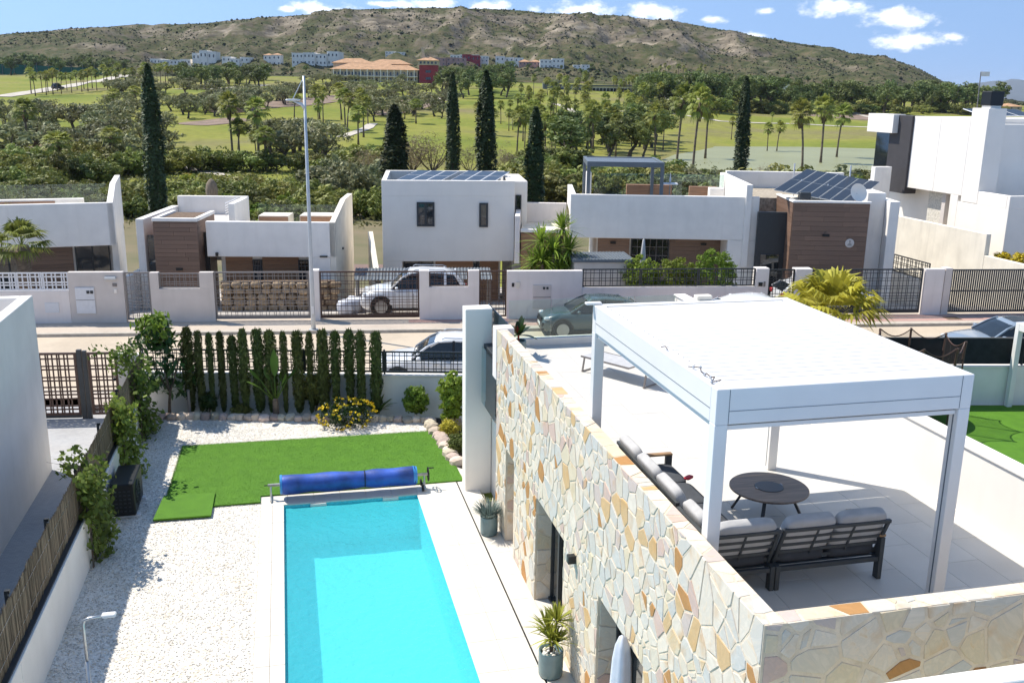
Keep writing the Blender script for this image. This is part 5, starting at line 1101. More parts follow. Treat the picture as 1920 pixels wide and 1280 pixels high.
def house_F():
    X = 33.0; t = house('large_white_villa', 'large white two storey villa with black vertical panel at the right edge', (0, 0, 0), 0)
    a = atx(1720, 218, X); b = atx(1855, 207, X); c = atx(1895, 368, X); l = atx(1704.6, 352, X); zt = a.z; zl = c.z; zo = l.z
    y0, y1, y2 = a.y, b.y, c.y; Y_ = y0+.2
    R_ = X+11
    hbox(t, 'upper_wall', 'plaster_clean', X, R_, y1+1.2, Y_-2.2, zo, zt); hbox(t, 'upper_wall', 'plaster_clean', X, R_, Y_-2.2+.002, Y_, zo, zt-.002)
    hbox(t, 'chimney_block', 'plaster_clean', X-.005, X+1.0, y1, y1+1.19, zl-.6, zt+.5); hbox(t, 'recess_wall', 'plaster_clean', X+1.01, R_, y1+.5, y1+1.19, zl-.6, zt-.25)
    hbox(t, 'lower_wall', 'plaster_clean', X, R_, y2, y1+1.4, -1.5, zl-.62); hbox(t, 'terrace_parapet', 'plaster_clean', X+.001, X+.22, y2+.2, y1-.004, zl-.62, zl); hbox(t, 'terrace_parapet', 'plaster_clean', X+.001, R_, y2+.001, y2+.2, zl-.62, zl-.003); hbox(t, 'terrace_floor', 'plaster_mauve', X+.23, R_, y2+.21, y1-.005, zl-.63, zl-.5)
    # recess with pale split stone, black pillar panel, white eave box
    hbox(t, 'lower_back_wall', 'plaster_clean', X+.9, R_, y1+1.41, Y_+5, -1.5, zo-.004); hbox(t, 'lower_wall', 'plaster_clean', X+.002, X+.9, y1+1.402, y1+2.0, -1.5, zo-.005)
    hbox(t, 'split_stone_panel', 'splitstone', X+.55, X+.89, y1+3.1, Y_-1.2, -1, zo-.01); hbox(t, 'jamb', 'plaster_mauve', X+.3, X+.54, y1+2.7, y1+3.0, -1, zo-.012)
    hbox(t, 'black_panel', 'darkpanel', X-.12, X+.6, Y_+.005, Y_+1.9, zo-.35, zt+.02); ex = atd(1650, 214, Y_+2.5).x; hbox(t, 'eave_box', 'plaster_clean', ex, X+.3, Y_+1.2, Y_+3.6, zt-.95, zt+.06); hbox(t, 'rear_wall', 'plaster_clean', X+.7, R_, Y_+.01, Y_+4, zo, zt-.1); hbox(t, 'glass_strip', 'window', X+.2, X+.65, Y_+1.92, Y_+3.6, zo, zt-.97)
    MB().box(X+.2, X+.8, y1+.2, y1+.8, zt+.5, zt+.62).build('chimney_base', M['plaster_clean'], t); MB().box(X+.14, X+.86, y1+.14, y1+.86, zt+.62, zt+1.3, .03).build('chimney_cowl', M['black'], t); MB().tube([(X+.1, y1+1.0, zt+.5), (X+.05, y1+1.0, zt+2.2)], .025, 6).build('antenna_mast', M['gate_grey'], t); cube('antenna_panel', M['plaster_cream'], t, (X+.3, y1+1.0, zt+2.1), (.5, .03, .22))
    solar(t, (X+3.2, y1+3.2, zt+.25), 3.2, 1.6, .2, 3, 1); solar(t, (X+7, y1+3.2, zt+.25), 3.2, 1.6, .2, 3, 1)
    # boundary wall stepping down towards the street
    BX = 31.6; w0 = atx(1670, 397, BX); w1 = atx(1850, 445, BX); zz = (w0.z+w1.z)/2; g = thing('boundary_wall', 'long cream boundary wall stepping down beside the large white villa', 'wall', (0, 0, 0))
    MB().box(BX, BX+.25, w1.y, w0.y, -1.5, zz, .015).build('wall', M['plaster_cream'], g); hz = atx(1850, 480, BX).z; MB().box(BX+.002, BX+.25, 34.9, w1.y-.003, -1.5, hz, .015).build('wall', M['plaster_cream'], g)
    tg = atd(1642, 313, w0.y+1.2); th_ = atd(1672, 320, w0.y+1.2); hbox(t, 'tall_gate_wall', 'plaster', tg.x, th_.x, w0.y+1.2, w0.y+1.6, -1.5, tg.z)
    r0, r1 = atx(1659, 471, 29.4), atx(1744, 500, 29.4)
    g2 = thing('lattice_railing', 'short black lattice railing against the cream boundary wall', 'railing', (r0.x, r0.y, 0), math.atan2(r1.y-r0.y, r1.x-r0.x)); RL = (Vector((r1.x, r1.y))-Vector((r0.x, r0.y))).length; lattice(g2, M['alu_dark'], 0, RL, r0.z-.85, r0.z, 0, .05, .025, 5, .7, .2); MB().box(0, RL, -.1, .1, -1.2, r0.z-.87, .01).build('wall', M['plaster'], g2)
M['splitstone'] = pm('pale_split_stone', (.66, .62, .54), .9, .12, 9, bump=1.0, bscale=14)
M['darkpanel'] = pm('black_fibre_panel', (.055, .05, .052), .6, .05, 3)
house_A(); house_B(); house_C(); house_D(); house_E(); house_F()
# corrugated garden shed roofs and clutter in the yards
M['rock_brown'] = pm('ochre_wall_stone', (.36, .26, .16), .95, .25, 6, bump=.6, bscale=18, objvar=.35)
def sheds():
    p = sp(sx(700), 4.2, 0); t = thing('lean_to', 'grey corrugated lean-to roof behind the white estate car', 'shed', (p.x, p.y, 0), SANG); n = 168; W = 6.2; V = []; q = []
    for j, (y, z) in enumerate(((0, .85), (1.6, 1.1))):
        for i in range(n+1): V.append((W*i/n-1, y, z+.022*math.sin(i*PI/2)))
    for i in range(n): q.append((i, i+1, n+2+i, n+1+i))
    MB().add(V, q).build('corrugated_sheet', M['pergola_grey'], t)
    for x in (-.9, 2, 5.1): cube('post', M['gate_grey'], t, (x, .1, -.2), (.07, .07, 2.1))
    cube('post', M['gate_grey'], t, (5.1, 1.5, .1), (.07, .07, 2.0)); cube('post', M['gate_grey'], t, (-.9, 1.5, .1), (.07, .07, 2.0))
    p = sp(sx(1078), 1.0, 0); t = thing('garden_shed', 'small grey shed with flat ribbed roof behind the black railing', 'shed', (p.x, p.y, 0), SANG); MB().box(.1, 2.55, .1, 1.9, -1, 2.15, .01).build('wall', M['plaster_mauve'], t); MB().box(0, 2.65, 0, 2.0, 2.155, 2.28, .01).build('roof', M['pergola_grey'], t)
    for i in range(18): cube('roof_rib', M['pergola_grey'], t, (.08+i*.146, 1.0, 2.29), (.03, 1.98, .03))
    r = random.Random(3)
    for i, (px, off) in enumerate(((642, 2.2), (654, 2.9), (668, 3.4), (688, 3.3), (708, 3.6), (648, 3.7))):
        p = sp(sx(px), off, -.1-off*.11); o = MB().pillow((0, 0, .38), (.7, .65, .7), 3.2, M=Matrix.Rotation(r.uniform(-.2, .2), 4, 'X')).build('rubble_sack', M['canvas'], None, p, r.uniform(0, 3), True)
        tag(o, 'white builders sack piled behind the brown sliding gate', 'sack', 'builders sacks behind the gate')
    p = sp(sx(490), 4.4, 0); t = thing('dry_stone_wall', 'low rough brown stone wall seen through the taupe sliding gate', 'wall', (p.x, p.y, 0), SANG); r = random.Random(9)
    MB().box(-2.4, 2.6, .12, .4, -1.2, .75).build('core', M['soil'], t)
    for row in range(5):
        x = -2.4
        while x < 2.5:
            w = r.uniform(.28, .6); MB().pillow((0, 0, 0), (w, .3, .27), 3.0, 8, 5).build('stone', M['rock_brown'], t, (x+w/2, .05+r.uniform(-.04, .04), -.45+row*.26+r.uniform(-.03, .03)), smooth=True); x += w
sheds()
def dark_roof():
    p = sp(sx(680), 12, 0); t = thing('dark_pool_terrace', 'dark timber deck roof left of the two storey house', 'deck', (p.x, p.y, -.6), SANG)
    for i in range(14): cube('deck_board', M['wood_dark'], t, (0, i*.32, 0), (3.4, .3, .06))
    cube('joist', M['wood_dark'], t, (-1.2, 2.1, -.1), (.1, 4.4, .12)); cube('joist', M['wood_dark'], t, (1.2, 2.1, -.1), (.1, 4.4, .12))
    p = sp(sx(693), 5.5, 0); t = thing('ramp_wall', 'white sloping wall beside the two storey house', 'wall', (p.x, p.y, 0), SANG+.1)
    MB().add([(0, -2.5, -2), (0, 4.5, -2), (0, 4.5, 2.2), (0, -2.5, .2), (.25, -2.5, -2), (.25, 4.5, -2), (.25, 4.5, 2.2), (.25, -2.5, .2)], [(3, 2, 1, 0), (4, 5, 6, 7), (2, 3, 7, 6), (0, 1, 5, 4), (1, 2, 6, 5), (3, 0, 4, 7)]).build('wall', M['plaster_cream'], t)
dark_roof()

# ------------------------------------------------------------------ far buildings
M['roof_orange'] = pm('clay_roof_tiles', (.46, .27, .15), .9, .12, .4)
M['red_wall'] = pm('crimson_render', (.33, .045, .06), .9, .08, .3)
M['pink_wall'] = pm('pink_render', (.50, .30, .25), .9, .08, .3)
M['sand_wall'] = pm('sand_render', (.55, .46, .34), .9, .08, .3)
M['far_white'] = pm('far_white_render', (.88, .83, .75), .9, .05, .2)
def hip(mb, x0, x1, y0, y1, z, h, ov=.6):
    x0 -= ov; x1 += ov; y0 -= ov; y1 += ov; d = min(x1-x0, y1-y0)/2*.9; 
    mb.add([(x0, y0, z), (x1, y0, z), (x1, y1, z), (x0, y1, z), (x0+d, (y0+y1)/2, z+h), (x1-d, (y0+y1)/2, z+h)], [(0, 1, 5, 4), (1, 2, 5), (2, 3, 4, 5), (3, 0, 4), (3, 2, 1, 0)])
def far_villa(px, base, w, h, lab, wall='far_white', roof=None, floors=2, dist=None, depth=.7, group=None, name='villa', seed=0):
    g = GD(px, dist) if dist else G(px, base); d = math.hypot(g.x, g.y); k = d/CAMF; W, H = w*k*1.15, h*k; t = thing(name, lab, 'house', (g.x, g.y, g.z-.5), -YAW, group); r = random.Random(seed); D = W*depth
    n = max(1, round(W/9)); x = -W/2
    for i in range(n):
        ww = W/n; hh = H*r.uniform(.78, 1.0); yo = r.uniform(0, D*.25); hh *= 1.35; MB().box(x+.05, x+ww-.05, yo, yo+D, -2, hh).build('wall', M[wall], t)
        if roof:
            m = MB(); hip(m, x, x+ww, yo, yo+D, hh+.02, min(ww, D)*.22); m.build('roof', M[roof], t)
        else: MB().box(x-.1, x+ww+.0, yo-.1, yo+D, hh+.01, hh+.35).build('roof_rim', M[wall], t)
        for f in range(floors):
            for c in range(max(2, int(ww/3))): cube('window', M['window'], t, (x+ww*(c+.5)/max(2, int(ww/3)), yo-.02, hh*(f+.55)/floors), (1.0, .2, hh/floors*.34))
        x += ww
    return t
vl = [(318, 131, 62, 14, 'white villa row left of the dark evergreen clump on the far slope', 'far_white', None), (382, 129, 36, 24, 'white villa with pale roofs up the far slope on the left', 'far_white', None), (440, 127, 42, 14, 'low white villa right of the pale roofed one on the far slope', 'far_white', None),
      (510, 124, 26, 17, 'white villa with an orange roof on the far slope', 'far_white', 'roof_orange'), (590, 123, 70, 19, 'white apartment row left of the clubhouse', 'far_white', None), (845, 123, 46, 11, 'pink villa row right of the red tower', 'pink_wall', None), (883, 127, 28, 18, 'crimson villa right of the red tower', 'red_wall', None),
      (880, 117, 60, 11, 'white villas above the crimson villa', 'far_white', None), (905, 124, 18, 12, 'small white villa beside the crimson villa', 'far_white', None), (955, 126, 44, 16, 'white villa cluster in the middle of the far slope', 'far_white', None), (993, 131, 34, 12, 'red villa with an orange roof on the far slope', 'pink_wall', 'roof_orange'),
      (1035, 128, 38, 13, 'white villa right of the orange roofed one', 'far_white', None), (1090, 132, 26, 8, 'low white house at the foot of the quarry hill', 'far_white', None), (1330, 165, 50, 10, 'grey white house behind the trees on the right', 'far_white', None), (1395, 168, 40, 13, 'white house behind the cypress by the lake', 'far_white', None), (1460, 181, 36, 17, 'white house showing through the tree line on the right', 'far_white', None), (1880, 212, 60, 10, 'sand coloured houses at the far right beyond the tree line', 'sand_wall', 'roof_orange')]
for i, (px, b, w, h, lab, wl, rf) in enumerate(vl): far_villa(px, b, w, h, lab, wl, rf, seed=i)
far_villa(743, 86, 30, 8, 'white building high on the hillside above the clubhouse', dist=1000, seed=40)
def clubhouse():
    g = G(700, 154); d = math.hypot(g.x, g.y); k = d/CAMF; t = thing('clubhouse', 'wide sand coloured clubhouse with orange hipped roofs below the hill', 'building', (g.x, g.y, g.z-1), -YAW)
    def u(px): return (px-700)*k
    for a, b, y, h0, wl in ((625, 780, 0, 24, 'sand_wall'), (640, 735, 8, 30, 'sand_wall'), (622, 690, 14, 36, 'sand_wall'), (685, 760, 16, 35, 'sand_wall')):
        MB().box(u(a), u(b), y, y+16, -3, h0*k).build('wall', M[wl], t); m = MB(); hip(m, u(a), u(b), y, y+16, h0*k+.02, 3.2, 1.2); m.build('roof', M['roof_orange'], t)
    for i in range(24): cube('window', M['window'], t, (u(632+i*6.2), -.05, 17*k), (1.1, .2, 2.2)); cube('arch', M['window'], t, (u(632+i*6.2), -.05, 6*k), (1.4, .2, 2.6))
    for i in range(13): cube('column', M['far_white'], t, (u(630+i*12), -1.6, 12*k), (.5, .5, 24*k))
    MB().box(u(628), u(780), -2.2, -.3, 12*k, 12*k+.4).build('balcony', M['far_white'], t)
    e = thing('red_tower', 'crimson tower with an orange pyramid roof beside the clubhouse', 'tower', (g.x, g.y, g.z-1), -YAW); MB().box(u(783), u(815), -2, 9, -3, 33*k).build('wall', M['red_wall'], e); MB().box(u(781), u(817), -2.5, 9.5, 33*k+.01, 41*k).build('lantern_storey', M['sand_wall'], e)
    m = MB(); hip(m, u(781), u(817), -2.5, 9.5, 41*k+.02, 2.2, 1.0); m.build('roof', M['roof_orange'], e)
    for i in range(5): cube('window', M['window'], e, (u(786+i*6.6), -2.55, 37*k), (1.2, .2, 1.4))
    for z in (10, 22): cube('window', M['window'], e, (u(799), -2.05, z*k), (3.4, .2, 1.6))
    MB().add([(u(788), 4, 42*k), (u(793), 4, 42*k), (u(789), 4, 64*k), (u(785), 4, 64*k), (u(788), 5, 42*k), (u(793), 5, 42*k), (u(789), 5, 64*k), (u(785), 5, 64*k)], [(0, 1, 2, 3), (7, 6, 5, 4), (1, 5, 6, 2), (0, 3, 7, 4), (3, 2, 6, 7)]).build('leaning_fin', M['sand_wall'], e)
clubhouse()
def long_building():
    g = G(1150, 172); d = math.hypot(g.x, g.y); k = d/CAMF; t = thing('long_hotel', 'long low white building with a flat dark roof behind the palm grove', 'building', (g.x, g.y, g.z-1), -YAW)
    W = 190*k; MB().box(-W/2, W/2, 0, 14, -2, 12*k).build('wall', M['far_white'], t); MB().box(-W/2-1, W/2+1, -1, 15, 12*k+.02, 14.5*k).build('roof', M['pergola_grey'], t)
    for i in range(30): cube('window', M['window'], t, (-W/2+W*(i+.5)/30, -.05, 6*k), (1.6, .2, 1.8))
    MB().box(-W/2-10, -W/2-1.1, -2, 12, -2, 17*k).build('end_block', M['pergola_grey'], t)
long_building()
def nets():
    a, b = GD(-60, 770), GD(235, 770); t = thing('range_net', 'long green windbreak net at the foot of the hill on the left', 'net', a); d = b-a; n = 14
    for i in range(n):
        p = d*i/n; q = d*(i+1)/n; h = 8.5*(1-.5*i/n); MB().add([(p.x, p.y, p.z-4), (q.x, q.y, q.z-4), (q.x, q.y, q.z+h*.92), (p.x, p.y, p.z+h), (p.x, p.y+.3, p.z-4), (q.x, q.y+.3, q.z-4), (q.x, q.y+.3, q.z+h*.92), (p.x, p.y+.3, p.z+h)], [(0, 1, 2, 3), (7, 6, 5, 4), (3, 2, 6, 7)]).build('net_panel', M['net'], t); cube('pole', M['gate_grey'], t, (p.x, p.y-.3, p.z+h/2), (.3, .3, h+4))
M['net'] = pm('green_net', (.02, .13, .085), .9, .1, .05)
nets()

# ------------------------------------------------------------------ garden with pool
XW, YN, YF, ZW = 4.13, 7.12, 18.65, 4.28      # stone wall: face, near end, far end, top
PX0, PX1, PY1, PY0 = -.35, 2.68, 20.45, 6.5   # pool basin
def rect(name, mat, x0, x1, y0, y1, z, kind='structure'):
    o = MB().add([(x0, y0, z), (x1, y0, z), (x1, y1, z), (x0, y1, z)], [(0, 1, 2, 3)]).build(name, mat); o['kind'] = kind; return o
gp = [(-4.0, 6.0), (-.84, 6.0), (-.84, 20.96), (4.2, 20.96), (4.6, 25.4), (-4.0, 27.4)]
o = MB().add([(x, y, 0) for x, y in gp], [tuple(range(6))]).build('gravel_bed', M['gravel']); o['kind'] = 'structure'
rect('driveway', M['paver'], -5.85, -4.18, 6, 28, .004)
rect('driveway', M['paver'], -20, -5.85, 23.6, 29.5, .0)
def pebbles():
    r = np.random.default_rng(4); n = 15000; x = r.uniform(-3.95, -.86, n); y = 10+17*r.uniform(0, 1, n)**1.0
    k = (x < -.9) & ~((x > -2.9) & (y > 20.6) & (y < 24.6)); x2 = r.uniform(-2.9, 3.7, 2500); y2 = r.uniform(24.62, 25.7, 2500)
    x = np.concatenate([x[k], x2]); y = np.concatenate([y[k], y2]); n = len(x); s = r.uniform(.010, .024, n)
    b = np.array([(1, 0, 0), (0, 1, 0), (-1, 0, 0), (0, -1, 0), (0, 0, .7), (0, 0, -.7)]); tri = np.array([(0, 1, 4), (1, 2, 4), (2, 3, 4), (3, 0, 4)])
    a = r.uniform(0, 6.28, n); R_ = np.stack([np.stack([np.cos(a), -np.sin(a), 0*a], 1), np.stack([np.sin(a), np.cos(a), 0*a], 1), np.stack([0*a, 0*a, 1+0*a], 1)], 1)
    V = np.einsum('nij,vj->nvi', R_, b*np.array([1, .7, 1]))*s[:, None, None]+np.stack([x, y, s*.35], 1)[:, None]
    T = (tri[None]+6*np.arange(n)[:, None, None]).reshape(-1, 3)
    o = link('loose_gravel', np_mesh('loose_gravel', V.reshape(-1, 3), None, T, M['pebble'])); tag(o, 'loose white marble chips lying on the gravel bed', 'gravel', kind='stuff')
pebbles()
# pool basin
def pool():
    t = thing('swimming_pool', 'rectangular swimming pool with turquoise lining in the gravel garden', 'swimming pool', (0, 0, 0)); zb = -1.12; e = .001
    MB().add([(PX0, PY0, zb), (PX1, PY0, zb), (PX1, PY1, zb), (PX0, PY1, zb)], [(0, 1, 2, 3)]).build('floor', M['pool'], t)
    w = MB().add([(PX0, PY0, zb), (PX0, PY1, zb), (PX0, PY1, 0), (PX0, PY0, 0)], [(0, 1, 2, 3)]).add([(PX1, PY0, zb), (PX1, PY1, zb), (PX1, PY1, 0), (PX1, PY0, 0)], [(3, 2, 1, 0)])
    w.add([(PX0, PY1, zb), (PX1, PY1, zb), (PX1, PY1, 0), (PX0, PY1, 0)], [(0, 1, 2, 3)]).add([(PX0, PY0, zb), (PX1, PY0, zb), (PX1, PY0, 0), (PX0, PY0, 0)], [(3, 2, 1, 0)]).build('basin_wall', M['pool'], t)
    for x in (.42, 2.05): MB().box(x-.18, x+.18, PY1-.05, PY1-.003, -.16, -.02, .01).build('skimmer', M['plaster_clean'], t)
    for y in (18.5, 14.2): MB().lathe([(.13, 0), (.13, .02), (.1, .03), (.01, .03)], 20).build('pool_light', M['plaster_clean'], t, (PX0+.003, y, -.5), (0, PI/2, 0))
    n = 60; m = 24; ys = np.linspace(PY0+e, PY1-e, n); xs = np.linspace(PX0+e, PX1-e, m)
    X_, Y_ = np.meshgrid(xs, ys); Z_ = -.085+.006*fbm(X_*3, Y_*3, 3, 9); V = np.stack([X_, Y_, Z_], -1).reshape(-1, 3).tolist()
    i = np.arange(n*m).reshape(n, m); q = np.stack([i[:-1, :-1], i[:-1, 1:], i[1:, 1:], i[1:, :-1]], -1).reshape(-1, 4).tolist()
    link('water', np_mesh('pool_water', np.array(V), q, mats=M['water'], smooth=True), t)
pool()
# stone coping and deck, tile by tile
def deck():
    t = MB().box(-.84, -.353, 6, 20.96, -.3, -.012).box(-.353, 2.683, 20.453, 20.96, -.3, -.0121).box(2.683, XW, 6, 20.96, -.3, -.0119).build('pool_deck', M['grout']); t['kind'] = 'structure'
    def tiles(x0, x1, y0, y1, nx, ny, jit=0):
        for i in range(nx):
            for j in range(ny):
                a, b = x0+(x1-x0)*i/nx, x0+(x1-x0)*(i+1)/nx; c, d = y0+(y1-y0)*j/ny, y0+(y1-y0)*(j+1)/ny
                MB().box(a+.003, b-.003, c+.003, d-.003, -.03, 0+rnd.uniform(-.0008, .0008), .003).build('tile', M['tile'], t)
    tiles(-.84, -.58, 6, 20.44, 1, 16); tiles(-.58, -.335, 6, 20.44, 1, 16); tiles(-.84, 2.68, 20.44, 20.97, 6, 1)
    tiles(2.66, 3.17, 6, 20.44, 1, 16); tiles(3.17, 3.67, 6, 20.44, 1, 16); tiles(2.68, 3.67, 20.44, 20.97, 2, 1); tiles(3.70, XW, 6, 20.97, 1, 16)
    MB().box(3.672, 3.698, 6, 20.96, -.03, -.01).build('drain_slot', M['black'], t)
deck()
# lawn of artificial turf with a spare piece
def lawn():
    o = MB().prism([(-2.92, 20.62), (-.85, 20.62), (-.85, 20.975), (3.85, 20.975), (3.78, 24.5), (-2.86, 24.6)], .004, .035).build('lawn', M['turf']); o['kind'] = 'structure'
    r = np.random.default_rng(8); n = 52000; x = r.uniform(-2.93, 3.84, n); y = r.uniform(20.61, 24.6, n); k = ~((x > -.87) & (y < 20.98)); x, y = x[k], y[k]
    ex = []
    for (a, b) in (((-2.93, 20.6), (-2.87, 24.62)), ((-2.87, 24.62), (3.79, 24.52)), ((-2.93, 20.6), (-.85, 20.6))):
        tt = r.uniform(0, 1, 2500); ex.append(np.stack([a[0]+(b[0]-a[0])*tt, a[1]+(b[1]-a[1])*tt], 1)+r.normal(size=(2500, 2))*.012)
    ex = np.concatenate(ex); x = np.concatenate([x, ex[:, 0]]); y = np.concatenate([y, ex[:, 1]]); n = len(x)
    a = r.uniform(0, 6.28, n); w = .006; h = r.uniform(.006, .014, n); lean = r.normal(size=(n, 2))*.012
    V = np.stack([np.stack([x-np.cos(a)*w, y-np.sin(a)*w, 0*x+.034], 1), np.stack([x+np.cos(a)*w, y+np.sin(a)*w, 0*x+.034], 1), np.stack([x+lean[:, 0], y+lean[:, 1], .034+h], 1)], 1).reshape(-1, 3)
    g = link('turf_blades', np_mesh('turf_blades', V, None, np.arange(3*n).reshape(-1, 3), M['turf_blade'])); tag(g, 'short blades of the bright green artificial lawn', 'grass', kind='stuff')
    p = MB().prism([(-3.06, 20.05), (-1.87, 20.03), (-1.86, 21.28), (-2.98, 21.3)], .036, .075); o = p.build('turf_offcut', M['turf']); tag(o, 'loose square piece of turf lying on the corner of the lawn', 'turf piece')
lawn()
# planting bed and its border of rough stones
B0, B1, B2 = at(285, 784), at(803, 791), at(858, 874)
bed = [(B0.x, B0.y), (B1.x, B1.y), (B2.x-.02, B2.y-.05), (4.12, 21.5), (4.6, 25.45), (-4.0, 27.35)]
o = MB().add([(x, y, .02) for x, y in bed], [tuple(range(6))]).build('planting_bed', M['mulch']); o['kind'] = 'structure'
o = MB().add([(B1.x+.15, B1.y-.3, .026), (B2.x+.05, B2.y, .026), (4.14, 21.5, .026), (4.35, 24.6, .026)], [(0, 1, 2, 3)]).build('planting_bed', M['soil']); o['kind'] = 'structure'
def rocks():
    ms = []
    for k in range(6):
        r = np.random.default_rng(60+k); bm = bmesh.new(); bmesh.ops.create_icosphere(bm, subdivisions=2, radius=1)
        for v in bm.verts:
            c = v.co; f = 1+.22*float(fbm(np.array([c.x*1.3+k*7]), np.array([c.y*1.3+c.z*2.1]), 3, k)[0]); v.co = Vector((max(-.8, min(.8, c.x*f)), max(-.75, min(.8, c.y*f)), max(-.5, min(.72, c.z*f))))
        me = bpy.data.meshes.new('rock'); bm.to_mesh(me); bm.free(); me.materials.append(M['rock']); ms.append(me)
    def line(a, b, n, lab, grp):
        for i in range(n):
            p = a.lerp(b, (i+.5)/n)+Vector((rnd.uniform(-.04, .04), rnd.uniform(-.05, .05), .05)); s = (b-a).length/n*.78
            o = link('border_stone', rnd.choice(ms), None, p, (rnd.uniform(-.3, .3), rnd.uniform(-.3, .3), rnd.uniform(0, 6.3)), (s*rnd.uniform(.85, 1.1), s*rnd.uniform(.75, 1.05), s*rnd.uniform(.7, 1.0))); tag(o, lab, 'stone', grp)
    line(B0, B1, 33, 'rough pale border stone in the row along the planting bed', 'border stones along the fence bed'); line(B1, B2, 12, 'rough border stone in the row along the right edge of the lawn', 'border stones beside the lawn')
rocks()
# street side garden wall with black lattice railing
def front_fence():
    L_ = (Vector((4.6, 25.5, 0))-NF0).length; t = thing('garden_fence', 'white garden wall with black lattice railing behind the row of conifers', 'fence', NF0, NFA)
    MB().box(0, L_+3, -.0, .2, -.3, 1.06, .012).build('wall', M['plaster'], t); MB().box(-.02, L_+3, -.03, .23, 1.062, 1.095, .006).build('coping', M['plaster_clean'], t)
    n = 5; W = L_+2.4
    for k in range(n):
        lattice(t, M['alu_dark'], W*k/n+.02, W*(k+1)/n-.02, 1.15, 1.78, .1, .045, .022, 50+k, .55, .15); cube('post', M['alu_dark'], t, (W*k/n, .1, 1.45), (.05, .05, .75))
    g = thing('gate_post', 'white plastered post between the brown gate and the garden', 'post', NF0-NFU*.75, NFA); MB().box(0, .74, -.01, .22, -.2, 1.62, .012).build('post', M['plaster'], g)
front_fence()
def left_gate():
    a = at(78, 786); b = at(230, 783); L_ = (b-a).length; an = math.atan2(b.y-a.y, b.x-a.x); t = thing('brown_gate', 'brown lattice double gate of the neighbour beside the reed fence', 'gate', a, an)
    lattice(t, M['bronze'], -1.6, L_*.50, .12, 1.92, 0, .06, .034, 71, .75, .13); lattice(t, M['bronze'], L_*.64, L_-.02, .12, 1.92, 0, .06, .034, 72, .75, .13)
    MB().box(L_*.51, L_*.57, -.04, .06, 0, 2.0, .006).build('post', M['alu_dark'], t); MB().box(L_*.58, L_*.63, -.05, .05, 0, 1.97, .006).build('post', M['alu_dark'], t); cube('bottom_rail', M['alu_dark'], t, (L_*.25-.8, 0, .08), (L_*.5+1.6, .06, .08)); MB().ell((L_-.1, -.06, 1.15), (.04, .05, .05)).build('handle', M['black'], t)
left_gate()
# low wall with reed screening on the left
def reed_fence():
    t = thing('reed_fence', 'low white wall carrying a screen of dry reeds along the left of the gravel', 'fence', (0, 0, 0))
    for i, (y0, y1) in enumerate(((6, 13.4), (13.4, 18.2), (18.2, 20.6), (20.6, 27.5))): MB().box(-4.2, -4.0+(i % 2)*.004, y0+.002, y1-.002, -.2, 1.0, .008).build('wall', M['plaster'], t)
    MB().box(-4.16, -4.03, 6, 27.3, 1.002, 1.03, .004).build('rail', M['alu_dark'], t); y = 6.4
    while y < 27.3: MB().box(-4.2, -4.15, y-.025, y+.025, .9, 1.93, .004).build('post', M['alu_dark'], t); cube('post_cap', M['black'], t, (-4.16, y, 1.94), (.07, .06, .05)); y += 2.45
    r = np.random.default_rng(3); n = 5200; ys = np.sort(r.uniform(6.2, 27.2, n)); top = 1.86+.05*fbm(ys*1.5, ys*0, 3, 4)+r.normal(size=n)*.02; bot = .97+.13*fbm(ys*.9, ys*0+5, 4, 14)-.03; x = -4.125+r.normal(size=n)*.008; w = r.uniform(.004, .008, n); ln = r.normal(size=n)*.03
    V = np.stack([np.stack([x, ys-w, bot], 1), np.stack([x+w, ys, bot], 1), np.stack([x, ys+w, bot], 1), np.stack([x, ys-w+ln, top], 1), np.stack([x+w, ys+ln, top], 1), np.stack([x, ys+w+ln, top], 1)], 1).reshape(-1, 3)
    q = (np.array([(0, 1, 4, 3), (1, 2, 5, 4)])[None]+6*np.arange(n)[:, None, None]).reshape(-1, 4); o = link('reeds', np_mesh('reeds', V, q, mats=M['reed']), t); o['kind'] = 'stuff'
    MB().box(-4.137, -4.132, 6.2, 27.2, 1.0, 1.82).build('reed_backing', M['reed'], t)
    for z in (1.2, 1.65): cube('wire', M['steel'], t, (-4.11, 16.7, z), (.006, 21, .006))
reed_fence()
def left_building():
    t = thing('neighbour_house', 'large shaded white wall of the neighbouring house at the left edge', 'house', (0, 0, 0)); X_, Y_, Z_ = -5.8, 23.62, 4.32
    MB().box(-14, X_-.25, 5, Y_-.25, -.3, 3.5, .01).build('roof_terrace', M['plaster_mauve'], t); MB().box(X_-.249, X_, 5, Y_, -.3, Z_, .012).build('side_wall', M['plaster'], t); MB().box(-14, X_-.25, Y_-.248, Y_-.002, -.3, Z_-.002, .012).build('street_wall', M['plaster'], t)
left_building()
def garden_lamp():
    t = thing('garden_lamp', 'slender steel garden lamp with a flat head above the gravel in the foreground', 'lamp', (-2.73, 11.73, 0)); MB().tube([(0, 0, 0), (0, 0, 1.9)], [.028, .026], 10).build('pole', M['steel'], t, smooth=True)
    MB().tube([(0, 0, 1.9), (0, 0, 2.42), (.015, 0, 2.48), (.07, 0, 2.505), (.24, 0, 2.52)], [.019, .018, .018, .017, .016], 8).build('arm', M['steel'], t, smooth=True); MB().box(.23, .40, -.045, .045, 2.505, 2.545, .01).build('lamp_head', M['alu_white'], t); MB().box(.25, .385, -.035, .035, 2.499, 2.505).build('diffuser', M['plaster_clean'], t); MB().lathe([(.05, 0), (.05, .012)], 14).build('base', M['steel'], t)
garden_lamp()
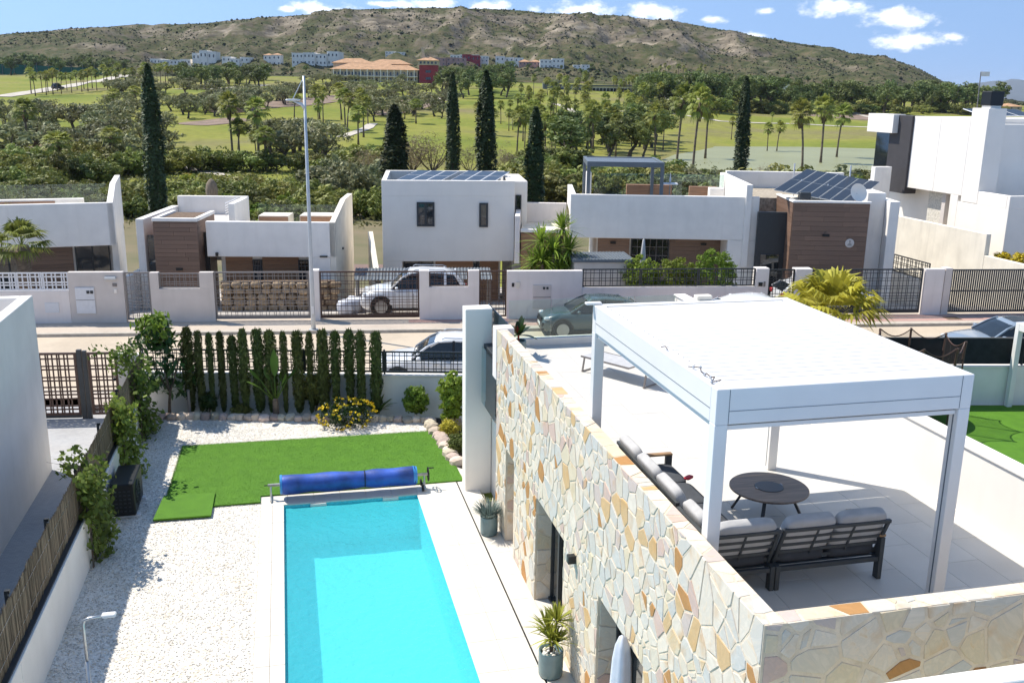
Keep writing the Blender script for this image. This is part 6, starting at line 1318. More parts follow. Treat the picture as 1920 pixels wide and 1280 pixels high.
def heat_pump():
    t = thing('heat_pump', 'black pool heat pump standing against the low white wall', 'heat pump', (-3.92, 20.36, 0)); MB().box(0, .48, 0, 1.15, .06, .80, .02).build('casing', M['black'], t)
    MB().lathe([(.27, 0), (.27, .02), (.235, .02), (.235, .008), (.05, .008), (.05, .025), (.01, .025)], 28).build('fan_grille', M['alu_dark'], t, (.482, .42, .45), (0, PI/2, 0))
    for k in range(7): cube('grille_bar', M['black'], t, (.505, .42, .24+k*.07), (.012, .48, .012))
    for i in range(6):
        for j in range(4): cube('vent_slot', M['alu_dark'], t, (.1+j*.09, -.004, .18+i*.09), (.05, .012, .028))
    for y in (.12, 1.03): cube('foot', M['gate_white'], t, (.24, y, .03), (.62, .12, .06))
    MB().tube([(.2, 1.15, .25), (.2, 1.3, .2), (.1, 1.4, .05)], .03, 8).build('pipe', M['gate_white'], t)
heat_pump()
def cover_roller():
    a = at(526, 908, .34); b = at(778, 890, .34); d = (b-a); L_ = d.length; t = thing('pool_cover_roller', 'blue bubble pool cover rolled on a steel roller at the pool end', 'pool cover', (a.x, a.y, 0), math.atan2(d.y, d.x)); z = .34
    n = 40; m = 28; V = []; q = []; r = np.random.default_rng(5)
    for i in range(n+1):
        x = L_*i/n; rr = .205-.03*math.exp(-((x/L_-.62)/.06)**2)+.01*math.sin(x*7); 
        for k in range(m): aa = 2*PI*k/m; q_ = rr*(1+.02*math.sin(3*aa+x*5)); V.append((x, q_*math.cos(aa), z+q_*math.sin(aa)*(1.0 if math.sin(aa) > 0 else 1.12)))
    for i in range(n):
        for k in range(m): q.append((i*m+k, i*m+(k+1) % m, (i+1)*m+(k+1) % m, (i+1)*m+k))
    q.append(tuple(range(m))[::-1]); q.append(tuple(n*m+k for k in range(m)))
    MB().add(V, q).build('rolled_cover', M['blue_cover'], t, smooth=True)
    MB().tube([(-.01, 0, z), (.04, 0, z)], [.218, .218], 28).build('hem', M['blue_edge'], t); MB().tube([(L_-.05, 0, z), (L_+.04, 0, z)], [.222, .20], 28).build('hem', M['blue_edge'], t); MB().tube([(L_*.615, 0, z), (L_*.622, 0, z)], [.196, .196], 28).build('strap', M['black'], t)
    MB().tube([(-.28, 0, z), (L_+.3, 0, z)], .035, 12).build('roller_tube', M['steel'], t, smooth=True)
    for x in (-.22, L_+.22):
        s = MB().tube([(x, 0, z), (x, 0, .05)], .022, 8).tube([(x, -.22, .04), (x, .22, .04)], .022, 8); s.build('stand', M['steel'], t)
    MB().tube([(-.36, 0, z), (-.28, 0, z)], .012, 6).build('axle', M['black'], t)
    MB().lathe([(.17, 0), (.17, .02), (.14, .02), (.14, 0)], 24, cap=False).build('hand_wheel', M['black'], t, (L_+.3, 0, z), (0, PI/2, 0)); MB().box(-.15, .15, -.012, .012, 0, .015).build('wheel_spoke', M['black'], t, (L_+.3, 0, z), (0, PI/2, 0)); MB().box(-.012, .012, -.15, .15, 0, .015).build('wheel_spoke', M['black'], t, (L_+.301, 0, z), (0, PI/2, 0)); MB().tube([(L_+.32, 0, z+.15), (L_+.44, 0, z+.15)], .015, 8).build('grip', M['black'], t)
    for y in (-.18, .18): MB().lathe([(.07, -.02), (.075, 0), (.07, .02)], 16).build('castor', M['rubber'], t, (L_+.16, y, .076), (0, PI/2, 0))
cover_roller()
# pots by the house
def pot(t, r=.2, h=.44):
    MB().lathe([(r*.86, 0), (r*.97, .03), (r, .12), (r, h-.01), (r*.99, h), (r*.9, h), (r*.89, h-.08), (.01, h-.08)], 28).build('pot', M['teal_pot'], t, smooth=True)
def blades(rng, n, base, length, width, el0, el1, droop, base_r=.02, segs=4):
    V = []; T = []
    for i in range(n):
        az = rng.uniform(0, 2*PI); el = math.radians(rng.uniform(el0, el1)); L_ = length*rng.uniform(.65, 1.1); p = Vector(base[rng.integers(len(base))])+Vector((math.cos(az)*base_r, math.sin(az)*base_r, 0)); d = Vector((math.cos(az)*math.cos(el), math.sin(az)*math.cos(el), math.sin(el))); s = Vector((-math.sin(az), math.cos(az), 0)); prev = None
        for k in range(segs+1):
            f = k/segs; w = width*(math.sin(PI*min(.98, .18+.8*f))) if k < segs else 0.0; q = p+d*L_*f-Vector((0, 0, droop*L_*f*f)); 
            if k < segs: V += [q-s*w, q+s*w]; cur = (len(V)-2, len(V)-1)
            else: V += [q]; cur = (len(V)-1,)
            if prev: T += ([(prev[0], prev[1], cur[1]), (prev[0], cur[1], cur[0])] if len(cur) == 2 else [(prev[0], prev[1], cur[0])])
            prev = cur
    return np.array([tuple(v) for v in V]), T
M['lf_dracaena'] = leaf('dracaena_leaf', (.42, .46, .07), tr=.35)
def pots():
    r = np.random.default_rng(9); p = at(1044, 1262); t = thing('potted_dracaena', 'teal glazed pot with a spiky yellow green dracaena and white pebbles', 'potted plant', (3.80, p.y, 0)); pot(t, .2, .45)
    bs = []; sg = []
    for a, h in ((0, .95), (2.1, .78), (4.2, .7), (5.3, .6)): e = Vector((math.cos(a)*.09, math.sin(a)*.09, h)); sg.append(([(0, 0, .35), (e.x*.3, e.y*.3, .55), e], [.022, .018, .012])); bs.append(e)
    trunk_mb(sg, 7).build('stem', M['bark'], t); V, T = blades(r, 230, bs, .42, .014, 12, 88, .22); link('leaves', np_mesh('dracaena', V, None, T, M['lf_dracaena']), t)
    for k in range(34): a = r.uniform(0, 6.28); rr = .155*math.sqrt(r.uniform()); MB().ell((rr*math.cos(a), rr*math.sin(a), .385+r.uniform(0, .03)), (.03, .025, .022), 7, 5).build('pebble', M['plaster_clean'], t, smooth=True)
    p = at(919, 1000); t = thing('potted_grass', 'teal pot with blue grey ornamental grass at the far end of the stone wall', 'potted plant', (3.87, p.y, 0)); pot(t, .185, .42)
    V, T = blades(r, 420, [(0, 0, .36)], .62, .007, 45, 88, .38, .1); link('grass', np_mesh('potgrass', V, None, T, M['lf_grey']), t); V, T = blades(r, 16, [(0, 0, .6)], .5, .016, 60, 85, .5, .08); link('plumes', np_mesh('plumes', V, None, T, M['plaster_cream']), t)
pots()
# plants of the bed
def thujas():
    tops = [620, 622, 631, 629, 637, 622, 620, 619, 620, 620, 622, 620, 621, 619, 619, 621]; xs = [361, 381, 402, 422, 444, 464, 491, 514, 539, 564, 587, 611, 634, 660, 681, 709]; wd = [1.15, .8, .65, .75, .9, 1.0, 1.15, 1.2, .7, 1.15, .7, 1.25, .95, 1.0, .95, 1.2]
    ordn = ['first', 'second', 'third', 'fourth', 'fifth', 'sixth', 'seventh', 'eighth', 'ninth', 'tenth', 'eleventh', 'twelfth', 'thirteenth', 'fourteenth', 'fifteenth', 'last']; ms = []
    for k in range(5):
        r = np.random.default_rng(700+k); n = 2300; tt = r.uniform(.02, 1, n); a = r.uniform(0, 2*PI, n); pr = np.interp(tt, [0, .08, .35, .8, .95, 1], [.38, .6, .88, 1, .88, .5])*.152; rad = pr*r.uniform(.45, 1.05, n)*(1+.2*np.sin(a*2+tt*7+k)); C = np.stack([rad*np.cos(a), rad*np.sin(a), tt*2.6], 1); V, q = leaf_quads(C, .066, r, .32, np.stack([np.cos(a), np.sin(a), -.3+0*a], 1), .5)
        # feathery shoots point upwards
        d = V.reshape(-1, 4, 3); c = d.mean(1, keepdims=True); z = d-c; V = (c+z*np.array([.7, .7, 1.5])).reshape(-1, 3); ms.append(np_mesh('thuja', V, q, mats=M['lf_thuja']))
    st = MB().tube([(0, 0, 0), (0, 0, 2.2)], [.025, .006], 6).mesh('thuja_stem', M['bark'])
    for i, (px, tp) in enumerate(zip(xs, tops)):
        u = at(px, 772); s_ = (u-NF0).dot(NFU); p = NF0+NFU*s_-NFN*.30; h = 2.42+(620-tp)*.012+rnd.uniform(-.05, .05)
        t = thing('columnar_conifer', ordn[i]+' from the left in the row of narrow conifers along the lattice fence', 'conifer', (p.x, p.y, .02), rnd.uniform(0, 6.28), 'conifers along the fence'); t.scale = (wd[i], wd[i], h/2.6); link('stem', st, t); link('foliage', ms[i % 5], t)
thujas()
def bed_plants():
    r = np.random.default_rng(55)
    p = at(318, 777); t = thing('broadleaf_tree', 'young tree with large drooping leaves at the left end of the conifer row', 'tree', (p.x, p.y, 0)); trunk_mb(limbs(r, (0, 0, 0), 2.6, .5, 6, .04, .3), 7).build('trunk', M['bark'], t)
    V, q = clump_crown(r, [(0, 0, 1.2, .75, .6, .75), (-.15, 0, 2.3, .5, .45, .5)], 46, 16, .26, .13, .38, .5); link('crown', np_mesh('broad_crown', V, q, mats=M['lf_dark']), t); V, q = clump_crown(r, [(-.2, -.1, 2.6, .5, .45, .32)], 30, 12, .2, .12, .4, .6); link('new_leaves', np_mesh('new_leaves', V, q, mats=M['lf_bright']), t)
    p = at(356, 778); t = thing('grey_tree_guard', 'slim grey irrigation pipe standing beside the young tree', 'pipe', (p.x, p.y, 0)); MB().tube([(0, 0, 0), (0, 0, .75)], .045, 10).build('pipe', M['gate_grey'], t)
    # strelitzia
    p = at(518, 781); t = thing('strelitzia', 'young banana-like strelitzia with broad upright leaves in front of the conifers', 'plant', (p.x, p.y, 0)); MB().tube([(0, 0, 0), (0, 0, .55)], [.10, .08], 10).build('stem', M['palmtrunk'], t)
    V = []; Q = []; st = MB()
    for az, el, L_, ll in ((1.4, 86, .75, .78), (2.9, 58, .75, .6), (3.5, 48, .7, .5), (.2, 60, .72, .62), (5.9, 70, .5, .5), (2.2, 72, .62, .55), (.9, 66, .6, .5)):
        d = Vector((math.cos(az)*math.cos(math.radians(el)), math.sin(az)*math.cos(math.radians(el)), math.sin(math.radians(el)))); b = Vector((0, 0, .45)); e = b+d*L_; st.tube([b, b.lerp(e, .5), e], [.025, .018, .012], 6); s = Vector((-math.sin(az), math.cos(az), 0)); n0 = len(V)
        for k in range(7):
            f = k/6; c = e+d*ll*f-Vector((0, 0, .5*ll*f*f*math.cos(math.radians(el)))); w = .125*math.sin(PI*min(.97, .08+.9*f)); u = s.cross(d)*w*.35; V += [c-s*w+u, c, c+s*w+u]
        for k in range(6):
            for j in range(2): a = n0+k*3+j; Q.append((a, a+1, a+4, a+3))
    st.build('leaf_stalks', M['lf_strel'], t, smooth=True); link('leaves', np_mesh('strelitzia_leaves', np.array([tuple(v) for v in V]), Q, mats=M['lf_strel'], smooth=True), t)
    # lantana
    p = at(650, 797); t = thing('lantana_bush', 'wide low bush covered in yellow flowers spilling over the border stones', 'bush', (p.x, p.y, 0)); V, q = clump_crown(r, [(0, 0, .32, .78, .55, .42)], 70, 26, .13, .035, .6, .45); link('foliage', np_mesh('lantana', V, q, mats=M['lf_dark']), t); V, q = clump_crown(r, [(0, -.05, .36, .84, .62, .48)], 150, 9, .035, .026, .9, .9); link('flowers', np_mesh('lantana_flowers', V, q, mats=M['flower']), t); trunk_mb(limbs(r, (0, 0, 0), .6, .5, 7, .02, .1), 5).build('stems', M['bark'], t)
    p = at(708, 776); t = thing('spiky_plant', 'small plant with pointed arching leaves right of the yellow bush', 'plant', (p.x, p.y, 0)); V, T = blades(r, 26, [(0, 0, .05)], .8, .04, 35, 85, .35, .03, 5); link('leaves', np_mesh('spiky', V, None, T, M['lf_strel']), t)
    for px, py, h, w, mt, lab, sz in ((780, 784, 1.0, .38, 'lf_bright', 'rounded clipped green bush against the white garden wall', .05), (846, 806, 1.65, .36, 'lf_bright', 'leafy upright shrub beside the white pillar', .07), (592, 770, 1.15, .34, 'lf_bush', 'thin shrub behind the yellow flowering bush', .07), (845, 818, .45, .28, 'lf_palmy', 'small golden bush at the foot of the shrub beside the white pillar', .03), (858, 850, .5, .22, 'lf_bush', 'low grassy plant close to the white pillar', .04), (393, 772, .55, .22, 'lf_dark', 'small dark shrub under the conifers near the young tree', .04), (454, 777, .25, .3, 'lf_bush', 'flat ground plant under the conifers left of the strelitzia', .03)):
        p = at(px, py); t = thing('garden_shrub', lab, 'shrub', (p.x, p.y, 0)); V, q = clump_crown(r, [(0, 0, h*.58, w, w, h*.42)], int(60+60*h), 24, .10, sz, .5, .5); link('foliage', np_mesh('garden_shrub', V, q, mats=M[mt]), t); trunk_mb(limbs(r, (0, 0, 0), h*.9, w*.7, 5, .018, .2), 5).build('stems', M['bark'], t)
bed_plants()
def vines():
    r = np.random.default_rng(91)
    for (y0, y1, z0, z1, n, lab) in ((24.9, 25.9, .1, 2.4, 90, 'vine climbing over the reed screen nearest the street'), (21.9, 23.1, .0, 2.0, 95, 'vine hanging over the low wall behind the heat pump'), (17.9, 19.2, .0, 2.05, 90, 'vine spilling over the low wall in front of the heat pump')):
        t = thing('climbing_vine', lab, 'vine', (-4.05, (y0+y1)/2, 0)); P = []; Nn = []
        for i in range(n):
            y = r.uniform(y0, y1)-(y0+y1)/2; z = r.uniform(z0, z1); x = .16+.12*r.normal() if z < 1.9 else r.normal()*.3-.1; k = 15; q = r.normal(size=(k, 3))*np.array([.07, .13, .13]); P.append(np.array([x, y*(1-.35*z/z1)+.3*(1-z/z1), z])+q); Nn.append(np.tile([.8, -.3, .6], (k, 1)))
        V, q = leaf_quads(np.concatenate(P), .062, r, .8, np.concatenate(Nn), .6); link('leaves', np_mesh('vine_leaves', V, q, mats=M['lf_vine']), t)
        st = MB()
        for i in range(7): a = r.uniform(-.4, .4); st.tube([(.12, a, 0), (.14, a*.8+r.normal()*.1, .9), (.02, a+r.normal()*.2, 1.9), (r.normal()*.3-.1, a+r.normal()*.3, z1+.15)], [.012, .01, .006, .003], 5)
        st.build('stems', M['bark'], t)
vines()

# ------------------------------------------------------------------ the villa with its stone wall and roof terrace
FZ = 3.2
def clip(poly, a, b, c):
    out = []; n = len(poly)
    for i in range(n):
        p, q = poly[i], poly[(i+1) % n]; dp = a*p[0]+b*p[1]-c; dq = a*q[0]+b*q[1]-c
        if dp <= 0: out.append(p)
        if (dp < 0 < dq) or (dq < 0 < dp): t = dp/(dp-dq); out.append((p[0]+(q[0]-p[0])*t, p[1]+(q[1]-p[1])*t))
    return out
def area(p): return .5*abs(sum(p[i][0]*p[(i+1) % len(p)][1]-p[(i+1) % len(p)][0]*p[i][1] for i in range(len(p))))
def voronoi(w, h, n, seed, aniso=1.0):
    r = np.random.default_rng(seed); S = np.stack([r.uniform(0, w, n), r.uniform(0, h, n)], 1)
    def cells(S):
        out = []
        for i in range(len(S)):
            d = ((S-S[i])**2).sum(1); o = np.argsort(d)[1:26]; p = [(0, 0), (w, 0), (w, h), (0, h)]
            for j in o:
                m = (S[i]+S[j])/2; v = S[j]-S[i]; p = clip(p, v[0], v[1], v@m)
                if len(p) < 3: break
            out.append(p)
        return out
    c = cells(S)
    for i, p in enumerate(c):
        if len(p) > 2: S[i] = .8*S[i]+.2*np.mean(p, 0)
    return cells(S)
def inset(poly, d):
    c = np.mean(poly, 0); out = list(poly); n = len(poly); sgn = 1 if sum(poly[i][0]*poly[(i+1) % n][1]-poly[(i+1) % n][0]*poly[i][1] for i in range(n)) > 0 else -1
    for i in range(n):
        a, b = np.array(poly[i]), np.array(poly[(i+1) % n]); e = b-a; L_ = np.linalg.norm(e)
        if L_ < 1e-6: continue
        nn = np.array([e[1], -e[0]])/L_*sgn; out = clip(out, nn[0], nn[1], nn@a-d)
        if len(out) < 3: return None
    return out
def clean(p):
    out = []
    for q in p:
        if not out or math.hypot(q[0]-out[-1][0], q[1]-out[-1][1]) > .022: out.append(q)
    if len(out) > 2 and math.hypot(out[0][0]-out[-1][0], out[0][1]-out[-1][1]) <= .022: out.pop()
    return out
def stones(parent, cells, frame, joint=.012, holes=(), limit=300, seed=0, thick=.008, near=None):
    """flat slabs set on a face; frame maps (u, v, out) to the wall's own space"""
    r = random.Random(seed); items = []
    for p in cells:
        if len(p) < 3: continue
        for (u0, u1, v0, v1) in holes:
            us = [q[0] for q in p]; vs = [q[1] for q in p]
            if not p or max(us) <= u0 or min(us) >= u1 or max(vs) <= v0 or min(vs) >= v1: continue
            best = max((clip(p, 1, 0, u0), clip(p, -1, 0, -u1), clip(p, 0, -1, -v1), clip(p, 0, 1, v0)), key=lambda a: area(a) if len(a) > 2 else 0); p = best
            if len(p) < 3: break
        if len(p) < 3 or area(p) < .006: continue
        q = inset(p, joint*r.uniform(.7, 1.6)/1.0)
        if not q: continue
        q = clean(q)
        if len(q) < 3 or area(q) < .004: continue
        items.append(q)
    items.sort(key=(lambda p: -area(p)) if near is None else (lambda p: near(np.mean(p, 0))))
    rest = MB()
    for k, p in enumerate(items):
        if sum(p[i][0]*p[(i+1) % len(p)][1]-p[(i+1) % len(p)][0]*p[i][1] for i in range(len(p))) < 0: p = p[::-1]
        c = np.mean(p, 0); n = len(p); th = thick*r.uniform(.6, 1.25); tl = (r.uniform(-.03, .03), r.uniform(-.03, .03)); i2 = [c+(np.array(q)-c)*(1-.008/max(.05, np.linalg.norm(np.array(q)-c))) for q in p]
        ctr = frame(c[0], c[1], 0)
        V = [frame(q[0], q[1], -.01) for q in p]+[frame(q[0], q[1], th*.72) for q in p]+[frame(q[0], q[1], th+tl[0]*(q[0]-c[0])+tl[1]*(q[1]-c[1])) for q in i2]
        F_ = [tuple(2*n+i for i in range(n))]+[(a*n+i, a*n+(i+1) % n, (a+1)*n+(i+1) % n, (a+1)*n+i) for a in (0, 1) for i in range(n)]
        if k < limit:
            m = MB().add([v-ctr for v in V], F_); link('stone', m.mesh('stone', M['stone']), parent, ctr)
        else: rest.add(V, F_)
    if rest.f: o = rest.build('stones', M['stone_i'], parent); o['kind'] = 'stuff'
def villa():
    t = thing('villa', 'modern villa with natural stone wall, white pillar and large roof terrace in the foreground', 'villa', (0, 0, 0))
    doors = [(17.0, 17.72, 0, 2.02), (13.52, 15.28, 0, 2.03), (9.95, 11.75, 0, 2.03)]
    # long stone wall facing the pool
    core = MB(); y = YN
    for (a, b, z0, z1) in sorted(doors):
        core.box(XW, XW+.45, y, a, -.1, FZ-.2); core.box(XW+.001, XW+.449, a, b, z1, FZ-.2); y = b
    core.box(XW, XW+.45, y, YF, -.1, FZ-.2); core.box(XW, XW+.20, YN, YF, FZ-.2+.0, ZW-.02)
    w = core.build('stone_wall', M['mortar'], t)
    stones(w, voronoi(YF-YN, ZW+.02, 1000, 5), lambda u, v, o: Vector((XW-o, YN+u, v)), holes=[(a-YN, b-YN, -1, z1) for a, b, _, z1 in doors], seed=1, near=lambda c: (c[0]*1.0-(c[1]-2)*1.2), limit=300)
    cap = MB().box(XW-.0, XW+.21, YN, YF, ZW-.02, ZW).build('wall_top', M['mortar'], t); stones(cap, voronoi(YF-YN, .23, 60, 9), lambda u, v, o: Vector((XW-.01+v, YN+u, ZW+o*.6)), .012, seed=22)
    # short stone wall at the near end
    sw = MB().box(XW+.201, 12, YN, YN+.20, 2.2, ZW-.021).build('stone_wall', M['mortar'], t); stones(sw, voronoi(8.0, 2.1, 190, 12), lambda u, v, o: Vector((XW+u, YN-o, 2.2+v)), .02, seed=3)
    cap = MB().box(XW+.211, 12, YN+.001, YN+.21, ZW-.02, ZW-.001).build('wall_top', M['mortar'], t); stones(cap, voronoi(8.0, .22, 44, 21), lambda u, v, o: Vector((XW+u, YN-.005+v, ZW+o*.6)), .012, seed=24, holes=[(-1, .215, -1, 1)])
    MB().box(4.0, 12, 5.98, 6.2, 3.0, 4.21, .01).build('front_parapet', M['plaster_clean'], t)
    # door reveals and dark sliding doors
    for k, (a, b, z0, z1) in enumerate(doors):
        rv = MB().box(XW+.02, XW+.45, b-.012, b-.002, 0, z1-.002).build('door_reveal', M['mortar'], t); stones(rv, voronoi(.40, 2.0, 9, 30+k), lambda u, v, o, b=b: Vector((XW+.02+u, b-.012-o, v)), .012, seed=40+k)
        if k == 0:
            MB().box(XW+.4, XW+.44, a+.05, b-.03, 0, z1-.01).build('niche_back', M['plaster_mauve'], t); MB().box(XW+.12, XW+.38, a+.06, a+.42, 0, 1.1, .01).build('niche_cabinet', M['plaster_mauve'], t)
        else:
            d = MB(); n = 3; L_ = b-a-.03
            for i in range(n+1): yy = a+.01+L_*i/n; d.box(XW+.26+.03*(i % 2), XW+.34+.03*(i % 2), yy-.035, yy+.035, 0, z1-.01, .004)
            d.box(XW+.26, XW+.38, a, b-.02, z1-.08, z1-.012).box(XW+.26, XW+.38, a, b-.02, 0, .05); o = d.build('sliding_door', M['alu_dark'], t)
            for i in range(n): cube('pane', M['window'], o, (XW+.33, a+.01+L_*(i+.5)/n, z1/2), (.012, L_/n-.06, z1-.12))
    for a, b, z0, z1 in doors: MB().box(XW+.001, XW+.46, a+.001, b-.001, -.3, -.002).build('door_sill', M['tile'], t)
    MB().box(XW+.46, 9.4, YN+.21, 21.4, -.1, FZ-.05).build('house_body', M['plaster'], t)
    MB().box(3.79, 4.40, 20.39, 20.80, -.1, 4.34, .012).build('white_pillar', M['plaster_clean'], t); MB().box(4.41, 4.58, YF+.003, 21.2, -.1, FZ-.02, .01).build('rear_wall', M['plaster_clean'], t)
    MB().box(4.2, 4.40, 19.3, 20.36, 2.1, 3.55, .01).build('dark_panel', M['alu_dark'], t); MB().box(4.14, 4.16, 18.75, 20.3, 2.2, 3.5).build('side_glass', M['glass_green'], t)
    MB().box(XW-.02, XW+.36, YF+.003, YF+.35, FZ, ZW+.02, .01).build('end_block', M['plaster_pink'], t)
    # roof terrace
    MB().box(XW+.202, 9.215, YN+.202, 21.28, FZ-.049, FZ-.012).build('terrace_bed', M['grout'], t)
    f = MB().box(XW+.203, 9.214, YN+.203, 21.279, FZ-.0119, FZ-.0105).build('terrace_floor', M['grout'], t)
    nx, ny = 8, 12; x0, x1, y0, y1 = XW+.205, 9.213, YN+.205, 21.278
    for i in range(nx):
        for j in range(-1, ny+1):
            a, b = x0+(x1-x0)*i/nx, x0+(x1-x0)*(i+1)/nx; off = .5*((i % 2)); c, d = y0+(y1-y0)*(j+off)/ny, y0+(y1-y0)*(j+1+off)/ny; c, d = max(c, y0), min(d, y1)
            if d-c < .05: continue
            MB().box(a+.002, b-.002, c+.002, d-.002, FZ-.0104, FZ+rnd.uniform(-.0006, .0006), .002).build('tile', M['tile_terrace'], f)
    MB().box(9.22, 9.46, YN+.21, 21.5, 1.0, ZW-.04, .01).build('parapet', M['plaster_clean'], t); MB().box(9.19, 9.49, YN+.21, 21.5, ZW-.039, ZW, .008).build('parapet_coping', M['plaster_clean'], t); MB().box(9.195, 9.219, YN+.21, 21.27, FZ, FZ+.10, .003).build('skirting', M['plaster_clean'], t)
    MB().box(4.9, 9.215, 21.285, 21.49, FZ-.05, FZ+.16, .008).build('kerb', M['plaster_clean'], t)
    for i in range(4): cube('glass_panel', M['glass'], t, (5.0+1.05*(i+.5), 21.4, FZ+.62), (1.03, .014, .92))
    cube('glass_panel', M['glass'], t, (4.47, 20.0, FZ+.58), (.014, 2.3, 1.0))
    MB().box(XW-.13, XW-.002, 0, .11, 0, .13, .006).build('wall_lamp', M['black'], t, (0, atx(1072, 1047, XW-.06).y-.05, atx(1072, 1047, XW-.06).z-.07))
villa()
def pergola():
    t = thing('terrace_pergola', 'white louvred pergola over the seating on the roof terrace', 'pergola', (0, 0, 0)); x0, x1, y0, y1, zt, p, bm = 4.355, 7.50, 8.88, 13.15, 6.0, .15, .40
    for x in (x0, x1-p):
        for y in (y0, y1-p):
            MB().box(x, x+p, y, y+p, FZ, zt-bm-.001, .006).build('post', M['alu_white'], t); cube('post_groove', M['pergola_grey'], t, (x+p/2+(p/2 if x < 6 else -p/2), y+p*.5, (FZ+zt-bm)/2), (.004, .02, zt-bm-FZ-.1))
    MB().box(x0, x1, y0, y0+p, zt-bm, zt, .006).build('beam', M['alu_white'], t); MB().box(x0, x1, y1-p, y1, zt-bm, zt, .006).build('beam', M['alu_white'], t)
    MB().box(x0+.001, x0+p, y0+p, y1-p, zt-bm, zt-.001, .005).build('beam', M['alu_white'], t); MB().box(x1-p, x1-.001, y0+p, y1-p, zt-bm, zt-.001, .005).build('beam', M['alu_white'], t)
    cube('beam_joint', M['pergola_grey'], t, ((x0+x1)/2, y0-.001, zt-.25), (x1-x0-.3, .004, .006)); cube('beam_joint', M['pergola_grey'], t, (x0-.001, (y0+y1)/2, zt-.25), (.004, y1-y0-.3, .006))
    for xx in (x0+p, x1-p): cube('beam_joint', M['pergola_grey'], t, (xx, y0-.001, zt-.2), (.006, .004, .38))
    # roller screen under the front and side beams
    cube('screen_slot', M['black'], t, ((x0+x1)/2, y0+.08, zt-bm-.012), (x1-x0-2*p, .05, .022)); MB().box(x0+p+.004, x1-p-.004, y0+.04, y0+.11, zt-bm-.075, zt-bm-.024, .004).build('screen_bar', M['alu_white'], t)
    cube('screen_slot', M['black'], t, (x0+.08, (y0+y1)/2, zt-bm-.012), (.05, y1-y0-2*p, .022)); MB().box(x0+.04, x0+.11, y0+p+.004, y1-p-.004, zt-bm-.075, zt-bm-.024, .004).build('screen_bar', M['alu_white'], t)
    a, b = y0+p+.03, y1-p-.01; n = 24; s = (b-a)/n; lm = MB().box(-(x1-x0-2*p)/2+.03, (x1-x0-2*p)/2-.03, -s/2+.009, s/2-.009, -.02, .0, .004).box(-(x1-x0-2*p)/2+.03, (x1-x0-2*p)/2-.03, -s/2-.03, -s/2+.03, -.07, -.05).box(-(x1-x0-2*p)/2+.03, (x1-x0-2*p)/2-.03, -s/2+.011, -s/2+.02, -.05, -.02).mesh('louvre', M['alu_white'])
    for i in range(n): link('louvre', lm, t, ((x0+x1)/2, a+s*(i+.5), zt-.012), (.0, 0, 0))
    MB().box(x0+p+.001, x0+p+.02, a, b, zt-.12, zt-.06).build('gutter', M['alu_white'], t); MB().box(x1-p-.02, x1-p-.001, a, b, zt-.12, zt-.06).build('gutter', M['alu_white'], t)
    MB().box(x0-.12, x0+.12, y1-.06, y1+.04, zt+.001, zt+.035, .008).build('cable_arm', M['alu_white'], t); MB().box(6.0, 6.25, y1-.02, y1+.12, zt+.001, zt+.07, .01).build('wind_sensor', M['plaster_cream'], t)
    s = thing('string_lights', 'tangled dark string lights lying along the left edge of the pergola roof', 'string lights', (x0+.06, 0, zt)); r = random.Random(2); pts = [(r.uniform(-.03, .05), y0+.15+i*.07, .012+r.uniform(0, .05)) for i in range(11)]; MB().tube(pts, .006, 5).build('wire', M['bronze'], s)
    for q in pts[1::2]: MB().ell(q, (.016, .02, .018), 7, 5).build('bulb', M['steel'], s)
    q2 = [(r.uniform(-.02, .04), y0+1.55+i*.06, .012+r.uniform(0, .04)) for i in range(4)]; MB().tube(q2, .006, 5).build('wire', M['bronze'], s)
pergola()
M['sofa_metal'] = pm('charcoal_sofa_metal', (.055, .062, .066), .5, .05, 8)
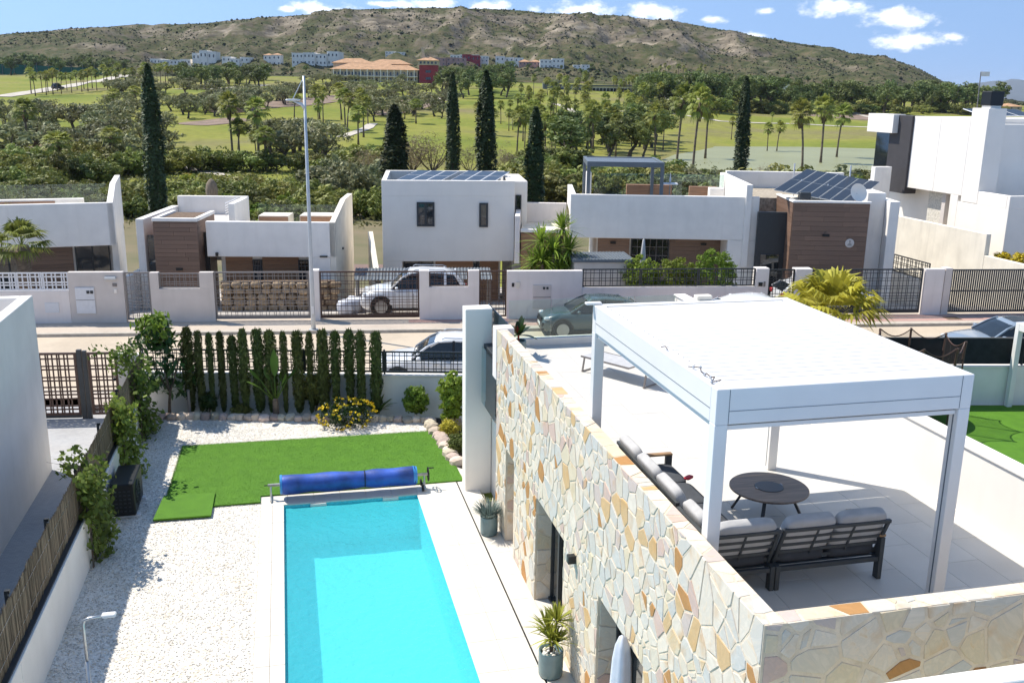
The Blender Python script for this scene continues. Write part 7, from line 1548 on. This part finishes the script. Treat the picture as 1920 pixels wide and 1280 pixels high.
def sofa(label, loc, rz, w, seats, arm_l=False, arm_r=False, corner=False):
    t = thing('lounge_sofa', label, 'sofa', loc, rz); D = .80; H = .83; m = M['sofa_metal']; lh = .30
    for x in (.03, w-.03):
        for y in (.06, D-.05): MB().box(x-.03, x+.03, y-.05, y+.05, 0, .56 if ((x < .1 and arm_l) or (x > .1 and arm_r)) else lh+.02, .004).build('leg', m, t)
    for y in (.05, D-.05): MB().box(.06, w-.06, y-.025, y+.025, lh-.06, lh, .004).build('rail', m, t)
    for x in (.03, w-.03): MB().box(x-.025, x+.025, .10, D-.1, lh-.06, lh-.001, .004).build('rail', m, t)
    for i in range(6): MB().box(.06, w-.06, .14+i*.1, .20+i*.1, lh-.03, lh-.012).build('seat_slat', m, t)
    for flag, x in ((arm_l, .03), (arm_r, w-.03)):
        if flag: MB().box(x-.045, x+.045, .02, D, .565, .60, .008).build('armrest', M['teak'], t)
    def back(nm, T, ww):
        def P(x, z): return Vector((x, .16-.22*(z-lh)/(H-lh)+.0, z))
        def add(nm2, me):
            o = link(nm2, me, t)
            if T is not None: o.matrix_local = T
        for x in (.035, ww-.035): add('back_post', MB().bar(P(x, lh), P(x, H), .045, .035, .003).mesh('bp', m))
        add('top_rail', MB().bar(P(.01, H-.01), P(ww-.01, H-.01), .05, .045, .004).mesh('tr', m))
        for k in range(4): z = lh+.06+k*.112; add('back_slat', MB().bar(P(.05, z), P(ww-.05, z), .016, .040, .003).mesh('bs', m))
        ns = max(1, round(ww/.5))
        for k in range(1, ns): x = ww*k/ns; add('back_strut', MB().bar(P(x, lh), P(x, H-.03), .025, .02).mesh('bst', m))
    back('b', None, w)
    if corner: back('b', Matrix.Translation((.0, D+.02, 0)) @ Matrix.Rotation(-PI/2, 4, 'Z'), D)
    sw = (w-.08)/seats
    for i in range(seats):
        cx = .04+sw*(i+.5); MB().pillow((cx, .44, lh+.075), (sw-.01, .66, .16), 7, 24, 12).build('seat_cushion', M['cushion_dark'], t, smooth=True)
        R_ = Matrix.Translation((cx, .095, lh+.375)) @ Matrix.Rotation(.42, 4, 'X'); MB().pillow((0, 0, 0), (sw-.015, .16, .66), 5.5, 28, 14, R_).build('back_cushion', M['cushion'], t, smooth=True)
    if corner: R_ = Matrix.Translation((.14, .5, lh+.375)) @ Matrix.Rotation(-PI/2, 4, 'Z') @ Matrix.Rotation(.42, 4, 'X'); MB().pillow((0, 0, 0), (.58, .16, .64), 5.5, 28, 14, R_).build('back_cushion', M['cushion'], t, smooth=True)
    return t
sofa('two seat grey lounge sofa showing its dark slatted back at the front of the terrace', (5.57, 9.44, FZ), 0, 1.46, 2, arm_r=True)
sofa('corner seat of the grey lounge set partly hidden by the pergola post', (4.66, 9.44, FZ), 0, .90, 1, corner=True)
sofa('grey lounge sofa with three cushions standing along the stone parapet', (4.70, 12.62, FZ), -PI/2, 2.28, 3, arm_l=True)
def fire_table():
    h = .43; c = at(1442, 912, FZ+h); t = thing('round_table', 'low round table with wood look top and dark centre disc between the sofas', 'table', (c.x, c.y, FZ)); R_ = .555
    MB().lathe([(R_-.02, h-.03), (R_, h-.025), (R_, h-.006), (R_-.006, h), (.203, h), (.203, h-.028)], 56, cap=False).build('top', M['tabletop'], t); MB().lathe([(R_-.03, h-.04), (R_-.03, h-.03), (.01, h-.03)], 48).build('under_frame', M['alu_dark'], t)
    MB().lathe([(.20, h-.02), (.20, h+.004), (.19, h+.008), (.01, h+.008)], 40).build('centre_disc', M['discgrey'], t)
    for k in range(2): a = k*PI+.1; MB().box(-.03, .03, -.006, .006, h+.004, h+.014, .002).build('lift_tab', M['steel'], t, (math.cos(a)*.205, math.sin(a)*.205, 0), a+PI/2)
    for k in range(4): a = PI/4+k*PI/2+.15; MB().bar((math.cos(a)*.30, math.sin(a)*.30, h-.04), (math.cos(a)*.50, math.sin(a)*.50, 0.01), .05, .035, .003).build('leg', M['alu_dark'], t)
M['discgrey'] = pm('dark_glazed_disc', (.035, .045, .06), .4, .1, 4)
fire_table()
o = MB().pillow((0, 0, .02), (.16, .09, .04), 4).build('red_phone_case', pm('red_fabric', (.5, .02, .04), .6), None, tuple(at(1291, 897, FZ+.49)), .6, True); tag(o, 'small red object lying on the sofa seat along the parapet', 'small object')
def lounger():
    c = at(1180, 690, FZ+.3); t = thing('sun_lounger', 'slim grey sun lounger frame behind the left pergola post', 'sun lounger', (c.x, c.y+.3, FZ), math.radians(-58)); m = M['gate_grey']
    for x in (-.9, .75):
        for y in (-.3, .3): MB().bar((x, y, 0), (x+.05, y, .33), .03, .03).build('leg', m, t)
        MB().bar((x, -.3, .02), (x, .3, .02), .03, .02).build('foot_bar', m, t)
    for y in (-.3, .3): MB().bar((-.95, y, .34), (.35, y, .34), .03, .035).build('rail', m, t); MB().bar((.35, y, .34), (.95, y, .62), .03, .03).build('back_rail', m, t)
    MB().add([(-.94, -.29, .35), (.35, -.29, .35), (.95, -.29, .63), (.95, .29, .63), (.35, .29, .35), (-.94, .29, .35), (-.94, -.29, .342), (.35, -.29, .342), (.95, -.29, .622), (.95, .29, .622), (.35, .29, .342), (-.94, .29, .342)], [(0, 1, 4, 5), (1, 2, 3, 4), (11, 10, 7, 6), (10, 9, 8, 7)]).build('sling', M['cushion'], t)
lounger()
def terrace_plant():
    r = np.random.default_rng(12); p = at(972, 632, FZ+.45); t = thing('potted_cordyline', 'potted broad leaved plant with red stem at the far corner of the terrace', 'potted plant', (p.x, p.y, FZ)); pot(t, .18, .38); MB().tube([(0, 0, .3), (0, 0, .55)], [.03, .02], 7).build('stem', M['red_stem'], t)
    V, T = blades(r, 15, [(0, 0, .5)], .62, .065, 15, 80, .3, .02, 6); link('leaves', np_mesh('cordyline', V, None, T, M['lf_dark']), t)
    V, T = blades(r, 8, [(0, 0, .48)], .3, .03, 45, 85, .2, .02, 4); link('young_leaves', np_mesh('cordyline_red', V, None, T, M['red_stem']), t)
terrace_plant()
def parasol():
    p = atx(1163, 1186, 4.0); t = thing('covered_parasol', 'closed parasol in a white cover standing in front of the near terrace door', 'parasol', (4.02, p.y-.05, 0)); z = p.z
    m = MB(); n = 18; V = []; q = []; prof = [(.05, .25), (.13, .3), (.15, .8), (.14, 1.2), (.11, z-.35), (.085, z-.15), (.045, z-.03), (.01, z)]
    for (rr, zz) in prof:
        for k in range(n): a = 2*PI*k/n; f = 1+.16*math.cos(a*4+zz*.8); V.append((rr*f*math.cos(a), rr*f*math.sin(a), zz))
    for i in range(len(prof)-1):
        for k in range(n): q.append((i*n+k, i*n+(k+1) % n, (i+1)*n+(k+1) % n, (i+1)*n+k))
    m.add(V, q).build('cover', M['canvas'], t, smooth=True); MB().tube([(0, 0, 0), (0, 0, .4)], .03, 10).build('pole', M['alu_dark'], t); MB().box(-.22, .1, -.25, .25, 0, .06, .01).build('base', M['alu_dark'], t)
parasol()

# ------------------------------------------------------------------ garden of the neighbour on the right
def right_garden():
    o = MB().prism([(10.5, 12), (24, 12), (22.6, 23.2), (13, 25.0), (10.5, 25.4)], -.05, .02).build('lawn', M['turf']); o['kind'] = 'structure'
    rect('patio', M['paver'], 21.3, 36, 10, 23.0, .03)
    a, b = Vector((12.5, 25.15, 0)), Vector((26, 22.65, 0)); an = math.atan2((b-a).y, (b-a).x); L_ = (b-a).length; t = thing('screened_fence', 'white wall with dark privacy screen behind the trampoline', 'fence', a, an); MB().box(0, L_, 0, .2, -.2, 1.2, .01).build('wall', M['plaster'], t); MB().box(0, L_, -.03, .23, 1.202, 1.24, .005).build('coping', M['plaster_clean'], t)
    for k in range(6): MB().box(L_*k/6+.02, L_*(k+1)/6-.02, .08, .1, 1.28, 2.08).build('screen_panel', M['screen'], t); cube('post', M['alu_dark'], t, (L_*k/6, .12, 1.65), (.05, .05, .9))
    cube('top_rail', M['gate_grey'], t, (L_/2, .1, 2.09), (L_, .04, .03))
    c = Vector((17.35, 23.0, 0)); R_ = 1.2; t = thing('trampoline', 'round trampoline with a sagging black safety net on the right lawn', 'trampoline', c); ring = [(math.cos(2*PI*k/32)*R_, math.sin(2*PI*k/32)*R_, .75) for k in range(33)]; MB().tube(ring, .03, 6).build('frame', M['alu_dark'], t); MB().lathe([(.01, .74), (R_-.12, .74)], 32).build('mat', M['black'], t); MB().lathe([(R_-.14, .765), (R_+.05, .77)], 32, cap=False).build('pad', M['black'], t)
    P = [(math.cos(2*PI*k/8+.3)*(R_+.05), math.sin(2*PI*k/8+.3)*(R_+.05)) for k in range(8)]
    for x, y in P: MB().tube([(x, y, 0), (x, y, .8), (x*1.03, y*1.03, 2.42)], .022, 7).build('pole', M['bronze'], t); MB().tube([(x, y, 1.9), (x*1.03, y*1.03, 2.42)], .034, 7).build('pole_foam', M['bronze'], t)
    for k in range(8):
        a = Vector((*P[k], 2.4))*1.0; b = Vector((*P[(k+1) % 8], 2.4)); m_ = [a.lerp(b, i/8)-Vector((0, 0, .22*math.sin(PI*i/8))) for i in range(9)]; MB().tube(m_, .018, 5).build('net_edge', M['bronze'], t); V = []; q = []
        for i, p in enumerate(m_): V += [tuple(p), (p.x, p.y, .78)]
        for i in range(8): q.append((2*i, 2*i+1, 2*i+3, 2*i+2))
        MB().add(V, q).build('safety_net', M['netting'], t)
    p = at(1888, 764); t = thing('white_pergola', 'white garden pergola at the right edge of the picture', 'pergola', (p.x, p.y, 0), math.radians(-4)); h = 2.62
    for x, y in ((0, 0), (0, -3.5), (4, 0), (4, -3.5)): MB().box(x, x+.16, y, y+.16, 0, h-.221, .006).build('post', M['alu_white'], t)
    MB().box(0, 4.16, 0, .16, h-.22, h, .006).build('beam', M['alu_white'], t); MB().box(.001, .16, -3.5, -.001, h-.22, h-.001, .006).build('beam', M['alu_white'], t); MB().box(4.0, 4.16, -3.5, -.001, h-.22, h-.001, .006).build('beam', M['alu_white'], t)
    for i in range(16): cube('louvre', M['alu_white'], t, (2.08, -.15-i*.2, h-.05), (3.8, .17, .025))
    # rough dark plot between the villa and the lawn
    rect('side_path', M['paver'], 9.46, 10.5, 6, 25.4, .01)
M['screen'] = pm('dark_screen_cloth', (.018, .021, .024), .9, .15, 6); M['netting'] = pm('black_netting', (.05, .035, .03), .9, alpha=.28)
right_garden()

# ------------------------------------------------------------------ cars
def loft(secs, close=True):
    n = len(secs[0]); V = [p for s in secs for p in s]; F_ = []
    for i in range(len(secs)-1):
        for k in range(n-(0 if close else 1)): F_.append((i*n+k, i*n+(k+1) % n, (i+1)*n+(k+1) % n, (i+1)*n+k))
    if close: F_.append(tuple(range(n))[::-1]); F_.append(tuple((len(secs)-1)*n+k for k in range(n)))
    return MB().add(V, F_)
def paint(name, col, rough=.25): return pm(name, col, rough, .02, 2, coat=.7, spec=.5)
M['rim'] = pm('alloy_rim', (.36, .37, .38), .3, .05, 5, metal=.8); M['lamp_glass'] = pm('lamp_glass', (.55, .58, .6), .08, .05, 4, spec=.8); M['tail'] = pm('tail_lamp', (.30, .01, .01), .15, .05, 4, spec=.7); M['plate'] = pm('number_plate', (.75, .75, .73), .5)
def car(label, loc, rz, pm_, L=4.6, W=1.88, H=1.66, belt=1.02, hood=.98, kind='suv', rails=True, wr=.36, glassroof=False, name='parked_car'):
    t = thing(name, label, 'car', loc, rz); w = W/2; f = L/2; body = M[pm_]
    if kind == 'suv': tops = [(-f, .80, .78), (-f+.05, belt-.06, .88), (-f+.25, belt+.0, .96), (-f*.5, belt, 1), (0, belt-.01, 1), (f*.38, belt-.03, 1), (f*.45, hood+.02, .99), (f*.7, hood-.05, .97), (f*.88, hood-.14, .92), (f*.97, hood-.3, .84), (f, hood-.42, .74)]
    else: tops = [(-f, .75, .76), (-f+.06, belt-.05, .88), (-f+.25, belt, .95), (-f*.45, belt, 1), (0, belt-.02, 1), (f*.36, belt-.04, 1), (f*.45, hood, .98), (f*.68, hood-.05, .95), (f*.86, hood-.13, .88), (f*.96, hood-.28, .78), (f, hood-.42, .66)]
    secs = []
    for x, zt, k in tops:
        ww = w*k; zb = .22 if abs(x) < f*.9 else .30; h = [(ww*.80, zb), (ww*.97, zb+.10), (ww*1.0, zb+.30), (ww*.985, zt-.16), (ww*.93, zt-.03), (ww*.74, zt+.01), (ww*.35, zt+.03)]
        secs.append([Vector((x, y, z)) for y, z in h]+[Vector((x, -y, z)) for y, z in h[::-1]])
    loft(secs).build('body', body, t, smooth=True)
    # greenhouse: dark glass with painted roof and pillars
    rz_ = H; xs = [(f*.44, belt-.02, belt+.0, .86, .86), (f*.22, belt-.02, H*.86, .88, .74), (f*.06, belt-.02, H*.955, .89, .70), (-f*.15, belt-.02, H*.975, .90, .70), (-f*.55, belt-.02, H*.955, .89, .69), (-f*.78, belt-.02, H*.90, .87, .67), (-f*.93, belt-.02, belt+.08, .85, .80)] if kind == 'suv' else \
         [(f*.46, belt-.02, belt, .84, .84), (f*.22, belt-.02, H*.85, .87, .72), (f*.04, belt-.02, H*.95, .88, .68), (-f*.2, belt-.02, H*.97, .88, .68), (-f*.55, belt-.02, H*.93, .87, .66), (-f*.80, belt-.02, H*.82, .85, .66), (-f*.97, belt-.02, belt+.05, .82, .78)]
    cs = [[Vector((x, w*a, zb)), Vector((x, w*b, zt)), Vector((x, w*b*.5, zt+.02)), Vector((x, -w*b*.5, zt+.02)), Vector((x, -w*b, zt)), Vector((x, -w*a, zb))] for x, zb, zt, a, b in xs]
    loft(cs).build('windows', M['carglass'], t, smooth=False)
    rs = [[Vector((x+dx, w*b*1.04, zt-.03)), Vector((x+dx, w*b*1.01, zt+.012)), Vector((x+dx, w*b*.55, zt+.045)), Vector((x+dx, -w*b*.55, zt+.045)), Vector((x+dx, -w*b*1.01, zt+.012)), Vector((x+dx, -w*b*1.04, zt-.03))] for (x, zb, zt, a, b), dx in zip(xs[1:6], (-.10, 0, 0, 0, 0))]
    loft(rs).build('roof', body, t, smooth=True)
    if glassroof: g = [[Vector((x, w*b*.6, zt+.05)), Vector((x, -w*b*.6, zt+.05))] for x, zb, zt, a, b in xs[2:5]]; loft(g, False).build('glass_roof', M['carglass'], t)
    for s in (-1, 1):
        def P(i, e=1.0): x, zb, zt, a, b = xs[i]; return Vector((x, s*w*b*1.01*e, zt))
        def B(i): x, zb, zt, a, b = xs[i]; return Vector((x, s*w*a*1.0, belt-.01))
        MB().bar(B(0)+Vector((0, 0, .01)), P(1), .06, .05).build('pillar', body, t); MB().bar(P(1), P(2), .05, .05).build('pillar', body, t); MB().bar(B(3), P(3), .07, .03).build('pillar', M['black'], t); MB().bar(B(4)+Vector((-.05, 0, 0)), P(4)+Vector((-.05, 0, 0)), .10, .05).build('pillar', body, t); MB().bar(B(6), P(5), .14, .10).build('pillar', body, t)
        MB().pillow((f*.33, s*(w+.10), belt+.06), (.14, .20, .13), 3, 12, 8).build('mirror', body, t, smooth=True)
        MB().pillow((f*.90, s*w*.70, hood-.22), (.26, .30, .13), 3.2, 14, 8).build('headlight', M['lamp_glass'], t, smooth=True); MB().pillow((-f+.04, s*w*.72, belt-.16), (.16, .32, .18), 3.5, 12, 8).build('tail_light', M['tail'], t, smooth=True)
        if rails: MB().tube([(f*.02, s*w*.66, H*.99+.0), (f*-.02, s*w*.66, H*1.02), (-f*.55, s*w*.655, H*1.01), (-f*.62, s*w*.65, H*.97)], .018, 6).build('roof_rail', M['steel'], t)
        for xa, xb in ((f*.30, f*.02), (f*-.06, -f*.42)):
            cube('door_seam', M['black'], t, (xb, s*w*.999, .64), (.012, .02, .62)); cube('door_handle', body, t, (xb+.16, s*(w*.985+.012), belt-.13), (.2, .03, .03))
        cube('sill_trim', M['black'], t, (0, s*w*.985, .27), (L*.56, .03, .12))
        for x in (f*.62, -f*.60):
            MB().lathe([(wr*1.17, -.02), (wr*1.17, .02), (.01, .02)], 28).build('wheel_arch', M['black'], t, (x, s*(w*.965), wr+.02), (-s*PI/2, 0, 0))
            wh = MB().lathe([(wr*.66, -.11), (wr*.93, -.11), (wr, -.07), (wr, .07), (wr*.93, .11), (wr*.68, .11), (wr*.66, .06)], 28).build('wheel', M['rubber'], t, (x, s*(w-.09), wr), (-s*PI/2, 0, 0)); MB().lathe([(wr*.68, .115), (wr*.60, .085), (.05, .07), (.01, .09)], 24).build('rim', M['rim'], wh)
            for k in range(7): a = 2*PI*k/7; MB().box(wr*.20, wr*.60, -.05, .05, .09, .112).build('spoke_gap', M['black'], wh, None, a)
    MB().box(f-.05, f+.012, -w*.42, w*.42, .50, .78, .03).build('grille', M['black'], t); MB().box(f-.1, f+.0, -w*.70, w*.70, .26, .42, .04).build('lower_intake', M['black'], t); MB().box(f-.02, f+.022, -.26, .26, .44, .55, .004).build('number_plate', M['plate'], t); MB().box(-f-.016, -f+.03, -.26, .26, .62, .73, .004).build('number_plate', M['plate'], t)
    return t
for n_, c_ in (('white_paint', (.75, .76, .77)), ('teal_paint', (.055, .085, .09)), ('blue_paint', (.20, .25, .31)), ('silver_paint', (.5, .51, .52))): M[n_] = paint(n_, c_)
p = sp(sx(757), 1.75, -.12); car('white estate car parked in the driveway behind the brown lattice gate', (p.x+.5, p.y+.35, p.z), SANG+PI, 'white_paint', 4.5, 1.92, 1.86, 1.13, 1.10, wr=.39)
p = at(780, 716, 0); car('white car with black windows parked at the kerb behind the garden railing', (4.75, 29.3, -.11), NFA+PI, 'white_paint', 4.5, 1.85, 1.62)
p = at(1055, 636, -.11); car('small teal green hatchback parked across the street behind the glass balustrade', (p.x+1.35, p.y+.75, -.11), SANG+PI+.03, 'teal_paint', 4.1, 1.76, 1.52, 1.0, .98, 'hatch', rails=False)
p = at(1428, 620, -.11); car('white hatchback mostly hidden behind the white pergola roof', (p.x, p.y, p.z), SANG, 'white_paint', 4.2, 1.8, 1.5, kind='hatch', rails=False)
p = at(1845, 690, -.11); car('pale blue car with a dark glass roof parked behind the dark screen fence', (p.x+1.5, p.y+.75, -.11), NFA+PI+.03, 'blue_paint', 4.5, 1.85, 1.55, rails=False, glassroof=True)
p = sp(sx(1575), 1.9, -.22); car('silver car half hidden behind the yellow palm and black gate', (p.x, p.y, p.z), SANG, 'silver_paint', 4.3, 1.8, 1.55, kind='hatch', rails=False)
p = G(566, 312); car('tiny dark golf car on the path beside the lamp pole', (p.x, p.y, p.z), .3, 'alu_dark', 3.4, 1.5, 1.8, kind='hatch', rails=False, name='golf_car')
p = G(109, 168); car('tiny dark van on the far road at the left', (p.x, p.y, p.z+.2), .8, 'alu_dark', 6, 2.2, 2.8, 1.3, 1.2, rails=False, name='van')

# ------------------------------------------------------------------ golfers on the fairway
def person(label, p, shirt, facing):
    J = {'pel': (0, 0, .95), 'sp': (0, .02, 1.2), 'ch': (0, .03, 1.40), 'nk': (0, .05, 1.52), 'hd': (0, .08, 1.62), 'ht': (0, .09, 1.76), 'hl': (-.1, 0, .9), 'kl': (-.14, .05, .5), 'al': (-.16, 0, .08), 'tl': (-.17, .16, .04), 'hr': (.1, 0, .9), 'kr': (.13, .05, .5), 'ar': (.16, 0, .08), 'tr': (.17, .16, .04),
         'sl': (-.2, .03, 1.42), 'el': (-.22, .1, 1.14), 'wl': (-.06, .3, .95), 'fl': (-.02, .36, .9), 'sr': (.2, .03, 1.42), 'er': (.22, .1, 1.14), 'wr': (.06, .3, .93), 'fr': (.02, .36, .88)}
    R_ = {'pel': .15, 'sp': .14, 'ch': .17, 'nk': .06, 'hd': .10, 'ht': .075, 'hl': .1, 'kl': .065, 'al': .045, 'tl': .04, 'hr': .1, 'kr': .065, 'ar': .045, 'tr': .04, 'sl': .075, 'el': .048, 'wl': .035, 'fl': .035, 'sr': .075, 'er': .048, 'wr': .035, 'fr': .035}
    E_ = [('pel', 'sp'), ('sp', 'ch'), ('ch', 'nk'), ('nk', 'hd'), ('hd', 'ht'), ('pel', 'hl'), ('hl', 'kl'), ('kl', 'al'), ('al', 'tl'), ('pel', 'hr'), ('hr', 'kr'), ('kr', 'ar'), ('ar', 'tr'), ('ch', 'sl'), ('sl', 'el'), ('el', 'wl'), ('wl', 'fl'), ('ch', 'sr'), ('sr', 'er'), ('er', 'wr'), ('wr', 'fr')]
    ks = list(J); me = bpy.data.meshes.new('person'); me.from_pydata([J[k] for k in ks], [(ks.index(a), ks.index(b)) for a, b in E_], []); o = bpy.data.objects.new('person', me); COL.objects.link(o)
    md = o.modifiers.new('skin', 'SKIN'); md.use_smooth_shade = True; me.skin_vertices or None
    for i, k in enumerate(ks): me.skin_vertices[0].data[i].radius = (R_[k], R_[k]*.85)
    me.skin_vertices[0].data[0].use_root = True; o.modifiers.new('sub', 'SUBSURF').levels = 1
    dg = bpy.context.evaluated_depsgraph_get(); m2 = bpy.data.meshes.new_from_object(o.evaluated_get(dg)); o.modifiers.clear(); o.data = m2
    m2.materials.clear()
    for m in (shirt, M['trousers'], M['skin']): m2.materials.append(m)
    for f in m2.polygons: z = f.center.z; a = abs(f.center.x); f.material_index = 2 if (z > 1.5 or (f.center.y > .18 and z > .8)) else (0 if z > .98 else 1); f.use_smooth = True
    o.location = p; o.rotation_euler = (0, 0, facing); tag(o, label, 'person')
    cap = MB().ell((0, .085, 1.73), (.105, .115, .075), 12, 8).box(-.07, .07, .16, .27, 1.70, 1.715).build('cap', M['plaster_clean'], o, smooth=True)
M['skin'] = pm('skin', (.42, .26, .19), .6, .03, 5); M['trousers'] = pm('dark_trousers', (.04, .045, .06), .8); 
person('person in a green shirt standing on the fairway left of the young palm', G(637, 320), pm('green_shirt', (.02, .28, .16), .8), 2.6)
person('person in a pale shirt standing on the fairway beside the young palm', G(668, 316), pm('pale_shirt', (.45, .5, .55), .8), -2.0)

# ------------------------------------------------------------------ plants in the front yards across the street
def yard_plants():
    r = np.random.default_rng(17)
    def fanpalm(label, p, h, n, L_, mt, trunk=.12, el=(-25, 85)):
        t = thing('fan_palm', label, 'palm tree', p); 
        if h > .3: MB().tube([(0, 0, -.6), (0, 0, h*.5), (0, 0, h)], [trunk*1.2, trunk, trunk], 9).build('trunk', M['palmtrunk'], t, smooth=True)
        V = []; T = []
        for i in range(n):
            az = i*2.399+r.uniform(-.2, .2); e = math.radians(el[0]+(el[1]-el[0])*(1-i/n)+r.uniform(-8, 8)); d = Vector((math.cos(az)*math.cos(e), math.sin(az)*math.cos(e), math.sin(e))); b0 = Vector((0, 0, h)); b = b0+d*L_*.55; s = d.cross(Vector((0, 0, 1))).normalized() if abs(d.z) < .98 else Vector((1, 0, 0)); u = s.cross(d); n0 = len(V); V += [b0-s*.02, b0+s*.02, b]; T.append((n0, n0+1, n0+2))
            for j in range(17):
                f = (j-8)/8*1.35; dd = (d*math.cos(f)+s*math.sin(f)).normalized(); ln = L_*.62*(1-.25*abs(j-8)/8)*r.uniform(.85, 1.1); m_ = b+dd*ln*.6+u*.03; e_ = b+dd*ln-Vector((0, 0, ln*.42*r.uniform(.5, 1.2))); w = (u*.25+s*math.cos(f)-d*math.sin(f)).normalized()*.032*L_; n0 = len(V); V += [b, m_-w, m_+w, e_]; T += [(n0, n0+1, n0+2), (n0+1, n0+3, n0+2)]
        link('fronds', np_mesh('fan_fronds', np.array([tuple(v) for v in V]), None, T, M[mt]), t)
    p = at(1552, 640, -.1); fanpalm('yellow green fan palm between the pergola roof and the black sliding gate', (p.x, p.y, p.z), .75, 30, 2.25, 'lf_palmy', .14, (0, 78))
    p = sp(sx(14), 2.2, -.3); fanpalm('thick trunked fan palm in front of the house at the far left', (p.x, p.y, p.z), 3.0, 34, 1.2, 'lf_palm', .28)
    p = sp(sx(1592), 3.0, -.3); fanpalm('low blue green palm beside the brown entrance block', (p.x+1.2, p.y, p.z), .5, 16, .8, 'lf_grey', .1)
    # multi-headed yucca
    p = sp(sx(1040), 2.0, -.2); t = thing('yucca', 'large many headed yucca in the yard left of the grey shed', 'yucca', p); p = p+Vector((0, 0, .3)); t.location = p; hs = [(0, 0, 1.7), (.55, .1, 3.0), (-.55, .2, 1.6), (.1, -.3, 2.3), (-.25, .3, 2.5), (.5, -.2, 1.3), (.9, .2, 1.5), (-.75, -.1, .9), (.15, -.5, 1.1), (.3, .3, 2.0), (-.4, -.3, 1.9), (.75, -.1, 2.2), (-.1, .1, 1.2)]; sg = [([(x*.2, y*.2, -.4), (x*.6, y*.6, z*.5), (x, y, z)], [.12, .09, .07]) for x, y, z in hs]; trunk_mb(sg, 7).build('trunks', M['palmtrunk'], t)
    V, T = blades(r, 1300, [Vector(h)*1.1 for h in hs], 1.15, .034, -20, 88, .25, .04, 3); link('leaves', np_mesh('yucca_leaves', V, None, T, M['lf_bright']), t)
    for px, w, lab in ((1208, .95, 'leftmost of the three bright green hedge bushes behind the black railing'), (1272, .95, 'middle bright green hedge bush behind the black railing'), (1345, 1.15, 'largest right hand hedge bush behind the black railing')):
        p = sp(sx(px), .95, -.1); t = thing('hedge_bush', lab, 'bush', p); h = 2.95 if px > 1300 else 2.65; V, q = clump_crown(r, [(0, 0, h*.55, w, .55, h*.42)], 190, 30, .14, .06, .5, .55); link('foliage', np_mesh('hedge', V, q, mats=M['lf_bright']), t); trunk_mb(limbs(r, (0, 0, 0), h*.8, w*.7, 6, .03, .15), 5).build('stems', M['bark'], t)
    for px, off, h, w, mt, lab in ((195, 1.6, 1.5, .55, 'lf_pine', 'round dark bush in front of the glass doors at the far left'), (1195, 2.6, 2.5, .4, 'lf_pine', 'dark shrub behind the grey shed'), (1882, 4.2, 1.0, .42, 'flower_y', 'left yellow flowering shrub above the cream wall at the right'), (1910, 4.3, .95, .4, 'flower_y', 'right yellow flowering shrub above the cream wall at the right')):
        p = sp(sx(px), off, -.3) if mt != 'flower_y' else (lambda g: Vector((g.x, g.y, g.z-.75)))(atx(px, 482, 32.3)); t = thing('yard_shrub', lab, 'shrub', p); V, q = clump_crown(r, [(0, 0, h*.65, w, w, h*.35)], 50, 28, .12, .05, .5, .5); link('foliage', np_mesh('yard_shrub', V, q, mats=M[mt]), t); trunk_mb(limbs(r, (0, 0, 0), h*.8, w*.6, 5, .03, .15), 5).build('stems', M['bark'], t)
    for px, Y, z, s, lab in ((178, 47.3, 3.9, .7, 'spiky plant in the corner of the left roof terrace'), (6, 47.0, 3.5, .8, 'spiky plant at the left end of the roof terrace')):
        q = atd(px, 372, Y); t = thing('terrace_agave', lab, 'plant', (q.x, q.y, 2.95)); V, T = blades(r, 80, [(0, 0, .35)], s, .03, 10, 88, .15, .05, 3); link('leaves', np_mesh('agave', V, None, T, M['lf_palmy']), t); MB().box(-.2, .2, -.2, .2, 0, .4, .01).build('planter', M['plaster_clean'], t)
    # parasol folded beside the hedge
    p = sp(sx(1226), 2.4, 0); t = thing('folded_parasol', 'folded grey parasol behind the hedge bushes', 'parasol', p); MB().lathe([(.03, 0), (.03, 1.2), (.14, 1.3), (.12, 2.2), (.05, 2.9), (.01, 2.95)], 12).build('canopy', M['cushion'], t, smooth=True)
    # wicker hive-shaped ornament in the shrub belt
    g = GD(398, 62); g.z = -2.0; o = MB().lathe([(.25, -.6), (.34, .2), (.36, .5), (.30, .85), (.14, 1.1), (.01, 1.18)], 18).build('straw_hut', M['reed'], None, atd(398, 372, 60), smooth=True); o.location.z = atd(398, 372, 60).z; tag(o, 'rounded straw beehive shaped hut in the shrub belt', 'hut')
yard_plants()

# ------------------------------------------------------------------ air
def haze():
    m = bpy.data.materials.new('summer_haze'); m.use_nodes = True; nt = m.node_tree; nt.nodes.clear(); N = nt.nodes.new
    out = N('ShaderNodeOutputMaterial'); v = N('ShaderNodeVolumePrincipled'); v.inputs['Color'].default_value = (.74, .84, 1.0, 1); v.inputs['Density'].default_value = 3.2e-5; nt.links.new(v.outputs[0], out.inputs['Volume'])
    o = MB().box(-16500, 18500, -60, 27000, -14, 420).build('haze', m); tag(o, 'thin blue summer haze filling the valley', 'haze', kind='stuff')
haze()
